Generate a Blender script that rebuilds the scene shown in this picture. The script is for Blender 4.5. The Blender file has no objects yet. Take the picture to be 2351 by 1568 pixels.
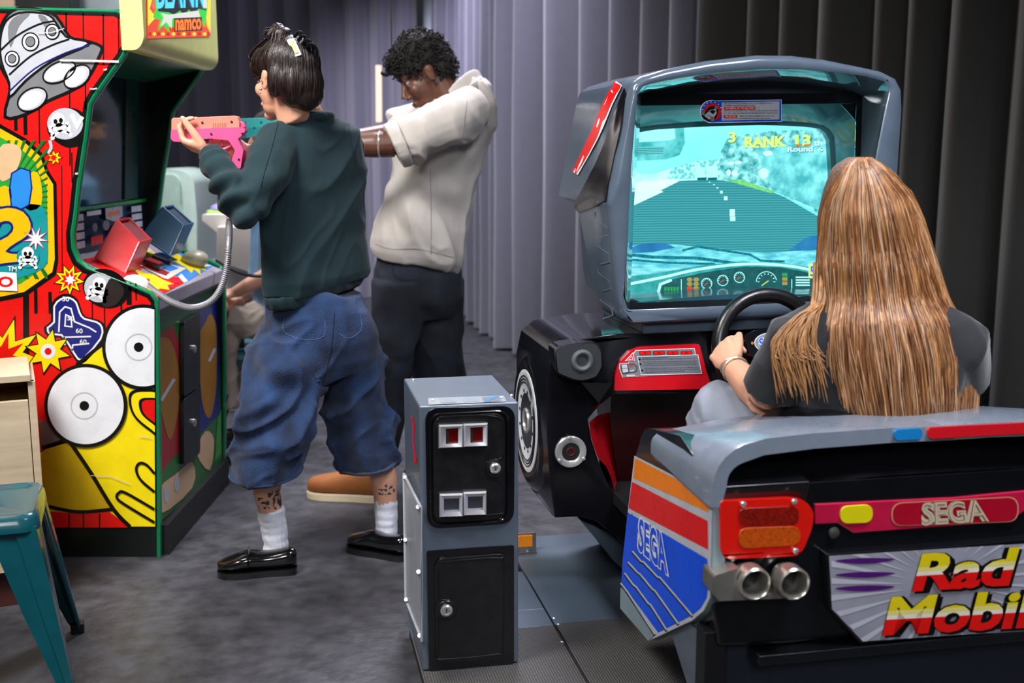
import bpy, bmesh, math, random
from math import sin, cos, pi, radians, sqrt, atan2
from mathutils import Vector, Matrix, noise
from mathutils.geometry import tessellate_polygon
random.seed(7)
SC = bpy.context.scene
COL = SC.collection
# ------------------------------------------------------------------ camera
FPX = 2600.0; CH = 1.30
PITCH = math.atan(440 / FPX)
cam_d = bpy.data.cameras.new('camera'); cam = bpy.data.objects.new('camera', cam_d); COL.objects.link(cam)
cam_d.sensor_width = 36; cam_d.lens = 36 * FPX / 2351
cam.location = (0, 0, CH); cam.rotation_euler = (pi / 2 - PITCH, 0, 0)
cam_d.clip_start = 0.05; cam_d.clip_end = 60
cam_d.dof.use_dof = True; cam_d.dof.focus_distance = 3.0; cam_d.dof.aperture_fstop = 2.8
SC.camera = cam
SC.view_settings.view_transform = 'Standard'; SC.view_settings.look = 'None'
SC.view_settings.gamma = 1; SC.view_settings.use_curve_mapping = False
SC.view_settings.exposure = 0.0
# ------------------------------------------------------------------ world and lights
wd = bpy.data.worlds.new('room_ambience'); SC.world = wd; wd.use_nodes = True
wd.node_tree.nodes['Background'].inputs[0].default_value = (0.55, 0.58, 0.72, 1)
wd.node_tree.nodes['Background'].inputs[1].default_value = 0.035

def area(name, loc, target, size, power, col, size_y=None, spread=None):
    l = bpy.data.lights.new(name, 'AREA'); l.energy = power; l.color = col; l.size = size
    if size_y: l.shape = 'RECTANGLE'; l.size_y = size_y
    if spread: l.spread = radians(spread)
    o = bpy.data.objects.new(name, l); COL.objects.link(o); o.location = loc
    o.rotation_euler = (Vector(target) - Vector(loc)).to_track_quat('-Z', 'Y').to_euler()
    return o
def spot(name, loc, target, power, col, ang=50, blend=0.5, size=0.1):
    l = bpy.data.lights.new(name, 'SPOT'); l.energy = power; l.color = col; l.spot_size = radians(ang); l.spot_blend = blend; l.shadow_soft_size = size
    o = bpy.data.objects.new(name, l); COL.objects.link(o); o.location = loc
    o.rotation_euler = (Vector(target) - Vector(loc)).to_track_quat('-Z', 'Y').to_euler()
    return o
area('ceiling_softbox_left', (-1.7, 1.5, 3.5), (-1.0, 3.6, 0.6), 1.0, 78, (1.0, 0.97, 0.95), spread=110)
area('ceiling_softbox_right', (1.5, 1.4, 3.6), (1.1, 3.0, 0.6), 0.9, 30, (0.88, 0.9, 1.0), spread=72)
area('ceiling_softbox_back', (-0.1, 5.6, 3.9), (-0.3, 4.2, 0.9), 1.0, 72, (0.88, 0.86, 1.0), spread=110)
area('fill_far_left', (-2.2, 5.0, 3.8), (-1.6, 5.9, 0.6), 0.8, 55, (0.95, 0.97, 1.0), spread=100)  # added fill, brightens the mint machine and cream table
area('fill_behind_viewer', (0.2, -1.6, 2.7), (0.6, 3.0, 0.9), 0.8, 8, (0.95, 0.96, 1.0), spread=50)  # soft frontal fill added to lift the instruction sticker
spot('curtain_spot_centre', (-0.9, 6.4, 4.2), (-0.75, 9.6, 1.3), 2000, (0.80, 0.76, 1.0), 40, 0.9, 0.2)
spot('curtain_spot_left', (-3.0, 6.6, 4.2), (-3.0, 9.6, 1.6), 200, (0.78, 0.76, 1.0), 70, 1.0, 0.3)
spot('curtain_spot_fold', (-0.6, 5.2, 3.9), (0.1, 8.0, 1.0), 700, (0.80, 0.80, 1.0), 44, 0.9, 0.2)
spot('curtain_spot_right', (-1.6, 4.9, 3.3), (2.0, 4.8, 2.0), 330, (1.0, 0.94, 0.86), 44, 1.0, 0.12)
spot('floor_spot_back', (0.3, 6.2, 4.0), (-0.05, 7.2, 0.0), 170, (0.86, 0.84, 1.0), 50, 0.9, 0.2)
spot('side_spot', (-0.6, 2.0, 3.4), (0.9, 3.6, 1.2), 70, (0.92, 0.95, 1.0), 36, 0.8, 0.12)
# ------------------------------------------------------------------ projection helpers
_R = Vector((1, 0, 0)); _U = Vector((0, sin(PITCH), cos(PITCH))); _F = Vector((0, cos(PITCH), -sin(PITCH)))
CAM = Vector((0, 0, CH))
def ray(px, py):
    return _R * ((px - 1175.5) / FPX) + _U * ((784 - py) / FPX) + _F
def at(px, py, Y):
    d = ray(px, py); return CAM + d * (Y / d.y)
def onz(px, py, z=0.0):
    d = ray(px, py); return CAM + d * ((z - CH) / d.z)
def onplane(px, py, p0, n):
    d = ray(px, py); return CAM + d * ((Vector(p0) - CAM).dot(n) / d.dot(n))
TH = radians(11.5)                                # heading of the driving machine
MW = Vector((cos(TH), sin(TH), 0)); MA = Vector((-sin(TH), cos(TH), 0)); ZZ = Vector((0, 0, 1))
def Mv(px, py, v): return onplane(px, py, MA * v, MA)
def Mu(px, py, u): return onplane(px, py, MW * u, MW)
def M(u, v, z): return MW * u + MA * v + ZZ * z
def muvz(p): return (p.dot(MW), p.dot(MA), p.z)
# ------------------------------------------------------------------ materials
def lin(c):
    c = c / 255.0
    return c / 12.92 if c <= 0.04045 else ((c + 0.055) / 1.055) ** 2.4
def hexc(h):
    h = h.lstrip('#'); return (lin(int(h[0:2], 16)), lin(int(h[2:4], 16)), lin(int(h[4:6], 16)), 1)
_mats = {}
def mat(name, col, rough=0.5, metal=0.0, var=0.06, scale=18.0, bump=0.0, bscale=60.0, coat=0.0, sheen=0.0, spec=0.5, stretch=None, rvar=0.08, sss=0.0, col2=None):
    if name in _mats: return _mats[name]
    m = bpy.data.materials.new(name); m.use_nodes = True; nt = m.node_tree; N = nt.nodes; L = nt.links
    b = N['Principled BSDF']
    c = hexc(col); tc = N.new('ShaderNodeTexCoord'); mp = N.new('ShaderNodeMapping'); L.new(tc.outputs['Object'], mp.inputs[0])
    if stretch: mp.inputs['Scale'].default_value = stretch
    nz = N.new('ShaderNodeTexNoise'); nz.inputs['Scale'].default_value = scale; nz.inputs['Detail'].default_value = 5
    L.new(mp.outputs[0], nz.inputs[0])
    cr = N.new('ShaderNodeValToRGB')
    c2 = hexc(col2) if col2 else tuple(min(1, x * (1 + var)) for x in c[:3]) + (1,)
    cr.color_ramp.elements[0].position = 0.3; cr.color_ramp.elements[1].position = 0.7
    cr.color_ramp.elements[0].color = tuple(x * (1 - var) for x in c[:3]) + (1,); cr.color_ramp.elements[1].color = c2
    L.new(nz.outputs[0], cr.inputs[0]); L.new(cr.outputs[0], b.inputs['Base Color'])
    mr = N.new('ShaderNodeMapRange'); mr.inputs['To Min'].default_value = max(0.02, rough - rvar); mr.inputs['To Max'].default_value = min(1, rough + rvar)
    L.new(nz.outputs[0], mr.inputs[0]); L.new(mr.outputs[0], b.inputs['Roughness'])
    b.inputs['Metallic'].default_value = metal; b.inputs['Coat Weight'].default_value = coat; b.inputs['Coat Roughness'].default_value = 0.08
    b.inputs['Sheen Weight'].default_value = sheen; b.inputs['Specular IOR Level'].default_value = spec
    if sss:
        b.inputs['Subsurface Weight'].default_value = sss; b.inputs['Subsurface Scale'].default_value = 0.02
        b.inputs['Subsurface Radius'].default_value = (1, 0.35, 0.2)
    if bump:
        n2 = N.new('ShaderNodeTexNoise'); n2.inputs['Scale'].default_value = bscale; n2.inputs['Detail'].default_value = 4
        L.new(mp.outputs[0], n2.inputs[0])
        bp = N.new('ShaderNodeBump'); bp.inputs['Strength'].default_value = bump; bp.inputs['Distance'].default_value = 0.01
        L.new(n2.outputs[0], bp.inputs['Height']); L.new(bp.outputs[0], b.inputs['Normal'])
    _mats[name] = m; return m
def emis(name, col, strength=1.0, col2=None, scale=30, kind='noise', base=None, stretch=None, detail=4):
    if name in _mats: return _mats[name]
    m = bpy.data.materials.new(name); m.use_nodes = True; nt = m.node_tree; N = nt.nodes; L = nt.links
    b = N['Principled BSDF']; b.inputs['Base Color'].default_value = hexc(base or '101214'); b.inputs['Roughness'].default_value = 0.25
    b.inputs['Emission Strength'].default_value = strength
    tc = N.new('ShaderNodeTexCoord'); mp = N.new('ShaderNodeMapping'); L.new(tc.outputs['Object'], mp.inputs[0])
    if stretch: mp.inputs['Scale'].default_value = stretch
    if kind == 'noise':
        t = N.new('ShaderNodeTexNoise'); t.inputs['Scale'].default_value = scale; t.inputs['Detail'].default_value = detail
    elif kind == 'voronoi':
        t = N.new('ShaderNodeTexVoronoi'); t.inputs['Scale'].default_value = scale
    else:
        t = N.new('ShaderNodeTexWave'); t.bands_direction = 'Z'; t.inputs['Scale'].default_value = scale; t.inputs['Distortion'].default_value = 0.6
    L.new(mp.outputs[0], t.inputs[0])
    cr = N.new('ShaderNodeValToRGB'); cr.color_ramp.elements[0].position = 0.35; cr.color_ramp.elements[1].position = 0.65
    cr.color_ramp.elements[0].color = hexc(col); cr.color_ramp.elements[1].color = hexc(col2 or col)
    L.new(t.outputs[0], cr.inputs[0]); L.new(cr.outputs[0], b.inputs['Emission Color'])
    _mats[name] = m; return m
# ------------------------------------------------------------------ object helpers
def root_loc(p):
    v = Vector((0, 0, 0))
    while p is not None: v += p.location; p = p.parent
    return v
def tagp(o, label=None, cat=None, group=None, kind=None):
    if label: o['label'] = label
    if cat: o['category'] = cat
    if group: o['group'] = group
    if kind: o['kind'] = kind
    return o
def thing(name, label, cat, loc, group=None):
    o = bpy.data.objects.new(name, None); COL.objects.link(o); o.empty_display_size = 0.1
    o.location = loc; return tagp(o, label, cat, group)
class MB:
    """verts / faces collector in world coordinates"""
    def __init__(s): s.v = []; s.f = []; s.m = []; s.mats = []; s.sm = []
    def mi(s, m):
        if m not in s.mats: s.mats.append(m)
        return s.mats.index(m)
    def add(s, vs, fs, m=None, smooth=True):
        k = len(s.v); s.v += [Vector(p) for p in vs]
        i = s.mi(m) if m else 0
        for f in fs: s.f.append([k + j for j in f]); s.m.append(i); s.sm.append(smooth)
        return s
    def grid(s, rings, m=None, closed=True, cap0=True, cap1=True, smooth=True):
        """loft through rings of equal length"""
        n = len(rings[0]); k = len(s.v); i = s.mi(m) if m else 0
        for r in rings: s.v += [Vector(p) for p in r]
        rng = n if closed else n - 1
        for a in range(len(rings) - 1):
            for j in range(rng):
                j2 = (j + 1) % n
                s.f.append([k + a * n + j, k + a * n + j2, k + (a + 1) * n + j2, k + (a + 1) * n + j]); s.m.append(i); s.sm.append(smooth)
        for c, a in ((cap0, 0), (cap1, len(rings) - 1)):
            if c and closed:
                pts = [Vector(p) for p in rings[a]]
                for t in tessellate_polygon([pts]): 
                    s.f.append([k + a * n + q for q in t]); s.m.append(i); s.sm.append(False)
        return s
    def box(s, c, ax, ay, az, m=None):
        """centre and three half-axis vectors"""
        c = Vector(c); ax = Vector(ax); ay = Vector(ay); az = Vector(az)
        vs = [c + ax * i + ay * j + az * k for k in (-1, 1) for j in (-1, 1) for i in (-1, 1)]
        return s.add(vs, [(0, 2, 3, 1), (4, 5, 7, 6), (0, 1, 5, 4), (2, 6, 7, 3), (0, 4, 6, 2), (1, 3, 7, 5)], m, False)
    def tube(s, pts, rad, m=None, n=12, caps=True, flat=None, side=None):
        pts = [Vector(p) for p in pts]; rings = []
        if not hasattr(rad, '__len__') or isinstance(rad, tuple): rad = [rad] * len(pts)
        ref = Vector(side) if side is not None else None
        for i, p in enumerate(pts):
            t = (pts[min(i + 1, len(pts) - 1)] - pts[max(i - 1, 0)]).normalized()
            if ref is None:
                ref = Vector((0, 0, 1)) if abs(t.z) < 0.9 else Vector((1, 0, 0))
            a = (ref - t * ref.dot(t)).normalized(); b = t.cross(a)
            if side is None: ref = a
            r = rad[i]; ra, rb = (r if hasattr(r, '__len__') else (r, r * (flat or 1)))
            rings.append([p + a * (ra * cos(2 * pi * j / n)) + b * (rb * sin(2 * pi * j / n)) for j in range(n)])
        return s.grid(rings, m, True, caps, caps)
    def ball(s, c, r, m=None, n=14, rot=None):
        c = Vector(c); rr = r if hasattr(r, '__len__') else (r, r, r); rings = []
        h = n // 2 + 1
        for i in range(h + 1):
            ph = pi * (0.002 + 0.996 * i / h)
            ring = []
            for j in range(n):
                q = Vector((rr[0] * sin(ph) * cos(2 * pi * j / n), rr[1] * sin(ph) * sin(2 * pi * j / n), rr[2] * cos(ph)))
                if rot: q = rot @ q
                ring.append(c + q)
            rings.append(ring)
        return s.grid(rings, m)
    def prism(s, pts, d, m=None, smooth=False):
        """extrude polygon (3D points) by vector d"""
        d = Vector(d); r0 = [Vector(p) for p in pts]; return s.grid([r0, [p + d for p in r0]], m, smooth=smooth)
    def disc(s, c, r, nrm, m=None, n=32, up=None, r2=None, depth=0.002):
        c = Vector(c); nn = Vector(nrm).normalized(); a = Vector(up) if up else (ZZ if abs(nn.z) < .9 else Vector((1, 0, 0)))
        a = (a - nn * a.dot(nn)).normalized(); b = nn.cross(a); r2 = r2 or r
        ring = [c + a * (r * cos(2 * pi * j / n)) + b * (r2 * sin(2 * pi * j / n)) for j in range(n)]
        return s.prism(ring, nn * depth, m)
    def torus(s, c, R, r, nrm, m=None, n=40, k=12, up=None):
        c = Vector(c); nn = Vector(nrm).normalized(); a = Vector(up) if up else (ZZ if abs(nn.z) < .9 else Vector((1, 0, 0)))
        a = (a - nn * a.dot(nn)).normalized(); b = nn.cross(a); rings = []
        for i in range(n + 1):
            d = a * cos(2 * pi * i / n) + b * sin(2 * pi * i / n)
            rings.append([c + d * (R + r * cos(2 * pi * j / k)) + nn * (r * sin(2 * pi * j / k)) for j in range(k)])
        return s.grid(rings, m, True, False, False)
    def lathe(s, c, axis, prof, m=None, n=32, caps=True):
        """prof: list of (radius, height along axis)"""
        c = Vector(c); nn = Vector(axis).normalized(); a = (ZZ if abs(nn.z) < .9 else Vector((1, 0, 0)))
        a = (a - nn * a.dot(nn)).normalized(); b = nn.cross(a)
        return s.grid([[c + nn * h + a * (r * cos(2 * pi * j / n)) + b * (r * sin(2 * pi * j / n)) for j in range(n)] for r, h in prof], m, True, caps, caps)
    def build(s, name, m=None, parent=None, bevel=0, origin=None, angle=38, sub=0, fixn=True, label=None):
        me = bpy.data.meshes.new(name)
        o = root_loc(parent) if parent is not None else (Vector(origin) if origin is not None else
            Vector((sum(p.x for p in s.v) / len(s.v), sum(p.y for p in s.v) / len(s.v), min(p.z for p in s.v))))
        me.from_pydata([tuple(p - o) for p in s.v], [], s.f)
        if s.mats:
            for q in s.mats: me.materials.append(q)
            me.polygons.foreach_set('material_index', s.m)
        else: me.materials.append(m)
        me.polygons.foreach_set('use_smooth', s.sm)
        if fixn:
            bm = bmesh.new(); bm.from_mesh(me); bmesh.ops.recalc_face_normals(bm, faces=bm.faces); bm.to_mesh(me); bm.free()
        me.update()
        try: me.set_sharp_from_angle(angle=radians(angle))
        except Exception: pass
        ob = bpy.data.objects.new(name, me); COL.objects.link(ob)
        if parent is not None: ob.parent = parent
        else: ob.location = o
        if bevel:
            for q in me.polygons: q.use_smooth = True
            md = ob.modifiers.new('bevel', 'BEVEL'); md.width = bevel; md.segments = 3; md.limit_method = 'ANGLE'; md.angle_limit = radians(35); md.harden_normals = True
        if sub:
            md = ob.modifiers.new('sub', 'SUBSURF'); md.levels = sub; md.render_levels = sub
        if label: ob['label'] = label
        return ob
def catmull(pts, k=6, closed=True):
    pts = [Vector(p) for p in pts]; n = len(pts); out = []
    for i in range(n if closed else n - 1):
        p1, p2 = pts[i], pts[(i + 1) % n]
        p0 = pts[(i - 1) % n] if closed or i > 0 else p1; p3 = pts[(i + 2) % n] if closed or i + 2 < n else p2
        for j in range(k):
            t = j / k
            out.append(0.5 * ((2 * p1) + (p2 - p0) * t + (2 * p0 - 5 * p1 + 4 * p2 - p3) * t * t + (3 * p1 - p0 - 3 * p2 + p3) * t ** 3))
    if not closed: out.append(pts[-1])
    return out
def resample(pts, n, closed=True):
    pts = [Vector(p) for p in pts]; q = pts + [pts[0]] if closed else pts
    d = [0]
    for a, b in zip(q, q[1:]): d.append(d[-1] + (b - a).length)
    out = []; k = 0; N = n if closed else n - 1
    for i in range(n):
        t = d[-1] * i / N
        while k < len(d) - 2 and d[k + 1] < t: k += 1
        s = (t - d[k]) / max(1e-9, d[k + 1] - d[k]); out.append(q[k].lerp(q[k + 1], min(1, s)))
    return out
def roundpoly(pts, r, k=4):
    """round corners of a 2D/3D polygon"""
    pts = [Vector(p) for p in pts]; n = len(pts); out = []
    for i, p in enumerate(pts):
        a = pts[i - 1] - p; b = pts[(i + 1) % n] - p; rr = r[i] if hasattr(r, '__len__') else r
        rr = min(rr, a.length * 0.49, b.length * 0.49)
        if rr <= 1e-6: out.append(p); continue
        A = p + a.normalized() * rr; B = p + b.normalized() * rr
        for j in range(k + 1):
            t = j / k; out.append(A * (1 - t) ** 2 + p * 2 * t * (1 - t) + B * t * t)
    return out
_txt = {}
def textmesh(s, offset=0.0, shear=0.0):
    key = (s, offset, shear)
    if key in _txt: return _txt[key]
    cu = bpy.data.curves.new('t', 'FONT'); cu.body = s; cu.offset = offset; cu.shear = shear; cu.resolution_u = 3; cu.fill_mode = 'FRONT'
    ob = bpy.data.objects.new('t', cu); COL.objects.link(ob); bpy.context.view_layer.update()
    me = bpy.data.meshes.new_from_object(ob.evaluated_get(bpy.context.evaluated_depsgraph_get()))
    vs = [(v.co.x, v.co.y) for v in me.vertices]; fs = [list(p.vertices) for p in me.polygons]
    bpy.data.objects.remove(ob); bpy.data.curves.remove(cu); bpy.data.meshes.remove(me)
    _txt[key] = (vs, fs); return _txt[key]
class Art(MB):
    """flat printed layers on a real surface; proj maps 2D drawing units to the surface, nrm points outwards"""
    def __init__(s, proj, nrm, step=0.0005):
        super().__init__(); s.proj = proj; s.n = Vector(nrm).normalized(); s.step = step
    def P(s, p, layer): return s.proj(p[0], p[1]) + s.n * (s.step * layer)
    def poly(s, pts, m, layer=1, smooth=0, rnd=0):
        if smooth: pts = catmull([(p[0], p[1], 0) for p in pts], smooth)
        if rnd: pts = roundpoly([(p[0], p[1], 0) for p in pts], rnd)
        v = [Vector((p[0], p[1], 0)) for p in pts]
        return s.add([s.P(p, layer) for p in pts], tessellate_polygon([v]), m, False)
    def ell(s, cx, cy, rx, ry, m, layer=1, rot=0, n=40, a0=0, a1=360):
        pts = []
        for i in range(n):
            t = radians(a0 + (a1 - a0) * i / (n if a1 - a0 == 360 else n - 1)); x = rx * cos(t); y = ry * sin(t); c = cos(radians(rot)); q = sin(radians(rot))
            pts.append((cx + x * c - y * q, cy + x * q + y * c))
        return s.poly(pts, m, layer)
    def line(s, pts, w, m, layer=2, closed=False, smooth=0):
        if smooth: pts = catmull([(p[0], p[1], 0) for p in pts], smooth, closed)
        pts = [Vector((p[0], p[1])) for p in pts]; n = len(pts); L = []; Rr = []
        for i, p in enumerate(pts):
            a = pts[(i - 1) % n] if closed or i > 0 else p; b = pts[(i + 1) % n] if closed or i < n - 1 else p
            d1 = (p - a); d2 = (b - p)
            d1 = d1.normalized() if d1.length > 1e-9 else d2.normalized(); d2 = d2.normalized() if d2.length > 1e-9 else d1
            t = (d1 + d2); t = t.normalized() if t.length > 1e-6 else d1
            k = 1 / max(0.45, t.dot(d1)); nn = Vector((-t.y, t.x)) * (w / 2 * k)
            L.append(p + nn); Rr.append(p - nn)
        vs = [s.P(p, layer) for p in L] + [s.P(p, layer) for p in Rr]
        fs = [(i, (i + 1) % n, n + (i + 1) % n, n + i) for i in range(n if closed else n - 1)]
        return s.add(vs, fs, m, False)
    def outlined(s, pts, m, mo, w, layer=1, smooth=0):
        s.poly(pts, m, layer, smooth); return s.line(pts, w, mo, layer + 1, True, smooth)
    def star(s, cx, cy, r0, r1, n, m, layer=1, rot=0, jit=0.0, rnd=None, sq=1.0):
        R = random.Random(int(cx * 7 + cy)); pts = []
        for i in range(2 * n):
            r = (r0 if i % 2 == 0 else r1) * (1 + jit * (R.random() - .5)); t = radians(rot) + pi * i / n
            pts.append((cx + r * cos(t), cy + r * sin(t) * sq))
        s.poly(pts, m, layer); return pts
    def text(s, txt, quad, m, layer=3, offset=0.0, shear=0.0):
        """quad: BL, BR, TR, TL in drawing units"""
        vs, fs = textmesh(txt, offset, shear)
        x0 = min(v[0] for v in vs); x1 = max(v[0] for v in vs); y0 = min(v[1] for v in vs); y1 = max(v[1] for v in vs)
        BL, BR, TR, TL = [Vector(q) for q in quad]; out = []
        for x, y in vs:
            a = (x - x0) / (x1 - x0); b = (y - y0) / (y1 - y0)
            p = (BL * (1 - a) + BR * a) * (1 - b) + (TL * (1 - a) + TR * a) * b; out.append(s.P(p, layer))
        return s.add(out, fs, m, False)
def clip_poly(pts, f):
    """keep the side where f(p) >= 0"""
    out = []
    for i, p in enumerate(pts):
        q = pts[(i + 1) % len(pts)]; a = f(p); b = f(q)
        if a >= 0: out.append(p)
        if a * b < 0:
            t = a / (a - b); out.append((p[0] + (q[0] - p[0]) * t, p[1] + (q[1] - p[1]) * t))
    return out
# ------------------------------------------------------------------ palette
BLK = mat('gloss_black_plastic', '0c0c10', 0.16, coat=0.5)
BLKM = mat('matt_black', '0f1012', 0.5)
GREYP = mat('blue_grey_paint', '4d5966', 0.2, coat=0.4, bump=0.02, bscale=40)
GREYD = mat('dark_grey_plastic', '343b46', 0.3)
CHROME = mat('chrome_steel', 'd4d3d0', 0.22, metal=.7)
STEEL = mat('brushed_steel', 'a7a7aa', 0.32, metal=1.0, bump=0.05)
REDP = mat('gloss_red_panel', 'c0101c', 0.22, coat=0.4)
DARKRED = mat('dark_red_liner', '3a0508', 0.35)
A_BLK = mat('print_black', '0b0b0b', 0.3); A_WHT = mat('print_white', 'e4e6ea', 0.28); A_RED = mat('print_red', 'dc1410', 0.28)
A_YEL = mat('print_yellow', 'f2da10', 0.28); A_GLD = mat('print_gold', 'eab80e', 0.28); A_GRN = mat('print_green', '2f9a34', 0.28)
A_DGN = mat('print_dark_green', '1d6a26', 0.3); A_TEAL = mat('print_teal', '1a8f96', 0.28); A_NAVY = mat('print_navy', '161f74', 0.28)
A_ORG = mat('print_orange', 'f0800c', 0.28); A_GRY = mat('print_grey', '77787c', 0.28); A_LGY = mat('print_light_grey', 'b9bcc4', 0.28)
A_BLU = mat('print_blue', '0a4fe0', 0.28); A_LBL = mat('print_light_blue', '2b86d8', 0.28); A_TAN = mat('print_tan', 'd8b48a', 0.3)
A_OCH = mat('print_ochre', '9c6a14', 0.35); A_DRD = mat('print_dark_red', '9c1016', 0.3); A_PNK = mat('print_magenta', 'd81a56', 0.3)
# ================================================================== ROOM
m_floor = mat('mottled_dark_concrete', '343438', 0.5, var=0.2, scale=16, bump=0.35, bscale=30, col2='47474c', rvar=0.15)
fl = MB(); fl.box((0, 6.0, -0.05), (7, 0, 0), (0, 6.5, 0), (0, 0, 0.05))
tagp(fl.build('floor', m_floor, origin=(0, 6, -0.1)), kind='structure')
m_cur = mat('grey_velvet', '4b4a55', 0.9, sheen=0.5, bump=0.15, bscale=300, var=0.06)
m_cur2 = mat('charcoal_velvet', '24221f', 0.95, sheen=0.15, bump=0.25, bscale=260, var=0.1)
def curtain(path, label, m, z0, z1, period=0.2, amp=0.07, seed=1, group=None):
    R = random.Random(seed); P = resample(catmull([Vector((x, y, 0)) for x, y in path], 8, False), 40, False)
    ln = sum((b - a).length for a, b in zip(P, P[1:])); pts = resample(P, int(ln / 0.0125), False)
    # irregular pleats
    ph = []; s = 0.0; step = ln / len(pts); k = 0.0; per = period
    for i in range(len(pts)):
        k += step / per
        if k >= 1: k -= 1; per = period * R.uniform(0.62, 1.45)
        ph.append((k, per))
    def row(z):
        out = []; t = (z - z0) / (z1 - z0)
        for i, p in enumerate(pts):
            a = pts[max(0, i - 1)]; b = pts[min(len(pts) - 1, i + 1)]; d = (b - a).normalized(); n = Vector((-d.y, d.x, 0))
            if n.y > 0: n = -n
            k, per = ph[i]; w = sin(2 * pi * k); f = amp * (per / period) * (0.3 * w + 0.7 * (abs(sin(pi * k)) ** 0.8 * 2 - 1.2))
            f += 0.012 * noise.noise(Vector((i * 0.05, z * 0.9, seed)))
            sh = d * (0.02 * noise.noise(Vector((i * 0.03, z * 0.5, seed + 9))) * (1 - t))
            out.append(p + n * f * (1 + 0.18 * (1 - t)) + sh + Vector((0, 0, z + (0.01 * sin(i * .13) if z == z0 else 0))))
        return out
    rows = [row(z0 + (z1 - z0) * j / 14) for j in range(15)]
    mb = MB(); mb.grid(rows, m, closed=False)
    mb2 = [[q + Vector((0, 0.012, 0)) for q in r] for r in rows]; mb.grid(mb2, m, closed=False)
    return tagp(mb.build('curtain', m, angle=80, fixn=False), label, 'curtain', group)
curtain([(2.75, 3.9), (2.3, 4.5), (1.55, 5.3), (0.95, 6.1)], 'charcoal pleated velvet curtain hanging behind the driving machine and blonde driver', m_cur2, 0.02, 3.6, 0.24, 0.19, 3)
curtain([(0.93, 6.15), (0.45, 6.75), (0.03, 7.2), (-0.12, 7.9), (-0.36, 8.9)], 'grey pleated curtain with hem on the floor, just left of the driving machine', m_cur, 0.02, 3.6, 0.2, 0.085, 5)
curtain([(-0.40, 9.35), (-0.62, 9.75), (-0.66, 9.9)], 'narrow grey curtain panel right of the pale column, behind the man in cream shirt', m_cur, 0.02, 3.6, 0.17, 0.05, 8)
curtain([(-0.82, 9.95), (-1.6, 10.0), (-2.35, 10.0)], 'purple-lit grey curtain behind the man and the dark haired shooter', m_cur, 0.02, 3.6, 0.21, 0.085, 11)
curtain([(-2.3, 10.4), (-3.4, 10.4), (-5.2, 10.2)], 'dim grey curtain at the back beside the red shooting cabinet', m_cur, 0.02, 3.6, 0.24, 0.06, 15)
col = MB(); p = at(990, 30, 10.3); col.tube([(p.x, 10.35, 0), (p.x, 10.35, 3.5)], 0.075, None, 24)
tagp(col.build('column', mat('pale_plaster', 'c9d4da', 0.6)), 'pale round column showing between the back curtains above the man', 'column')
# panels behind the cabinet, only their top edges show
def vbox(name, x0, x1, y0, y1, z0, z1, m, label=None, cat=None, bev=0.004):
    mb = MB(); mb.box(((x0 + x1) / 2, (y0 + y1) / 2, (z0 + z1) / 2), ((x1 - x0) / 2, 0, 0), (0, (y1 - y0) / 2, 0), (0, 0, (z1 - z0) / 2))
    o = mb.build(name, m, bevel=bev)
    return tagp(o, label, cat)
vbox('partition_board', at(165, 0, 5.2).x, at(292, 0, 5.2).x, 5.18, 5.22, 0, 2.6, mat('pale_grey_board', '9aa6ad', 0.6), 'pale grey upright board behind the top of the red cabinet', 'board')
vbox('display_case', at(38, 0, 5.0).x, at(163, 0, 5.0).x, 4.98, 5.1, 0, 2.5, BLKM, 'black tall case behind the red cabinet at upper left', 'case')
vbox('wooden_board', at(-120, 0, 5.2).x, at(36, 0, 5.2).x, 5.18, 5.22, 0, 2.6, mat('tan_wood_board', 'b79c80', 0.6, stretch=(1, 1, 8)), 'tan wooden board at the top left corner behind the red cabinet', 'board')

# ================================================================== SHOOTING CABINET
YN = 3.50; YF = 4.34; NPL = Vector((0, -1, 0))
def near(px, py, Y=None): return at(px, py, Y or YN)
root = thing('shooting_arcade_cabinet', 'tall red and yellow light gun shooting cabinet with green edging at left', 'arcade machine', (at(100, 0, YN).x, (YN + YF) / 2, 0))
CAB = root
outl = [(365, 1303), (362, 1000), (357, 690), (345, 675), (300, 655), (240, 631), (200, 616), (178, 598), (167, 570), (165, 536), (172, 491), (179, 424), (196, 313), (205, 239), (215, 222), (280, 130), (291, 108), (292, 55), (286, 34), (268, 27), (0, 20), (-300, 12), (-300, 1290)]
fix = []
for q in outl:
    p = near(*q)
    if q[1] > 1280: p.z = 0.0
    fix.append(p)
GRNEDGE = mat('green_edge_trim', '0b7a4c', 0.25, coat=0.5)
for nm, y in (('side_panel', YN), ('side_panel', YF)):
    mb = MB(); mb.prism([p + Vector((0, y - YN, 0)) for p in fix], (0, 0.022, 0)); mb.build(nm, mat('cabinet_side_black', '0c1310', 0.3), root)
    mb = MB(); mb.tube([p + Vector((0, y - YN + 0.011, 0)) for p in fix[:-2]] + [fix[-2] + Vector((0, y - YN + 0.011, 0))], (0.0085, 0.0145), None, 8, side=(1, 0, 0.01)); mb.build('edge_trim', GRNEDGE, root)
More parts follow.
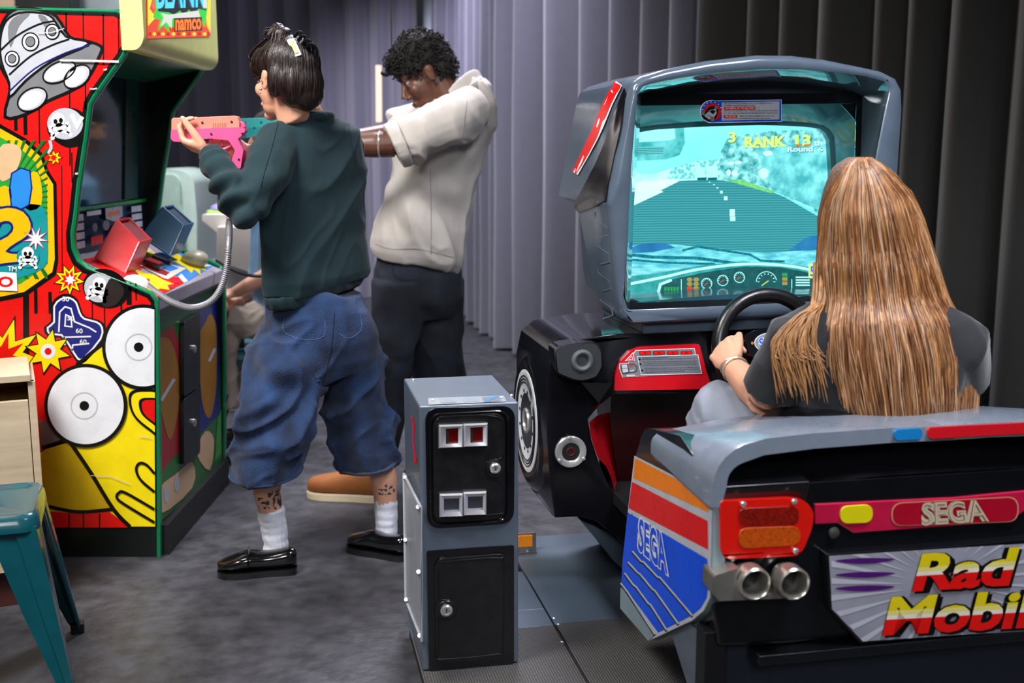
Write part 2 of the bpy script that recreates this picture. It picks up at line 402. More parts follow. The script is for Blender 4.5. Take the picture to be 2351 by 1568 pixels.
# ---- printed side art
a = Art(lambda x, y: near(x, y), (0, -1, 0))
inner = [(359, 1210), (357, 1000), (351, 694), (340, 680), (296, 661), (236, 638), (192, 622), (170, 602), (158, 574), (156, 536), (163, 491), (170, 424), (187, 313), (197, 236), (207, 217), (272, 126), (283, 106), (284, 55), (278, 40), (262, 33), (0, 26), (-296, 18), (-296, 1205)]
a.poly(inner, A_RED, 1)
a.line(inner, 9, A_BLK, 2, True)
for x, y0, y1, w in ((152, 30, 150, 4), (191, 30, 110, 3), (237, 33, 150, 3.5), (272, 40, 120, 3), (-20, 250, 330, 6), (36, 255, 300, 8), (58, 255, 310, 9), (90, 250, 330, 3), (130, 30, 330, 0.1), (160, 200, 380, 3), (196, 185, 250, 3), (120, 420, 560, 0.1), (165, 350, 420, 3), (142, 380, 640, 2), (60, 670, 860, 14), (82, 660, 720, 8), (115, 670, 720, 8), (212, 690, 780, 3), (240, 700, 760, 3), (278, 660, 720, 4), (312, 650, 690, 3), (296, 650, 700, 12), (160, 1172, 1208, 3), (193, 1178, 1208, 3), (230, 1178, 1208, 3), (272, 1178, 1208, 3)):
    a.line([(x, y0), (x + 1, y1)], w, A_BLK, 2)
# hat
a.outlined([(12, 268), (24, 200), (0, 150), (-8, 100), (10, 45), (40, 20), (90, 22), (130, 38), (160, 84), (190, 92), (232, 106), (228, 130), (205, 175), (170, 205), (110, 232), (60, 262)], A_GRY, A_BLK, 7, 3, 3)
a.outlined([(24, 222), (22, 190), (4, 140), (2, 90), (14, 50), (45, 30), (95, 30), (122, 42), (152, 84), (206, 100), (120, 140), (60, 185)], A_LGY, A_BLK, 5, 5, 3)
a.poly([(20, 60), (40, 36), (70, 32), (45, 60), (25, 110)], A_GRY, 6, 3); a.poly([(88, 36), (105, 38), (118, 60), (110, 70)], A_GRY, 6, 3)
for c in ((29, 135, 16), (71, 96, 19), (121, 73, 16)):
    a.ell(c[0], c[1], c[2], c[2] * 1.08, A_WHT, 7); a.line([(c[0] + c[2] * cos(t / 10 * pi), c[1] + c[2] * 1.08 * sin(t / 10 * pi)) for t in range(20)], 3, A_BLK, 8, True)
    a.ell(c[0], c[1], c[2] * .62, c[2] * .68, A_BLK, 8); a.ell(c[0], c[1], c[2] * .5, c[2] * .55, A_GRY, 9)
a.line([(0, 118), (40, 82), (90, 56), (128, 48)], 4, A_BLK, 7, smooth=4); a.line([(22, 172), (70, 130), (120, 104), (160, 90)], 4, A_BLK, 7, smooth=4)
a.line([(22, 210), (80, 158), (150, 122), (205, 104)], 3, A_NAVY, 7, smooth=4)
for c in ((137, 165, 40, 22, -25), (178, 176, 34, 22, -38), (75, 228, 36, 24, -30)):
    a.ell(c[0], c[1], c[2], c[3], A_LGY, 6, c[4]); a.ell(c[0] - 3, c[1] + 2, c[2] * .8, c[3] * .75, A_WHT, 7, c[4])
    a.line([(c[0] + c[2] * cos(t / 12 * pi) * cos(radians(c[4])) - c[3] * sin(t / 12 * pi) * sin(radians(c[4])), c[1] + c[2] * cos(t / 12 * pi) * sin(radians(c[4])) + c[3] * sin(t / 12 * pi) * cos(radians(c[4]))) for t in range(24)], 3.5, A_BLK, 8, True)
# round bombs with skull print
def skull(cx, cy, s, m1, L, rot=0):
    c = cos(rot); q = sin(rot); T = lambda x, y: (cx + (x * c - y * q) * s, cy + (x * q + y * c) * s)
    for sx in (-1, 1):
        a.line([T(-16 * sx, 26), T(16 * sx, 10)], 6 * s, m1, L)
        for e in ((-16 * sx, 22), (-18 * sx, 29), (16 * sx, 7), (18 * sx, 14)):
            p = T(*e); a.ell(p[0], p[1], 4.5 * s, 4.5 * s, m1, L, n=14)
    p = T(0, -4); a.ell(p[0], p[1], 14 * s, 14 * s, m1, L + 1); p = T(0, 9); a.ell(p[0], p[1], 8 * s, 7 * s, m1, L + 1)
    for sx in (-1, 1):
        p = T(5.5 * sx, -2); a.ell(p[0], p[1], 4 * s, 5 * s, A_BLK, L + 2, n=16)
a.poly([(108, 290), (112, 270), (130, 252), (155, 247), (180, 252), (193, 268), (191, 322), (178, 336), (152, 338), (125, 322), (112, 308)], A_BLK, 3, 3)
a.ell(150, 284, 41, 36, A_LGY, 4); skull(135, 280, 1.15, A_WHT, 5, -0.2); a.line([(165, 262), (178, 290), (190, 268)], 9, A_WHT, 6)
a.line([(115, 322), (118, 340), (110, 352)], 7, A_LGY, 5, smooth=4)
a.star(126, 362, 19, 9, 7, A_BLK, 4); a.star(126, 362, 16, 8, 7, A_YEL, 5); a.star(124, 362, 9, 5, 7, A_RED, 6)
# green emblem
emb = [(-60, 270), (0, 284), (60, 318), (98, 352), (112, 392), (130, 420), (134, 600), (128, 632), (60, 680), (0, 692), (-60, 690)]
a.poly(emb, A_BLK, 3); 
def inset(pts, cx, cy, k): return [(cx + (x - cx) * k, cy + (y - cy) * k) for x, y in pts]
a.poly(inset(emb, -20, 480, 0.95), A_GLD, 4); a.poly(inset(emb, -20, 480, 0.855), A_GRN, 5)
for i in range(26):
    t = -1.45 + i * 0.115; r0 = 60; r1 = 210
    pts = [(0 + r0 * cos(t), 470 + r0 * sin(t)), (0 + r1 * cos(t), 470 + r1 * sin(t)), (0 + r1 * cos(t + .05), 470 + r1 * sin(t + .05))]
    for ax, ay, ac in ((1, 0, 110), (0, -1, -322 + 0), (0, 1, 640)):
        pts = clip_poly(pts, lambda p, ax=ax, ay=ay, ac=ac: (ac - p[0]) if ax else ((p[1] - 322) if ay < 0 else (ac - p[1])))
        if len(pts) < 3: break
    if len(pts) >= 3: a.poly(pts, A_DGN, 6)
a.poly([(0, 470), (60, 468), (104, 480), (110, 560), (104, 612), (40, 640), (0, 655)], A_TEAL, 7, 3)
a.poly([(0, 340), (30, 330), (50, 345), (44, 380), (22, 410), (0, 410)], A_TAN, 7, 3)      # plain blocks of colour in place of the printed figures
a.poly([(28, 398), (70, 392), (68, 470), (28, 474)], A_LBL, 8, 2); a.poly([(0, 430), (26, 432), (24, 474), (0, 472)], A_GLD, 8, 2); a.poly([(70, 400), (92, 404), (96, 470), (60, 478)], A_GLD, 7, 3)
a.line([(28, 398), (70, 392), (68, 470), (28, 474)], 3, A_NAVY, 9, True, 2)
two = [(-30, 520), (-18, 486), (20, 474), (56, 484), (74, 512), (68, 540), (38, 560), (18, 576), (40, 580), (52, 572), (66, 580), (46, 602), (-40, 606), (-34, 570), (18, 540), (30, 522), (22, 510), (4, 512), (-2, 524)]
a.outlined(two, A_GLD, A_NAVY, 5, 9, 2)
a.star(84, 548, 32, 11, 9, A_PNK, 11, 10); a.star(84, 548, 27, 9, 9, A_WHT, 12, 10)
a.ell(66, 590, 26, 24, A_TEAL, 12); skull(66, 584, 1.0, A_WHT, 13)
a.text('TM', [(20, 621), (40, 623), (40, 612), (20, 610)], A_WHT, 12, 0.02)
a.poly([(-40, 622), (40, 626), (42, 668), (-40, 664)], A_WHT, 12); a.text('CO', [(-32, 658), (31, 659), (33, 635), (-32, 632)], A_RED, 13, 0.03)
# bursts
for cx, cy, r in ((160, 642, 34),):
    a.star(cx, cy, r + 4, r * .55 + 3, 9, A_BLK, 4, 8); a.star(cx, cy, r, r * .55, 9, A_YEL, 5, 8); a.star(cx, cy, r * .68, r * .36, 9, A_RED, 6, 8); a.star(cx + 2, cy, r * .4, r * .2, 7, A_WHT, 7, 8)
a.ell(243, 662, 54, 44, A_BLK, 4, 20); a.ell(228, 660, 34, 34, A_LGY, 5); skull(228, 656, 1.1, A_WHT, 6, 0.2); a.poly([(252, 640), (286, 664), (268, 698), (236, 700)], mat('print_brown_black', '2b2523', 0.3), 6, 3)
a.star(10, 820, 100, 46, 9, A_BLK, 4, 5); a.star(10, 820, 90, 44, 9, A_YEL, 5, 5); a.star(5, 822, 60, 26, 9, A_RED, 6, 5)
# numbered target
tg = [(122, 700), (138, 682), (158, 678), (176, 690), (184, 714), (196, 730), (226, 738), (240, 752), (236, 780), (196, 826), (180, 828), (160, 796), (140, 770), (112, 768), (106, 752), (122, 738)]
a.outlined(tg, A_NAVY, A_BLK, 8, 5, 2); a.line(inset(tg, 170, 750, .93), 4, A_WHT, 7, True, 2); a.line([(136, 762), (138, 716), (150, 704), (164, 708), (172, 738), (206, 752), (222, 762)], 3.5, A_WHT, 7)
a.line([(150, 792), (148, 774), (210, 772)], 3.5, A_WHT, 7); a.line([(166, 806), (168, 792), (206, 788)], 3.5, A_WHT, 7); a.line([(150, 748), (152, 722), (164, 728), (166, 750)], 3, A_WHT, 7, True)
for t_, x, y in (('50', 152, 686), ('50', 164, 730), ('60', 183, 759), ('60', 192, 784)):
    a.text(t_, [(x - 8, y + 5), (x + 8, y + 6), (x + 8, y - 5), (x - 8, y - 6)], A_WHT, 8, 0.02)
# small yellow shape with two white discs (plain)
a.star(112, 806, 56, 30, 8, A_BLK, 8, 12); a.star(112, 806, 50, 27, 8, A_YEL, 9, 12); a.ell(112, 806, 17, 17, A_WHT, 10); a.ell(112, 806, 8, 8, A_RED, 11)
for cx, cy, r in ():
    a.ell(cx, cy, r + 3, r + 3, A_BLK, 10); a.ell(cx, cy, r, r, A_WHT, 11); a.ell(cx, cy, 3, 3, A_BLK, 12, n=12)
# big yellow field with two white target discs
yel = [(120, 1208), (98, 1150), (92, 1040), (150, 1010), (120, 960), (120, 880), (180, 840), (240, 790), (280, 770), (354, 780), (357, 1208)]
a.poly(yel, A_YEL, 6); a.line([(98, 1028), (150, 1012), (180, 1005)], 10, A_BLK, 8, smooth=4)
a.line([(176, 838), (236, 790), (300, 752)], 8, A_BLK, 8, smooth=4)
a.poly([(92, 960), (120, 975), (150, 1002), (96, 1034)], mat('print_brown_grey', '6b625e', 0.3), 7)
a.poly([(98, 1038), (160, 1018), (200, 1080), (252, 1165), (180, 1172), (110, 1160)], mat('print_dim_yellow', 'c9a410', 0.3), 8, 3)
a.poly([(110, 1172), (180, 1178), (250, 1172), (300, 1210), (110, 1210)], A_RED, 9); a.line([(106, 1160), (180, 1174), (258, 1168)], 8, A_BLK, 11, smooth=4)
a.line([(164, 1016), (210, 1084), (262, 1168), (300, 1208)], 9, A_BLK, 12, smooth=4)
for x in (160, 193, 230): a.line([(x, 1178), (x, 1209)], 3, A_BLK, 11)
def clipx(pts, xm): return clip_poly(pts, lambda p: xm - p[0])
def disc(cx, cy, rx, ry, L, pr):
    ring = [(cx + (rx + 8) * cos(t / 32 * pi), cy + (ry + 8) * sin(t / 32 * pi)) for t in range(64)]
    a.poly(clipx(ring, 357), A_BLK, L); ring = [(cx + rx * cos(t / 32 * pi), cy + ry * sin(t / 32 * pi)) for t in range(64)]
    a.poly(clipx(ring, 356), A_WHT, L + 1); a.line([(cx - 3 + 30 * cos(t / 20 * pi), cy + 30 * sin(t / 20 * pi)) for t in range(40)] if cx < 300 else [(320 + 30 * cos(t / 20 * pi), cy + 30 * sin(t / 20 * pi)) for t in range(40)], 3, A_LGY, L + 2, True); a.ell(cx - 3 if cx < 300 else 320, cy, 11, 11, A_BLK, L + 2, n=24)
disc(330, 796, 86, 90, 13, (299, 784)); disc(199, 930, 87, 88, 17, (190, 915))
# red rounded tab with yellow border, and outlined tabs
def ringtab(pts, L): 
    a.poly(clipx([tuple(p[:2]) for p in catmull([(x, y, 0) for x, y in pts], 5)], 357), A_BLK, L)
rt = [(300, 900), (330, 892), (372, 905), (372, 1000), (345, 988), (312, 960), (298, 930)]
ringtab(rt, 13)
a.poly(clipx([tuple(p[:2]) for p in catmull([(x, y, 0) for x, y in inset(rt, 345, 940, .86)], 5)], 357), A_YEL, 14)
a.poly(clipx([tuple(p[:2]) for p in catmull([(x, y, 0) for x, y in inset(rt, 356, 942, .6)], 5)], 357), A_BLK, 15)
a.poly(clipx([tuple(p[:2]) for p in catmull([(x, y, 0) for x, y in inset(rt, 358, 942, .5)], 5)], 357), A_RED, 16)
a.line([(356, 1128), (324, 1100), (314, 1076), (322, 1062), (338, 1066), (356, 1086)], 6, A_BLK, 13, smooth=4)
a.line([(356, 1198), (290, 1158), (270, 1142), (274, 1130), (290, 1130), (356, 1168)], 6, A_BLK, 13, smooth=4)
for sx, sy, ex, ey, w in ((140, 139, 275, 142, 5), (88, 75, 150, 66, 2), (208, 204, 225, 203, 3), (322, 1000, 350, 1004, 1.5), (210, 1090, 300, 1110, 1.5), (240, 160, 248, 158, 3), (175, 398, 181, 397, 4)):
    a.line([(sx, sy), ((sx + ex) / 2, sy + 1), (ex, ey)], w, mat('scuff', 'c7c3c4', 0.5), 18)
a.build('side_art', None, root)
# ---- plinth
xb = near(357, 700).x; xl = near(-300, 700).x
def xz(name, pts_px, m, y0=YN + 0.022, y1=YF, bev=0.0, parent=None, thick=None):
    mb = MB(); mb.prism([near(*q) + Vector((0, y0 - YN, 0)) for q in pts_px], (0, y1 - y0, 0)); return mb.build(name, m, parent or root, bevel=bev)
zk = near(360, 1210).z
mb = MB(); mb.box(((xl + xb) / 2 + 0.0, (YN + YF) / 2, zk / 2), ((xb - xl) / 2 - 0.005, 0, 0), (0, (YF - YN) / 2 - 0.02, 0), (0, 0, zk / 2)); mb.build('plinth', BLKM, root)
xfb = near(352, 1000).x; mb = MB(); mb.box((xfb - .008, (YN + YF) / 2, (near(352, 712).z + zk) / 2), (.008, 0, 0), (0, (YF - YN) / 2 - .012, 0), (0, 0, (near(352, 712).z - zk) / 2)); mb.build('front_board', A_BLK, root)
xz('canopy', [(290, 114), (131, 153), (131, 120), (131, 30), (284, 36)], mat('cabinet_green_canopy', '0a5a3a', 0.35), bev=0.003)
xz('screen_glass', [(131, 150), (131, 480), (118, 480), (118, 150)], mat('dark_teal_glass', '072f38', 0.12, coat=0.8))
xz('screen_bezel', [(136, 150), (136, 478), (130, 478), (130, 150)], mat('bezel_teal', '0a3c33', 0.3), YN + 0.60, YN + 0.74)
xz('instruction_panel', [(131, 480), (134, 596), (118, 596), (118, 480)], mat('panel_navy', '0d1a45', 0.3))
xp = near(134, 500).x + 0.001
zi0, zi1 = near(131, 590).z, near(131, 482).z
ia = Art(lambda x, y: Vector((xp + 0.006, YN + 0.022 + (YF - YN - .03) * x, zi1 + (zi0 - zi1) * y)), (1, 0, 0))
ia.poly([(0, 0), (1, 0), (1, 0.08), (0, .08)], A_GRN, 1)
for i in range(4):
    ia.poly([(0.05, .15 + i * .2), (.2, .15 + i * .2), (.2, .3 + i * .2), (.05, .3 + i * .2)], A_LGY, 2)
    ia.poly([(0.78, .15 + i * .2), (.92, .15 + i * .2), (.92, .3 + i * .2), (.78, .3 + i * .2)], A_LGY, 2)
ia.poly([(.24, .12), (.4, .12), (.4, .22), (.24, .22)], A_WHT, 2); ia.poly([(.45, .1), (.66, .1), (.66, .35), (.56, .45), (.45, .35)], A_LGY, 2); ia.poly([(.48, .2), (.62, .2), (.62, .3), (.48, .3)], A_ORG, 3)
ia.ell(.32, .5, .03, .1, A_GRY, 2); ia.ell(.45, .5, .04, .12, A_GRY, 2); ia.poly([(.27, .7), (.4, .7), (.4, .9), (.27, .9)], A_RED, 2); ia.poly([(.5, .6), (.7, .55), (.72, .9), (.52, .9)], A_LGY, 2)
ia.build('instruction_art', None, root)
# ---- control deck
D0 = near(125, 592); D1 = near(356, 684)
mb = MB(); mb.prism([Vector((q.x, YN + .022, q.z)) for q in (D0, D1, D1 + Vector((0, 0, -0.045)), D1 + Vector((-.03, 0, -0.07)), D0 + Vector((0, 0, -.1)))], (0, YF - YN - .022, 0))
deck = mb.build('control_deck', mat('deck_lip_grey', '9b96a2', 0.4), root, bevel=0.004)
dn = (D1 - D0).normalized(); dnn = Vector((-dn.z, 0, dn.x)); dnn = dnn if dnn.z > 0 else -dnn
da = Art(lambda x, y: onplane(x, y, D0 + dnn * 0.001, dnn), dnn)
def dk(zx, zy): return (160 + zx * .1913, 420 + zy * .1913)
def D_(pts): return [dk(*p) for p in pts]
da.poly(D_([(150, 920), (330, 880), (1050, 840), (800, 1100), (1330, 1130), (1370, 1200), (1030, 1380)]), A_RED, 1)
da.poly(D_([(1050, 860), (1260, 760), (1560, 880), (1770, 960), (1400, 1190), (1330, 1130), (900, 1000)]), A_LBL, 1)
da.poly(D_([(1300, 1125), (1340, 1090), (1420, 1180), (1370, 1200)]), A_WHT, 2)
da.poly(D_([(1080, 880), (1250, 880), (1270, 840), (1340, 880), (1400, 860), (1450, 930), (1600, 970), (1700, 1000), (1600, 1010), (1640, 1060), (1560, 1040), (1570, 1110), (1490, 1040), (1460, 1085), (1390, 1020), (1250, 940)]), A_YEL, 3)
da.poly(D_([(890, 1080), (1000, 1100), (1130, 1170), (1250, 1215), (1170, 1230), (1200, 1290), (1080, 1270), (1010, 1330), (930, 1290), (960, 1160), (850, 1130), (740, 1010)]), A_YEL, 3)
da.poly(D_([(760, 960), (860, 760), (920, 750), (1060, 880), (960, 990), (1000, 950), (1140, 960), (1400, 1030), (1180, 1160), (1130, 1150)]), mat('deck_cream', 'd8d2c0', 0.4), 4)
da.poly(D_([(790, 960), (850, 850), (980, 820), (1020, 870), (880, 940), (820, 985)]), A_YEL, 5)
da.text('START', D_([(830, 950), (965, 885), (940, 845), (810, 905)]), A_ORG, 6, 0.02)
da.poly(D_([(1000, 960), (1140, 965), (1310, 1030), (1200, 1070), (1040, 1000)]), A_LBL, 5); da.poly(D_([(830, 1000), (1040, 1010), (1200, 1080), (1150, 1120), (900, 1030)]), A_DRD, 5)
for zx, zy in ((290, 985), (470, 1060), (590, 1110), (1270, 1190), (1215, 1250)): da.poly(D_([(zx - 35, zy - 15), (zx + 20, zy - 10), (zx + 40, zy + 15), (zx - 15, zy + 15)]), A_PNK, 4)
da.build('deck_art', None, deck)
for zx, zy, m_ in ((990, 1010, A_DRD), (1125, 945, A_LBL)):
    c = onplane(*dk(zx, zy), D0, dnn); mb = MB(); mb.box(c + dnn * 0.008, dn * 0.035, (0, .04, 0), dnn * 0.012); b_ = mb.build('start_button', BLK, root, bevel=.003)
    mb = MB(); mb.box(c + dnn * 0.0215, dn * 0.024, (0, .028, 0), dnn * 0.002); mb.build('button_cap', m_, b_)
def holster(quad, Y0, lean, dep, m, ms):
    P0 = [at(x, y, Y0 + (lean if i in (1, 2) else 0)) for i, (x, y) in enumerate(quad)]
    hb = MB(); n_ = Vector((0, dep, 0)); t = Vector((0, 0.008, 0))
    A, B, C, Dd = P0; hb.prism([A, B, C, Dd], t, m); hb.prism([p + n_ * .9 for p in (A, B, C, Dd)], t, m)
    for p, q in ((Dd, C), (A, B), (A, Dd)):
        nn = (q - p).normalized().cross(Vector((0, 1, 0))).normalized() * 0.004
        hb.prism([p - nn, q - nn, q + nn, p + nn], n_, m)
    o = hb.build('holster', m, root, bevel=0.003)
    k = MB(); k.prism([P0[0].lerp(P0[1], .5) + Vector((0, .02, 0)), P0[1].lerp(P0[2], .06) + Vector((0, .02, -.01)), P0[1].lerp(P0[2], .94) + Vector((0, .02, -.01)), P0[3].lerp(P0[2], .5) + Vector((0, .02, 0))], (0, dep - .03, 0), ms); k.build('holster_inner_shade', ms, o)  # darker block stands for the shade inside the open holster
    return o
holster([dk(305, 900), dk(575, 440), dk(835, 700), dk(660, 1090)], 3.66, 0.05, 0.13, mat('holster_red', 'd0151a', 0.3, coat=.3), mat('holster_red_shaded', '7a0a0e', 0.5))
holster([dk(860, 640), dk(1125, 285), dk(1365, 500), dk(1200, 875)], 4.0, 0.05, 0.13, mat('holster_blue', '0b5f86', 0.35, coat=.3), mat('holster_blue_shaded', '06324a', 0.5))
mb = MB(); c = at(308, 655, YN + .10); mb.ball(c + Vector((0, 0, -.015)), (.055, .05, .05)); c2 = at(330, 668, YN + .10); mb.ball(c2 + Vector((0, 0, -.012)), (.032, .042, .04)); mb.build('hose_cover', mat('cover_cream', 'dad7d2', 0.35), root)
mb = MB(); c = at(447, 589, YF - .12); mb.ball(c + Vector((0, 0, -.01)), (.05, .06, .035)); mb.build('hose_cover', mat('cover_beige', 'a8a287', 0.4), root)
# ---- front art (plane x = const) generic paint shapes, coin door
xf = near(352, 1000).x + 0.001
fa = Art(lambda x, y: onplane(x, y, (xf, 0, 0), Vector((1, 0, 0))), (1, 0, 0), 0.0008)
fa.poly([(361, 715), (505, 650), (508, 1080), (364, 1200)], A_DGN, 1)
fa.poly([(361, 770), (380, 760), (395, 745), (412, 790), (412, 1040), (395, 1050), (366, 1090)], A_DRD, 2)
fa.poly([(362, 790), (380, 775), (398, 800), (410, 860), (408, 940), (390, 1010), (372, 960), (364, 900)], A_OCH, 3, 3)
fa.poly([(455, 780), (470, 740), (482, 720), (494, 745), (496, 800), (494, 900), (480, 960), (462, 920)], A_OCH, 3, 3)
fa.poly([(452, 700), (500, 670), (504, 950), (455, 1000)], A_NAVY, 2)
fa.line([(368, 920), (398, 870)], 7, A_LGY, 4); fa.line([(478, 830), (492, 800)], 6, A_LGY, 4)
fa.poly([(366, 1120), (400, 1090), (440, 1060), (440, 1120), (366, 1180)], A_TAN, 3, 3); fa.ell(380, 1135, 6, 20, A_LGY, 4); fa.ell(404, 1112, 6, 18, A_LGY, 4); fa.poly([(450, 1040), (470, 990), (490, 1010), (480, 1080)], A_TAN, 3, 3)
fa.poly([(498, 960), (507, 940), (507, 1040), (492, 1060)], A_GRN, 3)
fa.build('front_art', None, root)
def onx(px, py, dx=0.0): return onplane(px, py, (xf + dx, 0, 0), Vector((1, 0, 0)))
for q in ([(413, 738), (451, 716), (451, 886), (413, 912)], [(413, 916), (451, 890), (451, 1040), (413, 1068)]):
    mb = MB(); mb.prism(roundpoly([onx(*p, 0.002) for p in q], 0.02), (0.014, 0, 0)); d_ = mb.build('coin_door', mat('coin_door_black', '14161a', 0.35), root, bevel=0.003)
    c = onx(444, (q[1][1] + q[2][1]) / 2 - (0 if q[0][1] < 800 else -5), 0.016); mb = MB(); mb.lathe(c, (1, 0, 0), [(0.014, 0), (0.014, .006), (.010, .009), (.001, .009)]); mb.build('lock', CHROME, d_)
# ---- marquee box
zb = near(300, 116).z; x0 = near(282, 100).x; x1 = near(334, 100).x
mb = MB(); mb.prism(roundpoly([Vector((x0, YN - .012, zb)), Vector((x1 - .02, YN - .012, zb)), Vector((x1, YN - .012, zb + .03)), Vector((x1, YN - .012, 2.05)), Vector((x0, YN - .012, 2.05))], [0.004, .02, .02, .02, .004]), (0, YF - YN + .03, 0))
mq = mb.build('marquee_box', mat('marquee_yellow_lit', 'e2e68c', 0.4, var=.05), root, bevel=0.012)  # yellow made paler to stand for the light inside the box
ma = Art(lambda x, y: onplane(x, y, (x1 + .001, 0, 0), Vector((1, 0, 0))), (1, 0, 0), 0.0012)
E = lambda n, c, s=1.1: emis('sign_' + n, c, s)
ma.poly([(336, -60), (482, -60), (482, 84), (338, 88)], E('orange', 'e2461a'), 1)
for i, x in enumerate((342, 352, 362, 372, 384, 396, 408, 420, 432, 444, 456, 468, 477)):
    ma.star(x, 78, 5.5, 3, 5, E('yellow', 'ffd93a', 1.2) if i % 2 else E('red', 'c01808', 1.0), 3, i * 20)
ma.poly([(337, -60), (350, -10), (342, 20), (356, 40), (338, 60)], E('yellow', 'ffd93a', 1.2), 2); ma.poly([(482, -60), (470, 20), (474, 60), (482, 76)], E('yellow', 'ffd93a', 1.2), 2)
ma.poly([(345, -60), (478, -60), (474, 20), (468, 64), (458, 40), (450, 60), (384, 62), (388, 76), (372, 58), (360, 72), (366, 46), (348, 40), (356, 20)], E('green', '2fd13a', 1.1), 3)
ma.poly([(352, -60), (474, -60), (470, 24), (452, 20), (444, 34), (430, 22), (420, 36), (410, 24), (396, 34), (384, 28), (360, 26)], E('black', '101a14', .3), 4)
ma.poly([(366, 30), (384, 34), (452, 24), (456, 40), (392, 42), (390, 66), (378, 50), (364, 62), (372, 40)], E('white', 'e6e6e0', 1.0), 5)
ma.text('BLANK', [(354, 20), (468, 16), (468, -60), (354, -60)], E('cyan', '55d6ff', 1.2), 6, 0.02)
ma.poly([(394, 42), (458, 39), (458, 70), (394, 73)], E('black', '101a14', .3), 7)
ma.text('namco', [(396, 71), (456, 68), (456, 42), (396, 45)], E('orange2', 'ff7a1a', 1.3), 8, 0.03)
ma.poly([(462, -60), (470, -60), (470, 18), (462, 20)], E('white', 'e6e6e0', 1.0), 7)
ma.build('marquee_sign', None, mq)
mb = MB(); cpt = at(425, 119, YF - .3); mb.ball(cpt, (.012, .012, .006)); mb.build('canopy_bolt', GRNEDGE, root)
# ---- gun hose (metal conduit) and second cable: things of their own
def wire(name, pts, depths, r, m, label, cat, ribs=False):
    P = [at(x, y, d) for (x, y), d in zip(pts, depths)]; P = catmull(P, 16, False); P = resample(P, 260 if ribs else 60, False)
    mb = MB(); mb.tube(P, [r * (1 + (0.18 if i % 2 else -0.14)) for i in range(len(P))] if ribs else r, None, 10)
    return tagp(mb.build(name, m, angle=80), label, cat)
wire('gun_hose', [(338, 655), (360, 672), (395, 694), (440, 707), (480, 695), (506, 664), (521, 615), (525, 560), (527, 505), (535, 455), (545, 410), (549, 388)], [3.60, 3.56, 3.5, 3.46, 3.44, 3.43, 3.42, 3.42, 3.50, 3.44, 3.42, 3.42], 0.0095, mat('hose_metal', '9b999e', .4, metal=.45), 'ribbed metal hose looping from the cabinet deck to the pink pistol', 'hose', True)
wire('gun_cable', [(497, 598), (520, 612), (550, 626), (580, 633), (610, 630), (640, 600), (650, 500), (640, 400), (630, 330)], [4.25, 4.2, 4.15, 4.1, 4.1, 4.05, 4.1, 4.2, 4.25], 0.006, BLKM, 'thin black cable running from the deck behind the green sweatshirt', 'cable')
# ================================================================== PLYWOOD BOX, STOOLS, BACKGROUND
PLY = mat('birch_plywood', 'cbb596', 0.5, var=0.14, scale=3.5, stretch=(1, 1, 9), col2='dcc9ab'); PLYE = mat('plywood_edge', 'b8925f', 0.6, scale=40, stretch=(.2, .2, 10), var=.25)
YB = 3.12
r2 = thing('plywood_cabinet', 'pale plywood cabinet with an open slot under its top at left edge', 'cabinet', (at(0, 1400, YB).x - .1, YB + .15, 0))
xr = at(97, 1100, YB).x; xL = at(-200, 1100, YB).x; zt = at(60, 872, YB).z; yb = YB + 0.30
def bx(parent, name, m, X0, X1, Y0, Y1, Z0, Z1, bev=0.002):
    ca, sa_ = cos(radians(24)), sin(radians(24)); cx_, cy_ = (X0 + X1) / 2 - xr, (Y0 + Y1) / 2 - YB
    mb = MB(); mb.box((xr + cx_ * ca - cy_ * sa_, YB + cx_ * sa_ + cy_ * ca, (Z0 + Z1) / 2), ((X1 - X0) / 2 * ca, (X1 - X0) / 2 * sa_, 0), (-(Y1 - Y0) / 2 * sa_, (Y1 - Y0) / 2 * ca, 0), (0, 0, (Z1 - Z0) / 2)); return mb.build(name, m, parent, bevel=bev)
bx(r2, 'top_board', PLY, xL, xr - .012, YB - .01, yb, zt - .002, zt + .018)
zs0 = at(50, 917, YB).z
bx(r2, 'front_board', PLY, xL, xr - .022, YB, YB + .018, 0.11, zs0)
bx(r2, 'side_board', PLY, xr - .02, xr, YB - .002, yb, 0.0, zt - .003)
bx(r2, 'back_board', PLYE, xL, xr - .02, yb - .02, yb, 0.05, zt - .003)
bx(r2, 'slot_shelf', PLYE, xL, xr - .02, YB + .018, yb - .02, zs0 - .03, zs0 - .012)
bx(r2, 'slot_post', PLYE, at(82, 900, YB).x - .015, at(82, 900, YB).x, YB + .001, YB + .02, zs0, zt - .003)
bx(r2, 'plinth_strip', mat('oxblood_wood', '4a2018', 0.6), xL, xr - .06, YB + .03, YB + .05, 0, .11)
TEAL = mat('teal_enamel', '07505a', 0.28, coat=0.6, var=.08)
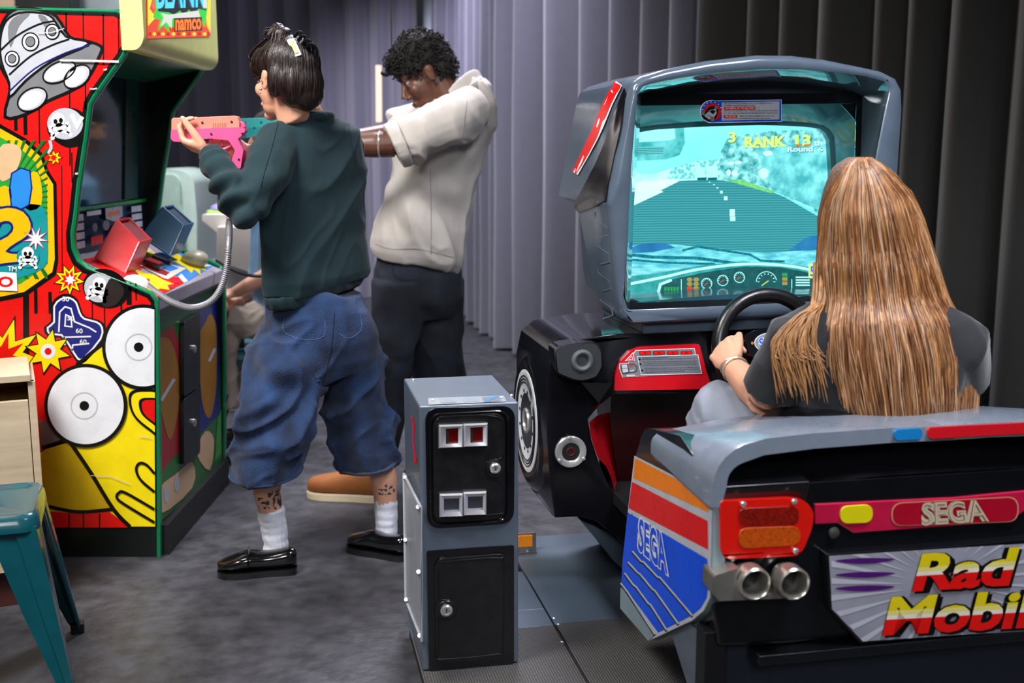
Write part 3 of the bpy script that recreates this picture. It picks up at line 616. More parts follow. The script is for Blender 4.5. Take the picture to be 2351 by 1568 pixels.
def stool(cx, cy, ang, S=0.30, h=0.45, label='', base=0.42):
    """square metal stool with four tapered splayed legs"""
    r = thing('metal_stool', label, 'stool', (cx, cy, 0)); ca, sa = cos(ang), sin(ang)
    T = lambda x, y, z: Vector((cx + x * ca - y * sa, cy + x * sa + y * ca, z))
    hs = S / 2; mb = MB()
    def sq(hh, z, rr): return roundpoly([T(-hh, -hh, z), T(hh, -hh, z), T(hh, hh, z), T(-hh, hh, z)], rr, 6)
    mb.grid([sq(hs + .006, h - .04, .045), sq(hs + .002, h - .012, .045), sq(hs - .008, h, .04), sq(hs - .02, h - .001, .035), sq(hs - .03, h - .006, .03)], TEAL, cap0=False)
    seat = mb.build('seat', TEAL, r, angle=50)
    mb = MB(); mb.disc(T(0, 0, h - .0055), .014, (0, 0, 1), None, depth=.001); mb.build('seat_hole', BLKM, seat)
    b = base / 2
    for i, j in ((1, 1), (-1, 1), (-1, -1), (1, -1)):
        mb = MB(); rings = []
        for t in (0, .15, .5, .93, 1.0):
            z = (h - .03) * (1 - t) + .0 * t; o = (hs - .002) * (1 - t) + b * t; w = .085 * (1 - t) ** .8 + .022; th = .006
            if t == 1.0: z = 0.0
            # angled L section: two flanges meeting at the outer corner with a bead
            P = [(o, o), (o, o - w * .45), (o - .004, o - w * .5), (o, o - w), (o - th, o - w), (o - .012, o - w * .5), (o - th, o - w * .3), (o - th * 2, o - th * 2), (o - w * .3, o - th), (o - w * .5, o - .012), (o - w, o - th), (o - w, o), (o - w * .5, o - .004), (o - w * .45, o)]
            rings.append([T(i * x, j * y, z) for x, y in P])
        mb.grid(rings, TEAL); lg = mb.build('leg', TEAL, r, angle=35)
        mb = MB(); mb.box(T(i * (b - .012), j * (b - .012), .014), (.017 * ca, .017 * sa, 0), (-.017 * sa, .017 * ca, 0), (0, 0, .014)); mb.build('rubber_foot', BLKM, lg, bevel=.003)
    mb = MB()
    for k in range(4):
        a0 = T(*[(q) for q in ((hs - .01) * (1, 1, -1, -1)[k], (hs - .01) * (1, -1, -1, 1)[k], h - .05)]); a1 = T((hs - .01) * (1, -1, -1, 1)[k], (hs - .01) * (-1, -1, 1, 1)[k], h - .05)
        mb.box((a0 + a1) / 2, (a1 - a0) / 2, (0, 0, .012), (a1 - a0).normalized().cross(ZZ) * .002)
    mb.build('apron', TEAL, r)
    return r
STOOL = (onz(112, 1185, .45))
stool(-1.315, 2.665, radians(18.7), .30, .45, 'teal metal stool with four splayed legs in the lower left corner', .43)
stool(at(575, 800, 4.75).x, 4.78, radians(8), .31, .48, 'teal metal stool under the seated person behind the shooting cabinet', .40)
# white rounded machine far behind
r3 = thing('white_arcade_machine', 'pale mint rounded arcade machine out of focus right of the shooting cabinet', 'arcade machine', (at(390, 500, 6.2).x, 6.2, 0))
Yw = 6.0; MINT = mat('mint_white_plastic', 'b9cdc4', 0.35, coat=.3)
mb = MB(); o_ = [at(x, y, Yw) for x, y in ((300, 392), (385, 386), (425, 394), (445, 412), (452, 500), (452, 600), (448, 640), (300, 650))]
mb.prism(roundpoly(o_, .03), (0, .45, 0)); mb.build('monitor_hood', MINT, r3, bevel=.03)
mb = MB(); o_ = [at(x, y, Yw - .015) for x, y in ((310, 402), (400, 400), (412, 412), (414, 470), (424, 500), (424, 570), (310, 580))]; mb.prism(roundpoly(o_, .02), (0, .03, 0)); mb.build('front_bezel', mat('mint_bezel', 'a9c2b6', 0.3), r3, bevel=.01)
mb = MB(); mb.box((at(375, 650, Yw).x, Yw + .2, .35), (.20, 0, 0), (0, .22, 0), (0, 0, .35)); mb.build('pedestal', MINT, r3, bevel=.03)
# cream cabinet table behind the shooter
r4 = thing('cream_game_table', 'cream white game table with a flared top behind the green sweatshirt', 'table', (at(530, 600, 5.6).x, 5.75, 0))
CREAM = mat('cream_laminate', 'd9cdc6', 0.45, var=.05)
Yt = 5.5; zt1 = at(500, 492, Yt).z; xa = at(462, 500, Yt).x; xe = at(640, 500, Yt).x
mb = MB(); mb.prism([Vector((xa, Yt, zt1)), Vector((xe, Yt, zt1)), Vector((xe, Yt, zt1 - .05)), Vector((xe - .05, Yt, zt1 - .09)), Vector((xa + .06, Yt, zt1 - .09)), Vector((xa, Yt, zt1 - .04))], (0, .5, 0)); mb.build('table_top', mat('cream_top', 'eae4dc', 0.4, var=.03), r4, bevel=.012)
mb = MB(); mb.box(((xa + xe) / 2 + .01, Yt + .25, (zt1 - .09) / 2), ((xe - xa) / 2 - .06, 0, 0), (0, .2, 0), (0, 0, (zt1 - .09) / 2)); mb.build('table_body', CREAM, r4, bevel=.01)
mb = MB(); mb.prism([at(x, y, Yt - .05) for x, y in ((497, 520), (600, 520), (596, 590), (570, 626), (497, 600))], (0, .1, 0)); mb.build('front_apron', CREAM, r4, bevel=.006)
mb = MB(); c = at(495, 487, Yt + .1); mb.lathe((c.x, c.y, zt1), (0, 0, 1), [(.045, 0), (.042, .012), (.02, .02), (.001, .02)], mat('lime_plastic', 'a9d86a', .4)); mb.lathe((c.x + .01, c.y, zt1 + .02), (0, 0, 1), [(.035, 0), (.03, .015), (.012, .024), (.001, .025)], mat('lilac_plastic', '9d90d8', .4))
tagp(mb.build('trackball', None), 'small lilac and lime dome on top of the cream game table', 'ball')
# warm light tube and small black lamp head in front of the curtain
mb = MB(); mb.tube([at(869, 150, 7.5), at(870, 280, 7.5)], .019, emis('warm_tube', 'ffd6c0', 1.6), 14); tl = mb.build('light_tube', None)
tl['label'] = 'slim warm glowing light tube hanging upright left of the man'; tl['category'] = 'lamp'
mb = MB(); c = at(869, 0, 7.5); mb.tube([at(869, 148, 7.5), Vector((at(869, 148, 7.5).x, 7.5, 3.4))], .0012, None, 6); tagp(mb.build('tube_wire', BLKM), 'thin black wire holding up the warm light tube', 'wire')
# ================================================================== DRIVING MACHINE
UC = 1.28
def mir(p, uc=UC):
    u, v, z = muvz(p); return M(2 * uc - u, v, z)
RM = thing('driving_arcade_machine', 'blue grey driving simulator cabinet with large screen, steering wheel and striped rear bumper', 'arcade machine', M(UC, 2.8, 0))
ZP = 0.045
# ---- platform
PLATE = mat('steel_blue_plate', '56636f', 0.42, metal=0.3, var=.1, scale=5); TREAD = mat('tread_rubber', '4c4a4c', 0.6, var=.2)
def tread_mat():
    m = TREAD; nt = m.node_tree; N = nt.nodes; L = nt.links; b = N['Principled BSDF']
    tc = N.new('ShaderNodeTexCoord'); mp = N.new('ShaderNodeMapping'); mp.inputs['Rotation'].default_value = (0, 0, -TH); L.new(tc.outputs['Object'], mp.inputs[0])
    ch = N.new('ShaderNodeTexVoronoi'); ch.inputs['Scale'].default_value = 150; ch.inputs['Randomness'].default_value = 0; L.new(mp.outputs[0], ch.inputs[0])
    bp = N.new('ShaderNodeBump'); bp.inputs['Strength'].default_value = 1; bp.inputs['Distance'].default_value = .004; L.new(ch.outputs['Distance'], bp.inputs['Height']); L.new(bp.outputs[0], b.inputs['Normal'])
    cr = N.new('ShaderNodeValToRGB'); cr.color_ramp.elements[0].color = (.13, .125, .13, 1); cr.color_ramp.elements[1].color = (.03, .028, .02, 1); cr.color_ramp.elements[1].position = .6
    L.new(ch.outputs['Distance'], cr.inputs[0]); L.new(cr.outputs[0], b.inputs['Base Color'])
tread_mat()
us = muvz(onz(1270, 1430, ZP))[0]; vs_ = muvz(onz(1272, 1432, ZP))[1]; vs2 = muvz(onz(1230, 1439, ZP))[1]
uL = muvz(onz(972, 1560, ZP))[0]; vF = muvz(onz(1300, 1226, ZP))[1]; uR = UC + .62; vN = 1.80; vsb = muvz(onz(978, 1543, ZP))[1] + .32; usr = muvz(onz(1190, 1530, ZP))[0] - .02
def slab(name, u0, u1, v0, v1, z0, z1, m, parent=RM, bev=0.002):
    mb = MB(); mb.box(M((u0 + u1) / 2, (v0 + v1) / 2, (z0 + z1) / 2), MW * ((u1 - u0) / 2), MA * ((v1 - v0) / 2), ZZ * ((z1 - z0) / 2)); return mb.build(name, m, parent, bevel=bev)
slab('base_frame', us, uR, vN, vF - .005, 0, ZP - .006, BLKM); slab('base_frame', uL + .005, us - .003, vN, vsb - .004, 0, ZP - .006, BLKM); slab('base_frame', usr, us - .003, vsb, vF - .32, 0, ZP - .006, BLKM)
slab('base_plate', us + .002, uR, vs_, vF, ZP - .008, ZP, PLATE)
slab('base_plate', uL, us - .002, vs2, vsb, ZP - .008, ZP, PLATE); slab('base_plate', usr, us - .002, vsb + .001, vF - .3, ZP - .008, ZP, PLATE)
slab('tread_mat', us + .004, uR, vN, vs_ - .003, ZP - .006, ZP + .002, TREAD)
slab('tread_mat', uL, us - .004, vN, vs2 - .003, ZP - .006, ZP + .002, TREAD)
for px, py in ((1271, 1420), (1281, 1434), (1290, 1475), (1212, 1268)):
    p = onz(px, py, ZP); mb = MB(); mb.ball(p + ZZ * .001, (.006, .006, .003), n=10); mb.build('screw', CHROME, RM)
# amber reflector on its bracket
p = onz(1190, 1268, ZP); pu, pv, _ = muvz(p)
slab('reflector_bracket', pu - .04, pu + .058, pv, pv + .003, ZP, ZP + .062, STEEL); slab('reflector_bracket', pu - .04, pu + .058, pv - .02, pv + .003, ZP, ZP + .003, STEEL)
rf = slab('reflector', pu - .04, pu + .045, pv - .008, pv, ZP + .018, ZP + .056, mat('amber_reflector', 'd9820c', 0.2, coat=.6, scale=300, var=.3))
# ---- monitor housing
vf = 2.95
ring_px = [(1735, 127, 3.5), (1620, 140, 3.5), (1520, 160, 3.5), (1468, 176, 3.5), (1447, 192, 3.5), (1436, 230, 3.5), (1424, 290, 3.5), (1404, 390, 3.5), (1388, 466, 3.5), (1392, 480, 3.29), (1398, 540, 3.26), (1406, 620, 3.22), (1414, 690, 3.18), (1424, 730, 3.15), (1442, 744, 3.15), (1580, 738, 3.15), (1724, 731, 3.15), (1900, 723, 3.15), (2008, 717, 3.15), (2024, 704, 3.18), (2033, 640, 3.22), (2042, 560, 3.26), (2050, 470, 3.29), (2055, 450, 3.5), (2062, 330, 3.5), (2067, 250, 3.5), (2065, 205, 3.5), (2052, 180, 3.5), (2020, 164, 3.5), (1960, 151, 3.5), (1890, 137, 3.5), (1815, 128, 3.5)]
# denser
def dens(L, k):
    out = []
    for i, p in enumerate(L):
        q = L[(i + 1) % len(L)]
        for j in range(k): out.append(tuple(p[t] + (q[t] - p[t]) * j / k for t in range(len(p))))
    return out
rp = dens(ring_px, 3)
cen = Mv(1745, 440, vf)
outer = [Mv(x, y, vf + .025) for x, y, v in rp]
def shrink(ring, k, dv):
    out = []
    for p in ring:
        d = (cen - p); d -= MA * d.dot(MA); out.append(p + d.normalized() * k + MA * dv)
    return out
inner_px = [(1745, 158), (1640, 166), (1560, 178), (1500, 191), (1478, 198), (1465, 216), (1461, 260), (1456, 320), (1451, 380), (1448, 430), (1446, 470), (1444, 520), (1441, 590), (1438, 660), (1436, 706), (1450, 712), (1600, 706), (1724, 700), (1880, 692), (1940, 689), (1952, 680), (1962, 620), (1972, 560), (1988, 480), (1999, 430), (2013, 360), (2036, 240), (2044, 205), (2034, 187), (1990, 175), (1940, 168), (1840, 159)]
inner = [Mv(x, y, vf) for x, y in dens([(a_, b_) for a_, b_ in inner_px], 3)]
back = []
for p, (x, y, v) in zip(outer, rp): u_, v_, z_ = muvz(p); back.append(M(u_, v, z_))
gback_px = [(1745, 187), (1640, 192), (1560, 200), (1500, 210), (1470, 214), (1450, 222), (1448, 260), (1446, 320), (1440, 380), (1436, 430), (1434, 470), (1432, 520), (1430, 590), (1426, 660), (1424, 706), (1440, 716), (1600, 710), (1724, 704), (1880, 696), (1935, 692), (1945, 684), (1950, 620), (1958, 560), (1966, 480), (1970, 430), (1975, 360), (1979, 240), (1978, 221), (1965, 214), (1930, 204), (1880, 197), (1820, 190)]
vg = 3.12
gback = [Mv(x, y, vg) for x, y in dens(gback_px, 3)]
def lerpr(A, B, t): return [a_.lerp(b_, t) for a_, b_ in zip(A, B)]
mb = MB()
deepr = []
for p in shrink(back, .05, 0): u_, v_, z_ = muvz(p); deepr.append(M(u_, 3.47, z_))
mb.grid([deepr, shrink(back, .045, .01), back, lerpr(back, outer, .5), outer, shrink(outer, .004, -.013), shrink(outer, .012, -.022), [p + MA * .002 for p in shrink(inner, -.008, 0)], shrink(inner, .0, .006)] , GREYP, cap0=True, cap1=False)
def at_v(p, v): u_, v_, z_ = muvz(p); return M(u_, v, z_)
midr = [at_v(a_.lerp(b_, .82), vf + .06) for a_, b_ in zip(inner, gback)]
mb.grid([shrink(inner, .0, .006), midr, gback], mat('housing_liner', '6a7c86', .06, metal=.35, coat=1.0, rvar=.03), cap0=False, cap1=False)
hous = mb.build('monitor_housing', None, RM, angle=50)
# side visor: black gloss panel, red stripe (printed on the left side, follows ring points)
def side_strip(name, seq, m, off=.003, parent=None, step=None):
    """seq: list of rows (px, py) polygons placed on plane through left side"""
uS0 = muvz(Mv(1424, 290, 3.0))[0]
def Psd(x, y):
    """point on the housing's left side at pixel: side is the ruled surface along v through the front outline"""
    L = [(q[0], q[1]) for q in ring_px[3:14]]
    best = None
    for v in [2.96 + i * .01 for i in range(60)]:
        p = Mv(x, y, v); fu, fv, fz = muvz(p)
        for (x0_, y0_), (x1_, y1_) in zip(L, L[1:]):
            A = muvz(Mv(x0_, y0_, vf + .025)); B = muvz(Mv(x1_, y1_, vf + .025))
            if (A[2] - fz) * (B[2] - fz) <= 0 and abs(A[2] - B[2]) > 1e-6:
                uu = A[0] + (B[0] - A[0]) * (fz - A[2]) / (B[2] - A[2]); e = abs(uu - fu)
                if best is None or e < best[0]: best = (e, p)
    return best[1] if best else Mv(x, y, 3.1)
sa = Art(Psd, -MW, 0.001)
def fillgrid(art, left, right, m, layer, n=10):
    """ruled patch between two poly-lines in drawing units"""
    Lp = resample([Vector((x, y, 0)) for x, y in left], n, False); Rp = resample([Vector((x, y, 0)) for x, y in right], n, False)
    rows = []
    for a_, b_ in zip(Lp, Rp): rows.append([art.P(a_.lerp(b_, t / 5), layer) for t in range(6)])
    art.grid(rows, m, closed=False)
fillgrid(sa, [(1436, 200), (1412, 260), (1390, 330), (1362, 392), (1336, 440), (1318, 470)], [(1440, 214), (1428, 290), (1412, 360), (1396, 440), (1390, 468), (1330, 488)], BLK, 4)
fillgrid(sa, [(1418, 186), (1390, 240), (1362, 310), (1342, 350), (1320, 395)], [(1432, 196), (1410, 240), (1386, 300), (1360, 350), (1330, 402)], A_WHT, 5)
fillgrid(sa, [(1414, 188), (1386, 240), (1358, 310), (1338, 352), (1318, 392)], [(1430, 196), (1406, 240), (1382, 300), (1356, 352), (1326, 400)], A_RED, 6)
sa.build('side_livery', None, hous, fixn=False)
# moulded chevrons on lower side
for k in range(4):
    y0 = 490 + k * 62 ; x0 = 1366 + k * 3
    pts = [(x0, y0 - 4), (x0 + 1, y0 + 12), (x0 + 30, y0 + 33), (x0 + 31, y0 + 50), (x0 + 10, y0 + 55)]
    mb = MB(); mb.tube([Psd(*q) + MW * .001 for q in pts], .0026, None, 8); mb.build('side_rib', GREYP, hous)
# ---- black glass frame, glass, inner shroud, picture tube
GF = [(1436, 217), (1983, 213), (1976, 360), (1966, 560), (1948, 696), (1700, 706), (1426, 716)]
GI = [(1440, 243), (1966, 237), (1963, 360), (1955, 560), (1938, 676), (1700, 686), (1432, 696)]
def rs(L, v, r=0.01): return roundpoly([Mv(x, y, v) for x, y in L], r, 3)
mb = MB(); A_ = rs(GF, vg - .002, .012); B_ = rs(GI, vg - .006, .006); C_ = rs(GI, vg + .02, .006); D_ = rs(GF, vg + .02, .012)
mb.grid([D_, A_, B_, C_], BLK, cap0=False, cap1=False, smooth=False); gf = mb.build('glass_frame', BLK, RM)
mb = MB()   # valance plate between shroud and black frame
mb.grid([gback, [g.lerp(c_, t_) for g, c_, t_ in zip(gback, resample(D_, len(gback)), [0] * len(gback))]], GREYD, cap0=False, cap1=False)
top_a = [(1436, 222), (1450, 222), (1470, 214), (1500, 210), (1560, 200), (1640, 192), (1745, 187), (1820, 190), (1880, 197), (1930, 204), (1965, 214), (1979, 224)]
mv_ = MB(); mv_.grid([[Mv(x, y - 2, vg + .004) for x, y in top_a], [Mv(x, 232, vg + .004) for x, y in top_a]], GREYD, closed=False); mv_.build('valance', GREYD, RM, fixn=False)
for tri in ([(1440, 243), (1462, 243), (1440, 268)], [(1930, 239), (1966, 237), (1963, 275), (1948, 258)], [(1432, 666), (1450, 684), (1470, 694), (1432, 697)]):
    mb = MB(); mb.prism([Mv(x, y, vg + .002) for x, y in tri], MA * .004, BLK); mb.build('corner_bracket', BLK, gf)
def glassmat():
    m = bpy.data.materials.new('tinted_glass'); m.use_nodes = True; nt = m.node_tree; N = nt.nodes; L = nt.links; N.remove(N['Principled BSDF'])
    t = N.new('ShaderNodeBsdfTransparent'); t.inputs[0].default_value = (.80, 1, 1, 1); g = N.new('ShaderNodeBsdfGlossy'); g.inputs['Roughness'].default_value = .03
    nz = N.new('ShaderNodeTexNoise'); nz.inputs['Scale'].default_value = 4; mr = N.new('ShaderNodeMapRange'); mr.inputs['To Min'].default_value = .02; mr.inputs['To Max'].default_value = .04
    L.new(nz.outputs[0], mr.inputs[0]); L.new(mr.outputs[0], g.inputs['Roughness'])
    fr = N.new('ShaderNodeFresnel'); fr.inputs[0].default_value = 1.2; mx = N.new('ShaderNodeMixShader')
    L.new(fr.outputs[0], mx.inputs[0]); L.new(t.outputs[0], mx.inputs[1]); L.new(g.outputs[0], mx.inputs[2]); L.new(mx.outputs[0], N['Material Output'].inputs[0]); return m
mb = MB(); mb.prism(rs(GI, vg + .006, .006), MA * .003); mb.build('screen_glass', glassmat(), gf)
vc = 3.32
CR = [(1380, 320), (1500, 298), (1610, 291), (1750, 287), (1850, 291), (1890, 297), (1904, 318), (1910, 420), (1914, 560), (1908, 662), (1800, 668), (1620, 676), (1384, 684)]
SHR = mat('shroud_grey', '6a7c84', 0.16, coat=.5)
n_ = 96
gi = resample([Mv(x, y, vg + .03) for x, y in GI], n_); cr = resample(roundpoly([Mv(x, y, vc - .03) for x, y in CR], .01), n_)
# align start
k0 = min(range(n_), key=lambda i: (cr[i] - Mv(1385, 318, vc - .03)).length); g0 = min(range(n_), key=lambda i: (gi[i] - Mv(1440, 243, vg + .03)).length)
cr = cr[k0:] + cr[:k0]; gi = gi[g0:] + gi[:g0]
if (cr[10] - gi[10]).length > (cr[-10] - gi[10]).length: cr = [cr[0]] + cr[1:][::-1]
cc = sum(cr, Vector()) / n_
wide = [p + (p - cc).normalized() * .03 + MA * .03 for p in gi]
mb = MB(); mb.grid([gi, wide, lerpr(wide, cr, .75), [p + (p - cc).normalized() * .012 for p in cr], cr, [p + MA * .025 for p in cr]], SHR, cap0=False, cap1=False); mb.build('screen_shroud', SHR, RM)
mb = MB(); mb.prism([p + MA * .03 for p in cr], MA * .02, BLKM); crt = mb.build('picture_tube', BLKM, RM)
# ---- picture: polygons that glow like the tube's image
SS = 1.2
def S(n, c, c2=None, st=1.0, **k): return emis('scr_' + n, c, st * SS, c2, **k)
s = Art(lambda x, y: Mv(x, y, vc - .002), -MA, 0.0006)
SKY = S('sky', '78e8ee', 'a0fafc', 1.25, scale=3); s.poly([(1377, 280), (1925, 280), (1925, 690), (1377, 690)], SKY, 0)
s.poly([(1377, 395), (1500, 400), (1560, 380), (1640, 372), (1680, 400), (1680, 420), (1377, 425)], S('haze', 'bdf6f8', 'e0ffff', 1.2, scale=30), 1)
s.poly([(1377, 425), (1560, 410), (1640, 412), (1500, 440), (1420, 490), (1377, 500)], S('snow', 'dfffff', 'f4ffff', 1.25, scale=10), 2)
s.poly([(1545, 385), (1600, 370), (1650, 365), (1680, 380), (1680, 415), (1560, 416), (1530, 408)], S('hedge', '7fd0d0', 'd8ffff', 1.0, scale=90, kind='voronoi'), 2)
s.poly([(1655, 345), (1670, 318), (1720, 306), (1780, 300), (1925, 296), (1925, 520), (1860, 480), (1800, 450), (1740, 424), (1660, 412), (1652, 380)], S('trees', '3b9aa0', 'c8ffff', 1.0, scale=55, detail=8), 3)
s.poly([(1740, 330), (1925, 330), (1925, 500), (1850, 470), (1780, 440), (1750, 400)], S('trees2', '58b4bc', 'aef6f8', 1.0, scale=26, detail=6), 4)
for x, y, rx, ry in ((1672, 396, 5, 7), (1686, 398, 7, 8), (1678, 375, 7, 4), (1694, 373, 8, 4), (1752, 398, 11, 12), (1762, 352, 11, 6)): s.ell(x, y, rx, ry, S('blossom', 'e0ffff', None, 1.25), 5)
s.poly([(1596, 386), (1616, 384), (1620, 410), (1596, 412)], S('truck', 'c8f8f4', None, 1.2), 4); s.poly([(1622, 382), (1646, 380), (1648, 410), (1622, 412)], S('truck', 'c8f8f4'), 4)
for x in (1600, 1624): s.poly([(x, 408), (x + 22, 407), (x + 20, 415), (x, 415)], S('dk', '0f6a70', None, .9), 5)
ROAD = S('road', '3f8c96', '5aacb4', .9, scale=42, kind='wave')
s.poly([(1377, 500), (1430, 480), (1560, 415), (1640, 412), (1730, 424), (1800, 452), (1880, 498), (1925, 530), (1925, 600), (1377, 600)], ROAD, 5)
s.poly([(1377, 440), (1500, 430), (1522, 440), (1440, 478), (1377, 500)], S('snow', 'dfffff'), 6)
s.poly([(1660, 412), (1700, 412), (1780, 440), (1770, 444), (1700, 424)], S('grass', 'a8e070', '6cc090', 1.0, scale=80), 6)
for x, y, w, h in ((1628, 418, 3, 2), (1638, 424, 4, 2), (1646, 431, 4, 3), (1655, 441, 6, 6), (1665, 455, 8, 9), (1680, 488, 12, 16), (1681, 502, 12, 10)): s.poly([(x - w / 2, y - h / 2), (x + w / 2, y - h / 2), (x + w / 2, y + h / 2), (x - w / 2, y + h / 2)], S('dash', 'd4fff4', None, 1.25), 7)
# rear mirror
s.poly([(1377, 300), (1570, 292), (1572, 330), (1560, 356), (1530, 366), (1377, 374)], S('mir1', '3aa6aa', '8fe0e2', 1.0, scale=20), 3); s.poly([(1377, 300), (1548, 294), (1550, 318), (1540, 322), (1377, 332)], S('mir2', 'b4f6fa', None, 1.2), 4)
s.poly([(1377, 340), (1524, 336), (1528, 350), (1377, 360)], S('mir3', '7cc8cc', None, 1.0), 4)
for i in range(4): s.line([(1400, 343 + i * 4), (1522, 340 + i * 4)], 1.2, S('dk', '0f6a70'), 5)
# bonnet, wipers
s.poly([(1377, 585), (1440, 566), (1500, 558), (1560, 562), (1640, 572), (1760, 580), (1840, 575), (1925, 545), (1925, 690), (1377, 690)], S('bonnet', '5cb6c8', 'a4ecf4', 1.0, scale=22, stretch=(1, 1, 4)), 7)
s.poly([(1430, 574), (1470, 560), (1520, 556), (1550, 568), (1500, 578), (1440, 582)], S('bo2', '2a6fae', '4690c4', .9, scale=12), 8)
s.poly([(1806, 575), (1850, 545), (1925, 530), (1925, 570), (1850, 575)], S('bo2', '2a6fae'), 8)
s.line([(1400, 580), (1500, 590), (1600, 592), (1700, 606)], 7, S('wip', '116a80', '2c9aaa', .8, scale=90), 9)
s.line([(1565, 575), (1600, 566), (1660, 575), (1720, 584), (1745, 598), (1800, 600)], 5, S('wip', '116a80'), 9)
s.line([(1400, 592), (1520, 602), (1640, 606)], 5, S('wip', '116a80'), 9)
s.poly([(1377, 610), (1500, 618), (1640, 610), (1600, 630), (1500, 640), (1377, 650)], S('bo3', 'bdeef4', '6cc0cc', 1.0, scale=24, stretch=(1, 1, 5)), 8)
# dash
s.poly([(1377, 640), (1500, 628), (1600, 610), (1700, 600), (1800, 604), (1925, 622), (1925, 690), (1377, 690)], S('dsh0', '2f9696', '52b6b4', .9, scale=40), 10)
s.line([(1440, 652), (1520, 636), (1600, 618), (1700, 606), (1790, 608), (1860, 620), (1880, 640), (1878, 660)], 6, S('rim', 'd4fcf8', None, 1.2), 12, smooth=4)
s.poly([(1512, 674), (1520, 650), (1545, 640), (1620, 624), (1700, 612), (1790, 613), (1850, 624), (1868, 636), (1872, 660), (1800, 664)], S('dsh', '24555a', '2f6a6c', .8, scale=60), 13)
s.line([(1508, 676), (1514, 652), (1540, 642)], 6, S('rim', 'd4fcf8'), 14); s.line([(1512, 676), (1800, 668), (1872, 662)], 4, S('rim', 'd4fcf8'), 14)
for i in range(5): s.poly([(1523 + i * 7, 658), (1528 + i * 7, 658), (1528 + i * 7, 666), (1523 + i * 7, 667)], S('gl', '3ea65c', None, .9), 15)
s.line([(1562, 640), (1562, 668)], 1.5, S('rim', 'd4fcf8'), 15); s.line([(1815, 640), (1815, 660)], 1.5, S('rim', 'd4fcf8'), 15)
for i, x in enumerate((1581, 1596)):
    for j in range(3): s.ell(x, 641 + j * 10, 6.5, 5, S('lamp_r', 'f04a22', None, 1.1) if (i == 0 and j == 2) else S('lamp_o', 'c89a50', None, .9), 15, n=14)
for cx, cy, r in ((1657, 643, 12), (1695, 636, 12), (1757, 646, 23), (1620, 650, 12)):
    s.line([(cx + r * cos(t), cy + r * sin(t)) for t in [-pi + i * (pi * 2 if r != 23 else pi) / 20 for i in range(20)]], 1.4, S('rim', 'd4fcf8'), 15, r != 23)
    for i in range(8): t = -pi + i * .45; s.line([(cx + r * .7 * cos(t), cy + r * .7 * sin(t)), (cx + r * .88 * cos(t), cy + r * .88 * sin(t))], 1.4, S('rim', 'd4fcf8'), 15)
    s.line([(cx - r * .5, cy + r * .4), (cx + r * .2, cy - r * .1)], 2.2, S('lamp_r', 'f04a22') if r != 23 else S('lamp_y', 'f0dc60', None, 1.1), 16)
for j, c in enumerate(('gl', 'lamp_o', 'lamp_o')): s.poly([(1793, 626 + j * 10), (1805, 626 + j * 10), (1805, 634 + j * 10), (1793, 634 + j * 10)], _mats['scr_' + c], 15)
for j in range(4): s.line([(1824, 636 + j * 6), (1856, 636 + j * 6)], 3, S('rim', 'd4fcf8'), 15)
# lettering on the picture
YL = S('let', 'f2f27a', None, 1.2); OR = S('lor', 'f07a3c', None, 1.1); WH = S('lwh', 'e8f8ff', None, 1.2)
def stext(t, q, m, L=20, off=.03): 
    s.text(t, [(x + 1.5, y + 1.5) for x, y in q], S('dk', '0f6a70'), L - 1, off); s.text(t, q, m, L, off)
stext('RANK', [(1706, 339), (1801, 336), (1800, 312), (1706, 314)], YL, 20, .05)
for a_, y0_ in ((1706, 339), (1730, 339), (1754, 338), (1778, 337)):      # slab serifs
    s.poly([(a_ - 1, y0_ - 3), (a_ + 9, y0_ - 3), (a_ + 9, y0_), (a_ - 1, y0_)], YL, 20); s.poly([(a_ + 13, y0_ - 3), (a_ + 23, y0_ - 3), (a_ + 23, y0_), (a_ + 13, y0_)], YL, 20)
stext('3', [(1669, 328), (1686, 327), (1686, 302), (1669, 303)], YL, 20, .04)
stext('13', [(1822, 336), (1857, 335), (1857, 309), (1822, 310)], YL, 20, .04); s.text('th', [(1864, 334), (1884, 334), (1884, 322), (1864, 322)], WH, 20, .03)
for x in (1822, 1842): s.poly([(x, 331), (x + 14, 331), (x + 14, 336), (x, 336)], OR, 21)
stext('Round', [(1804, 349), (1862, 348), (1862, 336), (1804, 337)], WH, 20, .03); stext('6', [(1873, 348), (1885, 348), (1885, 338), (1873, 338)], WH, 20, .03)
s.poly([(1853, 605), (1885, 605), (1885, 638), (1853, 638)], YL, 18); s.text('50', [(1856, 634), (1882, 633), (1882, 609), (1856, 610)], S('lbl', '5a6ae8', None, 1.), 19, .03)
s.build('picture', None, crt)
# sticker on the glass frame
w = Art(lambda x, y: Mv(x, y, vg - .0075), -MA, 0.0004)
def st(zx, zy): return (1280 + zx * .43363, 100 + zy * .43363)
def ST(L): return [st(*q) for q in L]
w.poly(ST([(800, 302), (1187, 297), (1186, 414), (820, 420)]), A_WHT, 1); w.ell(*st(815, 360), 27, 26.5, A_WHT, 1)
w.poly(ST([(820, 305), (1184, 300), (1183, 411), (822, 416)]), A_BLU, 2); w.ell(*st(817, 360), 25, 25, A_BLU, 2)
w.ell(*st(820, 362), 20, 20, A_RED, 3); w.poly(ST([(868, 312), (1174, 306), (1173, 402), (868, 408)]), A_LGY, 4)
for i in range(11):
    t = radians(120 + i * 24); w.star(st(817, 360)[0] + 22.2 * cos(t), st(817, 360)[1] + 22.2 * sin(t), 2.2, .9, 5, A_WHT, 4, -18)
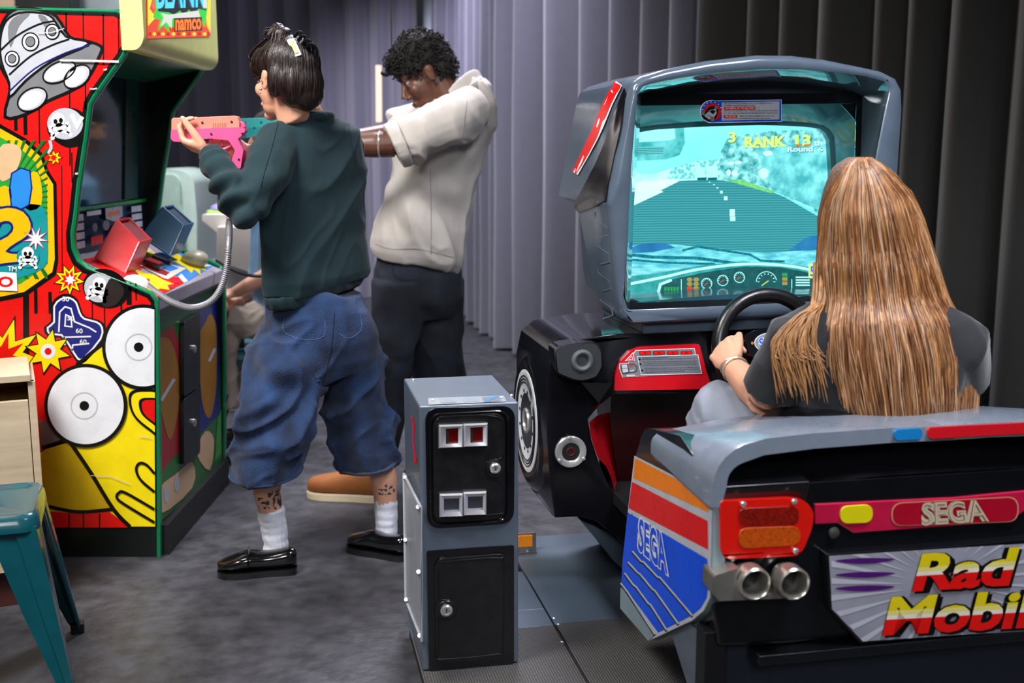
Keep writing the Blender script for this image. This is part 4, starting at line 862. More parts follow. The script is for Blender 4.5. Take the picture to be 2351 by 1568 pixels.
# small plain open-wheel car print
w.poly(ST([(760, 380), (790, 350), (800, 335), (830, 330), (850, 345), (848, 370), (835, 400), (800, 412), (772, 400)]), A_BLK, 5); w.poly(ST([(775, 382), (806, 352), (836, 345), (842, 368), (826, 392), (800, 402)]), A_LGY, 6)
w.poly(ST([(800, 360), (822, 350), (836, 360), (822, 374)]), A_BLK, 7); w.ell(*st(768, 368), 5, 5, A_GRY, 7); w.ell(*st(818, 400), 5, 5.5, A_GRY, 7); w.ell(*st(838, 340), 4, 4, A_GRY, 7); w.line(ST([(790, 378), (820, 392)]), 2, A_GRY, 8)
def wt(t, x0, x1, y, h=8, m=A_BLK): w.text(t, ST([(x0, y + h / 2), (x1, y + h / 2 - 1), (x1 + 1, y - h / 2 - 1), (x0 + 1, y - h / 2)]), m, 6, .01)
wt('Use the windshield wipers in the rain rounds and the', 878, 1130, 317); wt('headlights during the night rounds.', 878, 1045, 328)
w.poly(roundpoly([Vector((*q, 0)) for q in ST([(880, 336), (1046, 334), (1046, 350), (880, 352)])], 3), A_RED, 5); wt('BE CAREFUL OF THE RED CARS!', 888, 1038, 343, 9, A_WHT)
wt('The red cars are your rivals. They are very fast and will attack', 878, 1165, 357); wt('you. The player can improve his standing when he outruns them.', 878, 1165, 369)
w.poly(roundpoly([Vector((*q, 0)) for q in ST([(878, 379), (949, 378), (949, 393), (878, 394)])], 3), A_RED, 5); wt('POLICE CAR', 886, 942, 386, 9, A_WHT)
wt('When driving recklessly, the police will', 962, 1142, 385); wt('pursue you.  You can escape by running at full speed.', 878, 1124, 398)
w.build('instruction_sticker', None, gf)
# pedestal under the monitor
mb = MB(); pf = [Mv(x, y, 3.0) for x, y in ((1473, 738), (1476, 768), (1700, 758), (2000, 744), (2000, 715), (1724, 728))]; mb.prism(pf, MA * .4); mb.build('monitor_pedestal', GREYP, RM, bevel=.006)
# ---- dash body
vd = 3.00
zdt = lambda x, y, v: Mv(x, y, v)
Ltop = [(1262, 862), (1272, 800), (1330, 780), (1388, 765), (1480, 768), (1700, 758), (1900, 750)]
# body as two pillars joined by a cowl: outline facing the player
outl_d = [(1256, 870), (1268, 812), (1300, 786), (1350, 776), (1400, 768), (1620, 760), (1640, 900), (1408, 907), (1377, 930), (1350, 962), (1358, 1010), (1376, 1065), (1400, 1120), (1432, 1180), (1440, 1252), (1400, 1222), (1368, 1196), (1330, 1186), (1274, 1189), (1262, 1100), (1256, 1000)]
def dashmesh(mirror=False):
    F = [Mv(x, y, vd) for x, y in outl_d]; zb_ = muvz(F[18])[2]
    Bk = [p + MA * .42 for p in F]
    if mirror: F = [mir(p, UCM) for p in F]; Bk = [mir(p, UCM) for p in Bk]
    mb = MB(); mb.grid([F, Bk], BLK, smooth=False); return mb
UCM = 1.30
db = dashmesh().build('dash_body', BLK, RM, bevel=.003)
dashmesh(True).build('dash_body', BLK, RM, bevel=.003)
# cowl joining (behind wheel)
mb = MB(); mb.prism([Mv(x, y, vd + .03) for x, y in ((1600, 762), (1610, 905), (2020, 880), (2020, 745))], MA * .38); mb.build('dash_cowl', BLK, RM, bevel=.01)
# red instrument panel
def frect(px4, v): return [Mv(x, y, v) for x, y in px4]
rp_ = [(1410, 897), (1412, 862), (1424, 830), (1448, 805), (1470, 797), (1606, 790), (1622, 852), (1636, 893)]
mb = MB(); mb.prism(roundpoly([Mv(x, y, vd - .012) for x, y in rp_], .006), MA * .014); rpn = mb.build('instrument_panel', REDP, RM, bevel=.002)
ra = Art(lambda x, y: Mv(x, y, vd - .0125), -MA, 0.0005)
def dz(zx, zy): return (1180 + zx * .33164, 740 + zy * .33164)
def DZ(L): return [dz(*q) for q in L]
ra.poly(DZ([(730, 285), (790, 280), (840, 192), (1250, 178), (1258, 222), (1275, 226), (1300, 350), (750, 380), (740, 352), (728, 318)]), A_WHT, 1)
ra.poly(DZ([(735, 288), (792, 283), (842, 196), (1247, 182), (1254, 225), (1271, 229), (1296, 347), (753, 377), (744, 350), (732, 318)]), A_GRY, 2)
ra.poly(DZ([(852, 236), (1272, 224), (1298, 352), (880, 362)]), mat('print_mid_grey', '6e7178', .3), 3); ra.line(DZ([(852, 236), (1272, 224), (1298, 354), (880, 362)]), 1.2, A_WHT, 4, True)
for x in (866, 962, 1058, 1152): ra.poly(roundpoly([Vector((*q, 0)) for q in DZ([(x, 198), (x + 80, 195), (x + 82, 220), (x + 2, 225)])], 3), A_BLK, 4); ra.poly(roundpoly([Vector((*q, 0)) for q in DZ([(x + 3, 200), (x + 77, 197), (x + 79, 218), (x + 5, 223)])], 3), A_RED, 5); ra.ell(*dz(x + 40, 209), 3, 2.4, A_DRD, 6)
ra.poly(DZ([(765, 268), (824, 205), (835, 265)]), A_WHT, 4); ra.poly(DZ([(776, 264), (821, 214), (830, 262)]), A_RED, 5); ra.line(DZ([(792, 257), (814, 232), (820, 256)]), 1, A_WHT, 6, True)
lines = ['An American Transcontinental Race!', 'Drive at full speed starting from Los Angeles to the goal city of New York.', 'The course has 20 rounds. If course each one within the limited time, period', 'you will be able to proceed to the next round. When no time remains, the game', 'is over. If you continue the player can proceed from the place he left off at.', 'Attacks from the enemy vehicle, a police car pursuits you, difficulties that', 'only a skilled driver can handle - all await you on the course! Overcome all', 'these obstacles and run at full throttle to the finish line.']
ys = [246, 256, 274, 286, 298, 318, 330, 343]
for i, (l_, y) in enumerate(zip(lines, ys)):
    x1_ = 1070 if i == 0 else (1120 + 60 if i == 7 else 1255 + i * 3); x0_ = 885 + i * 3
    ra.text(l_, DZ([(x0_, y + 4), (x1_, y - 5), (x1_, y - 12), (x0_, y - 4)]), A_BLK, 5, .01)
for x, y in ((868, 254), (874, 287), (886, 331)): ra.ell(*dz(x, y), 2.2, 2.2, A_BLK, 5, n=12)
ra.poly(DZ([(738, 288), (782, 285), (794, 345), (750, 350)]), A_LGY, 5); ra.line(DZ([(738, 288), (782, 285), (794, 345), (750, 350)]), 1.4, A_BLK, 6, True); ra.line(DZ([(744, 318), (786, 314)]), 1, A_GRY, 6)
ra.line(DZ([(790, 288), (826, 286), (850, 305), (848, 335), (800, 345)]), 1.3, A_BLK, 6); ra.line(DZ([(800, 299), (822, 297)]), 2, A_RED, 6)
ra.text('OFF', DZ([(800, 342), (832, 340), (830, 328), (800, 330)]), A_WHT, 6, .02); ra.text('SEGA', DZ([(778, 374), (840, 370), (838, 359), (776, 362)]), A_WHT, 6, .04)
ra.build('instrument_print', None, rpn)
# speaker pod
mb = MB(); sp = [(1272, 802), (1282, 794), (1330, 786), (1372, 786), (1384, 806), (1386, 842), (1372, 868), (1340, 877), (1316, 874), (1277, 858)]
mb.prism(roundpoly([Mv(x, y, vd - .05) for x, y in sp], .01), MA * .07); spk = mb.build('speaker_pod', BLK, RM, bevel=.006)
m_gr = mat('speaker_mesh', '23272a', 0.6, scale=500, var=.5)
mb = MB(); mb.prism(roundpoly([Mv(1330 + (x - 1330) * .92, 831 + (y - 831) * .92, vd - .052) for x, y in sp], .01), MA * .003); grl = mb.build('speaker_grille', m_gr, spk)
mb = MB(); mb.torus(Mv(1337, 828, vd - .0525), .024, .0075, MA, mat('speaker_cone', '4c5152', .5), 32, 8); mb.build('speaker_cone', None, grl)
# chrome port
cP = Mv(1310, 1037, vd - .002); mb = MB(); mb.lathe(cP, -MA, [(.026, -.01), (.026, .004), (.030, .007), (.043, .007), (.0455, .004), (.0455, -.004)], CHROME, 48); prt = mb.build('chrome_port', CHROME, RM)
mb = MB(); mb.disc(cP - MA * .0002, .027, -MA, m=BLKM, depth=.002); mb.build('port_hole', BLKM, prt)
mb = MB(); mb.torus(cP - MA * .002, .011, .002, MA, mat('dim_red', '5a1014', .3), 24, 6); mb.build('port_lens', None, prt)
for x, y in ((1308, 1005), (1285, 1057), (1340, 1053)): mb = MB(); mb.lathe(Mv(x, y, vd - .009), -MA, [(.005, 0), (.005, .002), (.003, .003), (.001, .003)], CHROME, 12); mb.build('bolt', CHROME, prt)
# lower red flank panel and footwell
REDL = mat('red_liner', 'a50d18', .3, coat=.3)
strip_o = [(1398, 946), (1352, 960), (1356, 1000), (1370, 1048), (1398, 1078), (1412, 1130), (1436, 1200)]
strip_i = [(1400, 950), (1400, 965), (1406, 1000), (1412, 1050), (1420, 1095), (1426, 1140), (1440, 1205)]
mb = MB(); so = resample([Mv(x, y, vd - .006) for x, y in strip_o], 12, False); si = resample([Mv(x, y, vd + .16) for x, y in strip_i], 12, False)
mb.grid([so, lerpr(so, si, .5), si], REDL, closed=False); mb.build('footwell_flank', REDL, RM, fixn=False)
mb = MB()
fo = [Mv(x, y, vd + .10) for x, y in ((1404, 900), (1400, 965), (1412, 1050), (1430, 1150), (1445, 1280))]; fo2 = [p + MA * .3 + MW * .04 for p in fo]
mb.grid([fo, fo2], DARKRED, closed=False, smooth=False)
mb.prism([Mv(x, y, vd + .39) for x, y in ((1377, 880), (1377, 1260), (2100, 1260), (2100, 860))], MA * .01, DARKRED)
mb.prism([Mv(1400, 898, vd + .02), Mv(2050, 870, vd + .02), Mv(2050, 870, vd + .4), Mv(1400, 898, vd + .4)], ZZ * .008, BLKM)
mb.build('footwell', None, RM, fixn=False)
# diamond gusset under panel
mb = MB(); mb.add([Mv(1334, 878, vd - .008), Mv(1406, 880, vd - .03), Mv(1374, 925, vd - .012), Mv(1406, 905, vd - .004), Mv(1352, 950, vd - .004)], [(0, 2, 1), (1, 2, 3), (2, 4, 3)], BLK, False); mb.build('dash_gusset', BLK, RM, fixn=False)
# ---- left wheel and its fairing
u0 = muvz(Mv(1224, 965, 3.28))[0]
def WU(x, y): return Mu(x, y, u0)
fair = [(1263, 880), (1255, 850), (1240, 820), (1218, 808), (1204, 815), (1196, 850), (1193, 900), (1193, 1050), (1200, 1085), (1222, 1125), (1272, 1188), (1268, 1100), (1264, 1000)]
mb = MB(); mb.prism(roundpoly([WU(x, y) for x, y in fair], .02), MW * .06); ff = mb.build('side_fairing', mat('fairing_grey_blue', '6f8089', .3, coat=.4), RM, bevel=.01)
mb = MB(); mb.prism([WU(x, y) - MW * .001 for x, y in ((1264, 1000), (1252, 1060), (1256, 1130), (1271, 1120))], -MW * .001, A_BLU); mb.prism([WU(x, y) - MW * .001 for x, y in ((1193, 1000), (1199, 1002), (1199, 1075), (1193, 1052))], -MW * .001, A_BLU); mb.build('fairing_stripe', A_BLU, ff)
cW = WU(1226, 965); rW = .205
mb = MB(); mb.lathe(cW + MW * .01, -MW, [(rW * .6, -.01), (rW * 1.02, 0), (rW * 1.04, .014), (rW * .97, .03), (rW * .88, .036), (rW * .74, .034)], BLK, 56)
whl = mb.build('display_wheel', BLK, RM); 
mb = MB(); mb.lathe(cW + MW * .008, -MW, [(rW * .76, .0), (rW * .76, .034), (rW * .70, .036), (rW * .68, .034), (.03, .030), (.03, .0)], mat('wheel_white', 'd9dde0', .3), 56); rim = mb.build('wheel_rim', None, whl)
hb_ = MB(); hb_.disc(cW - MW * .0225, .03, -MW, m=BLKM, depth=.001)
for k in range(3): hb_.torus(cW - MW * .0275, rW * (.58 + k * .045), .0016, MW, m=A_BLK, n=48, k=6)
hb_.torus(cW - MW * .0235, .034, .006, MW, m=CHROME, n=32, k=8)
hb_.build('wheel_hub', None, rim)
for k in range(12): t = k * pi / 6 + .2; mb = MB(); mb.disc(cW - MW * .024 + MA * (cos(t) * rW * .45) + ZZ * (sin(t) * rW * .45), .0055, -MW, m=A_BLK, n=12, depth=.002); mb.build('rivet', A_BLK, rim)
# grey strut under the hull
mb = MB(); mb.prism([Mv(x, y, 3.08) for x, y in ((1328, 1190), (1400, 1222), (1445, 1260), (1445, 1320), (1410, 1290), (1372, 1240))], MA * .3); mb.build('hull_strut', PLATE, RM, bevel=.004)
uc2 = muvz(Mv(1500, 1250, 3.2))[0]
slab('support_column', uc2, uc2 + .5, 2.75, 3.35, ZP, muvz(Mv(1420, 1235, 3.0))[2] + .03, GREYD)
# ---- steering wheel
cS = Mv(1765, 797, 2.82); nS = (-MA * .97 + ZZ * .22).normalized(); uS = (ZZ - nS * ZZ.dot(nS)).normalized(); wS = nS.cross(uS)
mb = MB(); mb.torus(cS, .143, .020, nS, None, 64, 14, up=uS); sw = mb.build('steering_wheel', mat('leather_black', '101012', .32, bump=.05, bscale=120), RM)
mb = MB(); hubp = [(-.075, .03), (-.04, .048), (0, .052), (.04, .048), (.075, .03), (.06, -.02), (.03, -.05), (-.03, -.05), (-.06, -.02)]
SP = lambda x, y, d=0: cS + MW * x + uS * y + nS * d
mb.prism(roundpoly([SP(x, y, -.012) for x, y in hubp], .012), nS * .022); hub = mb.build('wheel_hub', BLK, sw, bevel=.004)
for sx in (-1, 1):
    mb = MB(); mb.prism([SP(sx * .05, .03, -.008), SP(sx * .142, -.012, -.008), SP(sx * .142, -.04, -.008), SP(sx * .05, -.012, -.008)], nS * .01); mb.build('wheel_spoke', BLK, sw, bevel=.003)
mb = MB(); mb.prism([SP(-.015, -.04, -.008), SP(-.012, -.142, -.008), SP(.012, -.142, -.008), SP(.015, -.04, -.008)], nS * .01); mb.build('wheel_spoke', BLK, sw, bevel=.003)
mb = MB(); mb.tube([SP(0, 0, -.01), SP(0, 0, -.14)], .03, None, 16); mb.build('steering_column', BLKM, sw)
h = Art(lambda x, y: SP(x, y, .0105), nS, 0.0006)
h.ell(0, .012, .046, .027, A_LGY, 1); h.ell(0, .012, .0435, .0245, A_GRY, 2); h.text('SEGA', [(-.034, .0), (.034, .0), (.034, .026), (-.034, .026)], A_WHT, 3, .07); h.text('SEGA', [(-.033, .001), (.033, .001), (.033, .025), (-.033, .025)], A_BLU, 4, .03)
h.text('RACING', [(-.02, -.03), (.02, -.03), (.02, -.02), (-.02, -.02)], A_LGY, 3, .02); h.ell(-.052, .012, .004, .004, A_OCH, 3, n=12); h.build('hub_badge', None, hub)
# ================= rear body
vr = 2.0
RB = mat('rear_black', '0d0e12', .22, coat=.5)
ul = muvz(Mv(1632, 1300, vr))[0]
def full(ptsL): # closed outline from left half; mirrored about UC
    return ptsL + [mir(p) for p in reversed(ptsL)]
hullL = [Mv(x, y, vr) for x, y in ((1638, 1122), (1637, 1300), (1637, 1400), (1645, 1440), (1650, 1484), (1800, 1478))]

F = full(hullL); F2 = [p + MA * .34 for p in F]
mb = MB(); mb.grid([F, F2], RB, smooth=False); rb = mb.build('rear_body', RB, RM, bevel=.008)
# left flank panel with stripes
uf = ul - .004
nf = -MW
PF = lambda x, y: Mu(x, y, uf)
fl_px = [(1457, 1046), (1556, 1096), (1636, 1166), (1633, 1290), (1631, 1372), (1616, 1402), (1590, 1424), (1490, 1471), (1426, 1396), (1428, 1330), (1440, 1190)]
mb = MB(); mb.prism([PF(x, y) for x, y in fl_px], MW * .03); fk = mb.build('flank_panel', mat('flank_grey', '7f9096', .35), RM, bevel=.004)
for sgn in (1,):
    mb = MB(); mb.prism([mir(PF(x, y)) for x, y in fl_px], -MW * .03); mb.build('flank_panel', mat('flank_grey', '7f9096', .35), RM, bevel=.004)
q = Art(PF, -MW, 0.0006)
q.poly(fl_px, A_LGY, 1)
q.poly([(1459, 1052), (1555, 1101), (1628, 1166), (1628, 1176), (1455, 1097)], A_ORG, 2)
q.poly([(1452, 1106), (1626, 1196), (1627, 1262), (1444, 1166)], A_RED, 2)
q.poly([(1442, 1176), (1625, 1283), (1628, 1330), (1624, 1372), (1610, 1396), (1590, 1412), (1512, 1452), (1428, 1338), (1430, 1290)], A_BLU, 2)
q.poly([(1426, 1348), (1436, 1356), (1505, 1457), (1490, 1471), (1425, 1396)], mat('flank_grey', '7f9096', .35), 3)
for L_ in ([(1454, 1265), (1474, 1288), (1480, 1290), (1512, 1324), (1518, 1326), (1592, 1413)], [(1444, 1290), (1466, 1314), (1472, 1318), (1500, 1352), (1506, 1356), (1560, 1432)], [(1436, 1315), (1456, 1342), (1462, 1346), (1490, 1384), (1496, 1388), (1533, 1446)], [(1427, 1338), (1444, 1360), (1470, 1400), (1506, 1456)]):
    q.line([(x - 2, y + 3) for x, y in L_], 4, A_BLK, 3); q.line(L_, 4, A_LGY, 4)
sq = [(1469, 1262), (1535, 1318), (1527, 1228), (1472, 1190)]
for o_, m_, l_ in ((.085, A_WHT, 5), (.022, A_BLU, 6)): q.text('SEGA', [(x + (x - 1501) * o_ * 1.5, y + (y - 1250) * o_ * 1.5) for x, y in sq], m_, l_, o_)
q.ell(1450, 1178, 3, 3, A_LGY, 4, n=12)
q.build('flank_print', None, fk)
# black and red shoulder ahead of the flank
mb = MB(); mb.prism([PF(x, y) for x, y in ((1471, 1000), (1480, 984), (1500, 984), (1560, 1000), (1640, 1120), (1632, 1166), (1556, 1098), (1458, 1048))], MW * .2); sh = mb.build('rear_shoulder', RB, RM, bevel=.01)
# wing
N_ = [(1632, 1139), (1635, 1112), (1639, 1092), (1648, 1070), (1664, 1049), (1684, 1032), (1707, 1019), (1762, 1004), (1869, 992), (2039, 981), (2190, 975)]
Lw = [(1668, 1119), (1669, 1110), (1671, 1098), (1675, 1088), (1684, 1076), (1696, 1067), (1707, 1062), (1754, 1045), (1869, 1030), (2039, 1017), (2190, 1010)]
Fw = [(1494, 1020), (1496, 1010), (1500, 1003), (1508, 995), (1519, 990), (1540, 985), (1570, 979), (1650, 963), (1800, 946), (2000, 932), (2160, 926)]
vn, vfw = 1.985, 2.33
Nn = [Mv(x, y, vn) for x, y in N_]; Ln = [Mv(x, y, vn) for x, y in Lw]; Fn = [Mv(x, y, vfw) for x, y in Fw]
# drop first points to attach along the flank
top_n = [Mv(1630, 1166, vn)] + Nn; low_n = [Mv(1655, 1166, vn)] + Ln; far_n = [Mv(1494, 1040, vfw)] + Fn
mid_n = [a_.lerp(b_, .5) for a_, b_ in zip(top_n, far_n)]
for i, p in enumerate(mid_n): mid_n[i] = p + ZZ * (.006 if i > 5 else .003)
under_f = [p - ZZ * .03 + MW * (.02 if i < 6 else 0) for i, p in enumerate(far_n)]
def wing(side):
    g = lambda L: [mir(p) for p in L] if side else L
    mb = MB()
    sec = [g(low_n), g([a_.lerp(b_, .06) for a_, b_ in zip(top_n, low_n)]), g([a_.lerp(b_, .02) + MA * .004 for a_, b_ in zip(top_n, far_n)]), g(mid_n), g(far_n), g(under_f), g([p + MA * .02 + ZZ * .002 for p in low_n])]
    rows = [[sec[k][i] for k in range(len(sec))] for i in range(len(top_n))]
    mb.grid(rows, WG); return mb
WG = mat('wing_grey', '747e8b', .28, coat=.5, var=.05)
a1 = wing(False); b1 = wing(True); a1.add(b1.v, b1.f, None)
a1.mats = []; 
wg = a1.build('rear_wing', WG, RM, angle=40)
wl = Art(lambda x, y: Mv(x, y, vn - .003), -MA, .0006)
mb = MB(); mb.prism(roundpoly([Mv(x, y, vn - .006) for x, y in ((2053, 987), (2118, 983), (2119, 1008), (2054, 1012))], .012), MA * .01); mb.build('blue_reflector', mat('reflector_blue', '1679b8', .25, coat=.6, scale=200), wg)
mb = MB(); L6 = [Mv(x, y, vn - .006) for x, y in ((2130, 982), (2420, 967), (2420, 992), (2131, 1008))]; mb.prism(roundpoly(L6, .012), MA * .01); mb.build('red_reflector', mat('reflector_red', 'c41620', .25, coat=.6, scale=200), wg)
wa = Art(lambda x, y: Mu(x, y, uf - .002) , -MW, .001)
wa.poly(roundpoly([Vector((x, y, 0)) for x, y in ((1582, 1035), (1624, 1077), (1611, 1112), (1574, 1072))], 5), A_WHT, 2); wa.line([(1586, 1044), (1618, 1076), (1608, 1102), (1580, 1072), (1586, 1044)], 3, A_RED, 3)
wa.poly([(1588, 1052), (1614, 1078), (1607, 1096), (1583, 1070)], mat('print_pink', 'e06a68', .4), 3)
# ---- deck, seat shell
mb = MB()
dk0 = [Mv(x, y, vr + .004) for x, y in ((1655, 1124), (1850, 1116), (2190, 1104))]; dk1 = [Mv(x, y, vr + .14) for x, y in ((1640, 1090), (1850, 1078), (2190, 1068))]; dk2 = [Mv(x, y, vr + .33) for x, y in ((1560, 1028), (1850, 1020), (2190, 1012))]
for sd in (0, 1):
    g = (lambda L: [mir(p) for p in L]) if sd else (lambda L: L)
    mb.grid([g(dk0), g(dk1), g(dk2)], BLK, closed=False)
mb.build('rear_deck', BLK, RM, fixn=False)
# engine hump
def hump():
    mb = MB(); rows = []
    for k in range(7):
        v = vr + .005 + .28 * k / 6; row = []
        for j in range(25):
            t = j / 24; uu = UC - .33 + .66 * t; e = 1 - abs(2 * t - 1) ** 3.5
            zb0 = muvz(Mv(2000, 1118, vr))[2] + .02 * k / 6
            row.append(M(uu, v, zb0 + e * (.02 + .085 * sin(min(1, k / 4) * pi / 2))))
        rows.append(row)
    mb.grid(rows, BLK, closed=False); return mb
hump().build('engine_cover', BLK, RM, fixn=False)
SEATM = mat('seat_vinyl', '17181b', .45, bump=.05)
ub, vb = UC - .06, 2.34
mb = MB(); mb.prism(roundpoly([M(UC - .30, vr + .36, .47), M(UC + .30, vr + .36, .47), M(UC + .28, vr + .35, .66), M(UC - .28, vr + .35, .66)], .05), MA * .06); mb.build('seat_back', SEATM, RM, bevel=.02)
slab('seat_cushion', UC - .27, UC + .27, vr + .36, vr + .82, .34, .44, SEATM, bev=.03)
slab('seat_plinth', UC - .24, UC + .24, vr + .3, vr + .78, ZP, .345, GREYD, bev=.01)
# ---- tail lights, bands, name plate, exhausts
def plate(name, px, v, d, m, parent=RM, rnd=.012, bev=.003, both=False):
    P = roundpoly([Mv(x, y, v) for x, y in px], rnd); mb = MB(); mb.prism(P, MA * d); o = mb.build(name, m, parent, bevel=bev)
    if both: mb = MB(); mb.prism([mir(p) for p in P], MA * d); mb.build(name, m, parent, bevel=bev)
    return o
TLR = mat('taillight_red', 'd4180e', .2, coat=.7, var=.06, scale=300)
tl_ = plate('tail_light', [(1653, 1150), (1820, 1143), (1850, 1150), (1869, 1175), (1866, 1210), (1845, 1262), (1830, 1277), (1668, 1284), (1655, 1268)], vr - .018, .02, TLR)
P_ = [mir(Mv(x, y, vr - .018)) for x, y in [(1653, 1150), (1820, 1143), (1850, 1150), (1869, 1175), (1866, 1210), (1845, 1262), (1830, 1277), (1668, 1284), (1655, 1268)]]
mb = MB(); mb.prism(P_, MA * .02); mb.build('tail_light', TLR, RM, bevel=.003)
plate('brake_lens', [(1696, 1168), (1835, 1162), (1836, 1204), (1697, 1209)], vr - .021, .004, mat('lens_dark_red', '7c1208', .3, scale=160, var=.4), tl_, .03)
plate('indicator_lens', [(1696, 1213), (1838, 1208), (1838, 1252), (1697, 1260)], vr - .021, .004, mat('lens_orange', 'b4480a', .3, scale=160, var=.3), tl_, .03)
for x, y in ((1706, 1157), (1823, 1151), (1826, 1264)): mb = MB(); mb.lathe(Mv(x, y, vr - .021), -MA, [(.006, 0), (.006, .003), (.003, .005), (.001, .005)], CHROME, 12); mb.build('screw', CHROME, tl_)
BAND = mat('band_crimson', 'b4143c', .3, coat=.4)
bd = [Mv(x, y, vr - .006) for x, y in ((1872, 1158), (2190, 1143), (2190, 1208), (1960, 1224), (1924, 1201), (1872, 1204))]
mb = MB(); mb.prism(bd[:2] + [mir(bd[0]), mir(bd[5]), mir(bd[4]), mir(bd[3])] + bd[3:], MA * .008); band = mb.build('rear_band', BAND, RM, bevel=.002)
plate('yellow_lamp', [(1930, 1163), (2005, 1158), (2004, 1200), (1930, 1203)], vr - .010, .006, mat('lamp_yellow', 'd8cc10', .3, coat=.4), band, .03)
bp = Art(lambda x, y: Mv(x, y, vr - .007), -MA, .0007)
bp.poly([tuple(p[:2]) for p in roundpoly([Vector((x, y, 0)) for x, y in ((2046, 1154), (2338, 1139), (2338, 1198), (2046, 1208))], 27, 8)], mat('band_line', 'c98a70', .4), 1)
bp.poly([tuple(p[:2]) for p in roundpoly([Vector((x, y, 0)) for x, y in ((2049, 1156), (2335, 1141), (2335, 1196), (2049, 1206))], 26, 8)], mat('band_red', 'a00c24', .25), 2)
bq = [(2113, 1206), (2268, 1196), (2256, 1146), (2114, 1153)]
bp.text('SEGA', bq, mat('logo_cream', 'b8b096', .4), 4, .06); bp.text('SEGA', bq, mat('band_red', 'a00c24', .25), 5, .0); bp.text('SEGA', bq, mat('logo_cream', 'b8b096', .4), 6, -.012)
bp.build('band_print', None, band)
mb = MB(); mb.lathe(Mv(1914, 1223, vr - .004), -MA, [(.012, 0), (.011, .004), (.005, .007), (.001, .007)], mat('bolt_grey', '3a3a38', .4), 16); mb.build('bumper_bolt', None, RM)
# name plate
npx = [(1898, 1272), (2190, 1254), (2190, 1461), (1975, 1478), (1906, 1400)]
NP = [Mv(x, y, vr - .03) for x, y in npx]
mb = MB(); mb.prism(NP[:2] + [mir(NP[0]), mir(NP[4]), mir(NP[3])] + NP[3:], MA * .03, RB); npo = mb.build('name_plate', RB, RM, bevel=.003)
na = Art(lambda x, y: Mv(x, y, vr - .031), -MA, .0007)
PG = mat('plate_silver', '8f8f9c', .4, var=.15, scale=12)
npo_in = [(1903, 1276), (2190, 1258), (2480, 1240), (2478, 1370), (2400, 1446), (2190, 1458), (1980, 1472), (1910, 1398)]
na.poly(npo_in, PG, 1)
R_ = random.Random(4)
for i in range(34):
    t = i / 34 * 2 * pi; c0 = (2170, 1340); r1 = 90; r2 = 330; pts = [(c0[0] + r1 * cos(t), c0[1] + r1 * sin(t) * .8), (c0[0] + r2 * cos(t), c0[1] + r2 * sin(t) * .8), (c0[0] + r2 * cos(t + .07), c0[1] + r2 * sin(t + .07) * .8)]
    for f_ in (lambda p: p[1] - (1276 - (p[0] - 1903) * .064), lambda p: (1472 - (p[0] - 1980) * .068) - p[1], lambda p: p[0] - 1908, lambda p: p[0] - 1910 + (1398 - p[1]) * .95 if p[1] > 1398 else p[0] - 1905):
        if len(pts) >= 3: pts = clip_poly(pts, f_)
    if len(pts) >= 3: na.poly(pts, mat('plate_ray', 'b4b4be', .4), 2)
PUR = mat('plate_purple', '4a1468', .35)
for y in (1286, 1318, 1349): na.poly([(1915, y + 1), (1960, y - 5), (2010, y - 6), (2055, y - 3), (2010, y + 6), (1960, y + 7)], PUR, 3, 3)
def title(t, quad, ysp):
    na.text(t, [(x + 7, y + 6) for x, y in quad], A_BLK, 5, .07); na.text(t, quad, A_BLK, 6, .075)
    vs, fs = textmesh(t, .035, 0.0); x0_ = min(v[0] for v in vs); x1_ = max(v[0] for v in vs); y0_ = min(v[1] for v in vs); y1_ = max(v[1] for v in vs)
    BL, BR, TR, TL = [Vector(k) for k in quad]
    def mp_(x, y): a_ = (x - x0_) / (x1_ - x0_); b_ = (y - y0_) / (y1_ - y0_); return (BL * (1 - a_) + BR * a_) * (1 - b_) + (TL * (1 - a_) + TR * a_) * b_
    bands = ((0, .42, A_RED), (.42, .52, mat('title_cream', 'e6dccb', .35)), (.52, .64, mat('title_pale_yellow', 'dcd27a', .35)), (.64, 1.0, mat('title_yellow', 'd8c414', .35)))
    for f_ in fs:
        P2 = [vs[i] for i in f_]
        for lo, hi, m_ in bands:
            Y0 = y0_ + (y1_ - y0_) * lo; Y1 = y0_ + (y1_ - y0_) * hi
            pp = clip_poly(P2, lambda p: p[1] - Y0)
            if len(pp) >= 3: pp = clip_poly(pp, lambda p: Y1 - p[1])
            if len(pp) >= 3: na.add([na.P(mp_(*p), 8) for p in pp], [tuple(range(len(pp)))], m_, False)
title('Rad', [(2090, 1357), (2312, 1343), (2338, 1253), (2114, 1269)], 0)
title('Mobile', [(2022, 1458), (2428, 1436), (2452, 1346), (2044, 1368)], 0)
na.build('name_print', None, npo, fixn=False)
slab('lower_lip', UC - .38, UC + .38, vr - .035, vr + .02, muvz(Mv(2190, 1472, vr - .03))[2] - .012, muvz(Mv(2190, 1465, vr - .03))[2] + .002, RB)
EXH = mat('chrome_stained', 'b9b3a6', .28, metal=.85, var=.3, scale=9, col2='dedad0'); 
mb = MB(); mb.prism(roundpoly([Mv(x, y, vr - .05) for x, y in ((1640, 1322), (1690, 1306), (1700, 1304), (1690, 1330), (1700, 1366), (1850, 1366), (1800, 1374), (1650, 1380), (1638, 1362))], .006), MA * .06); ex = mb.build('exhaust_shroud', EXH, RM, bevel=.012)
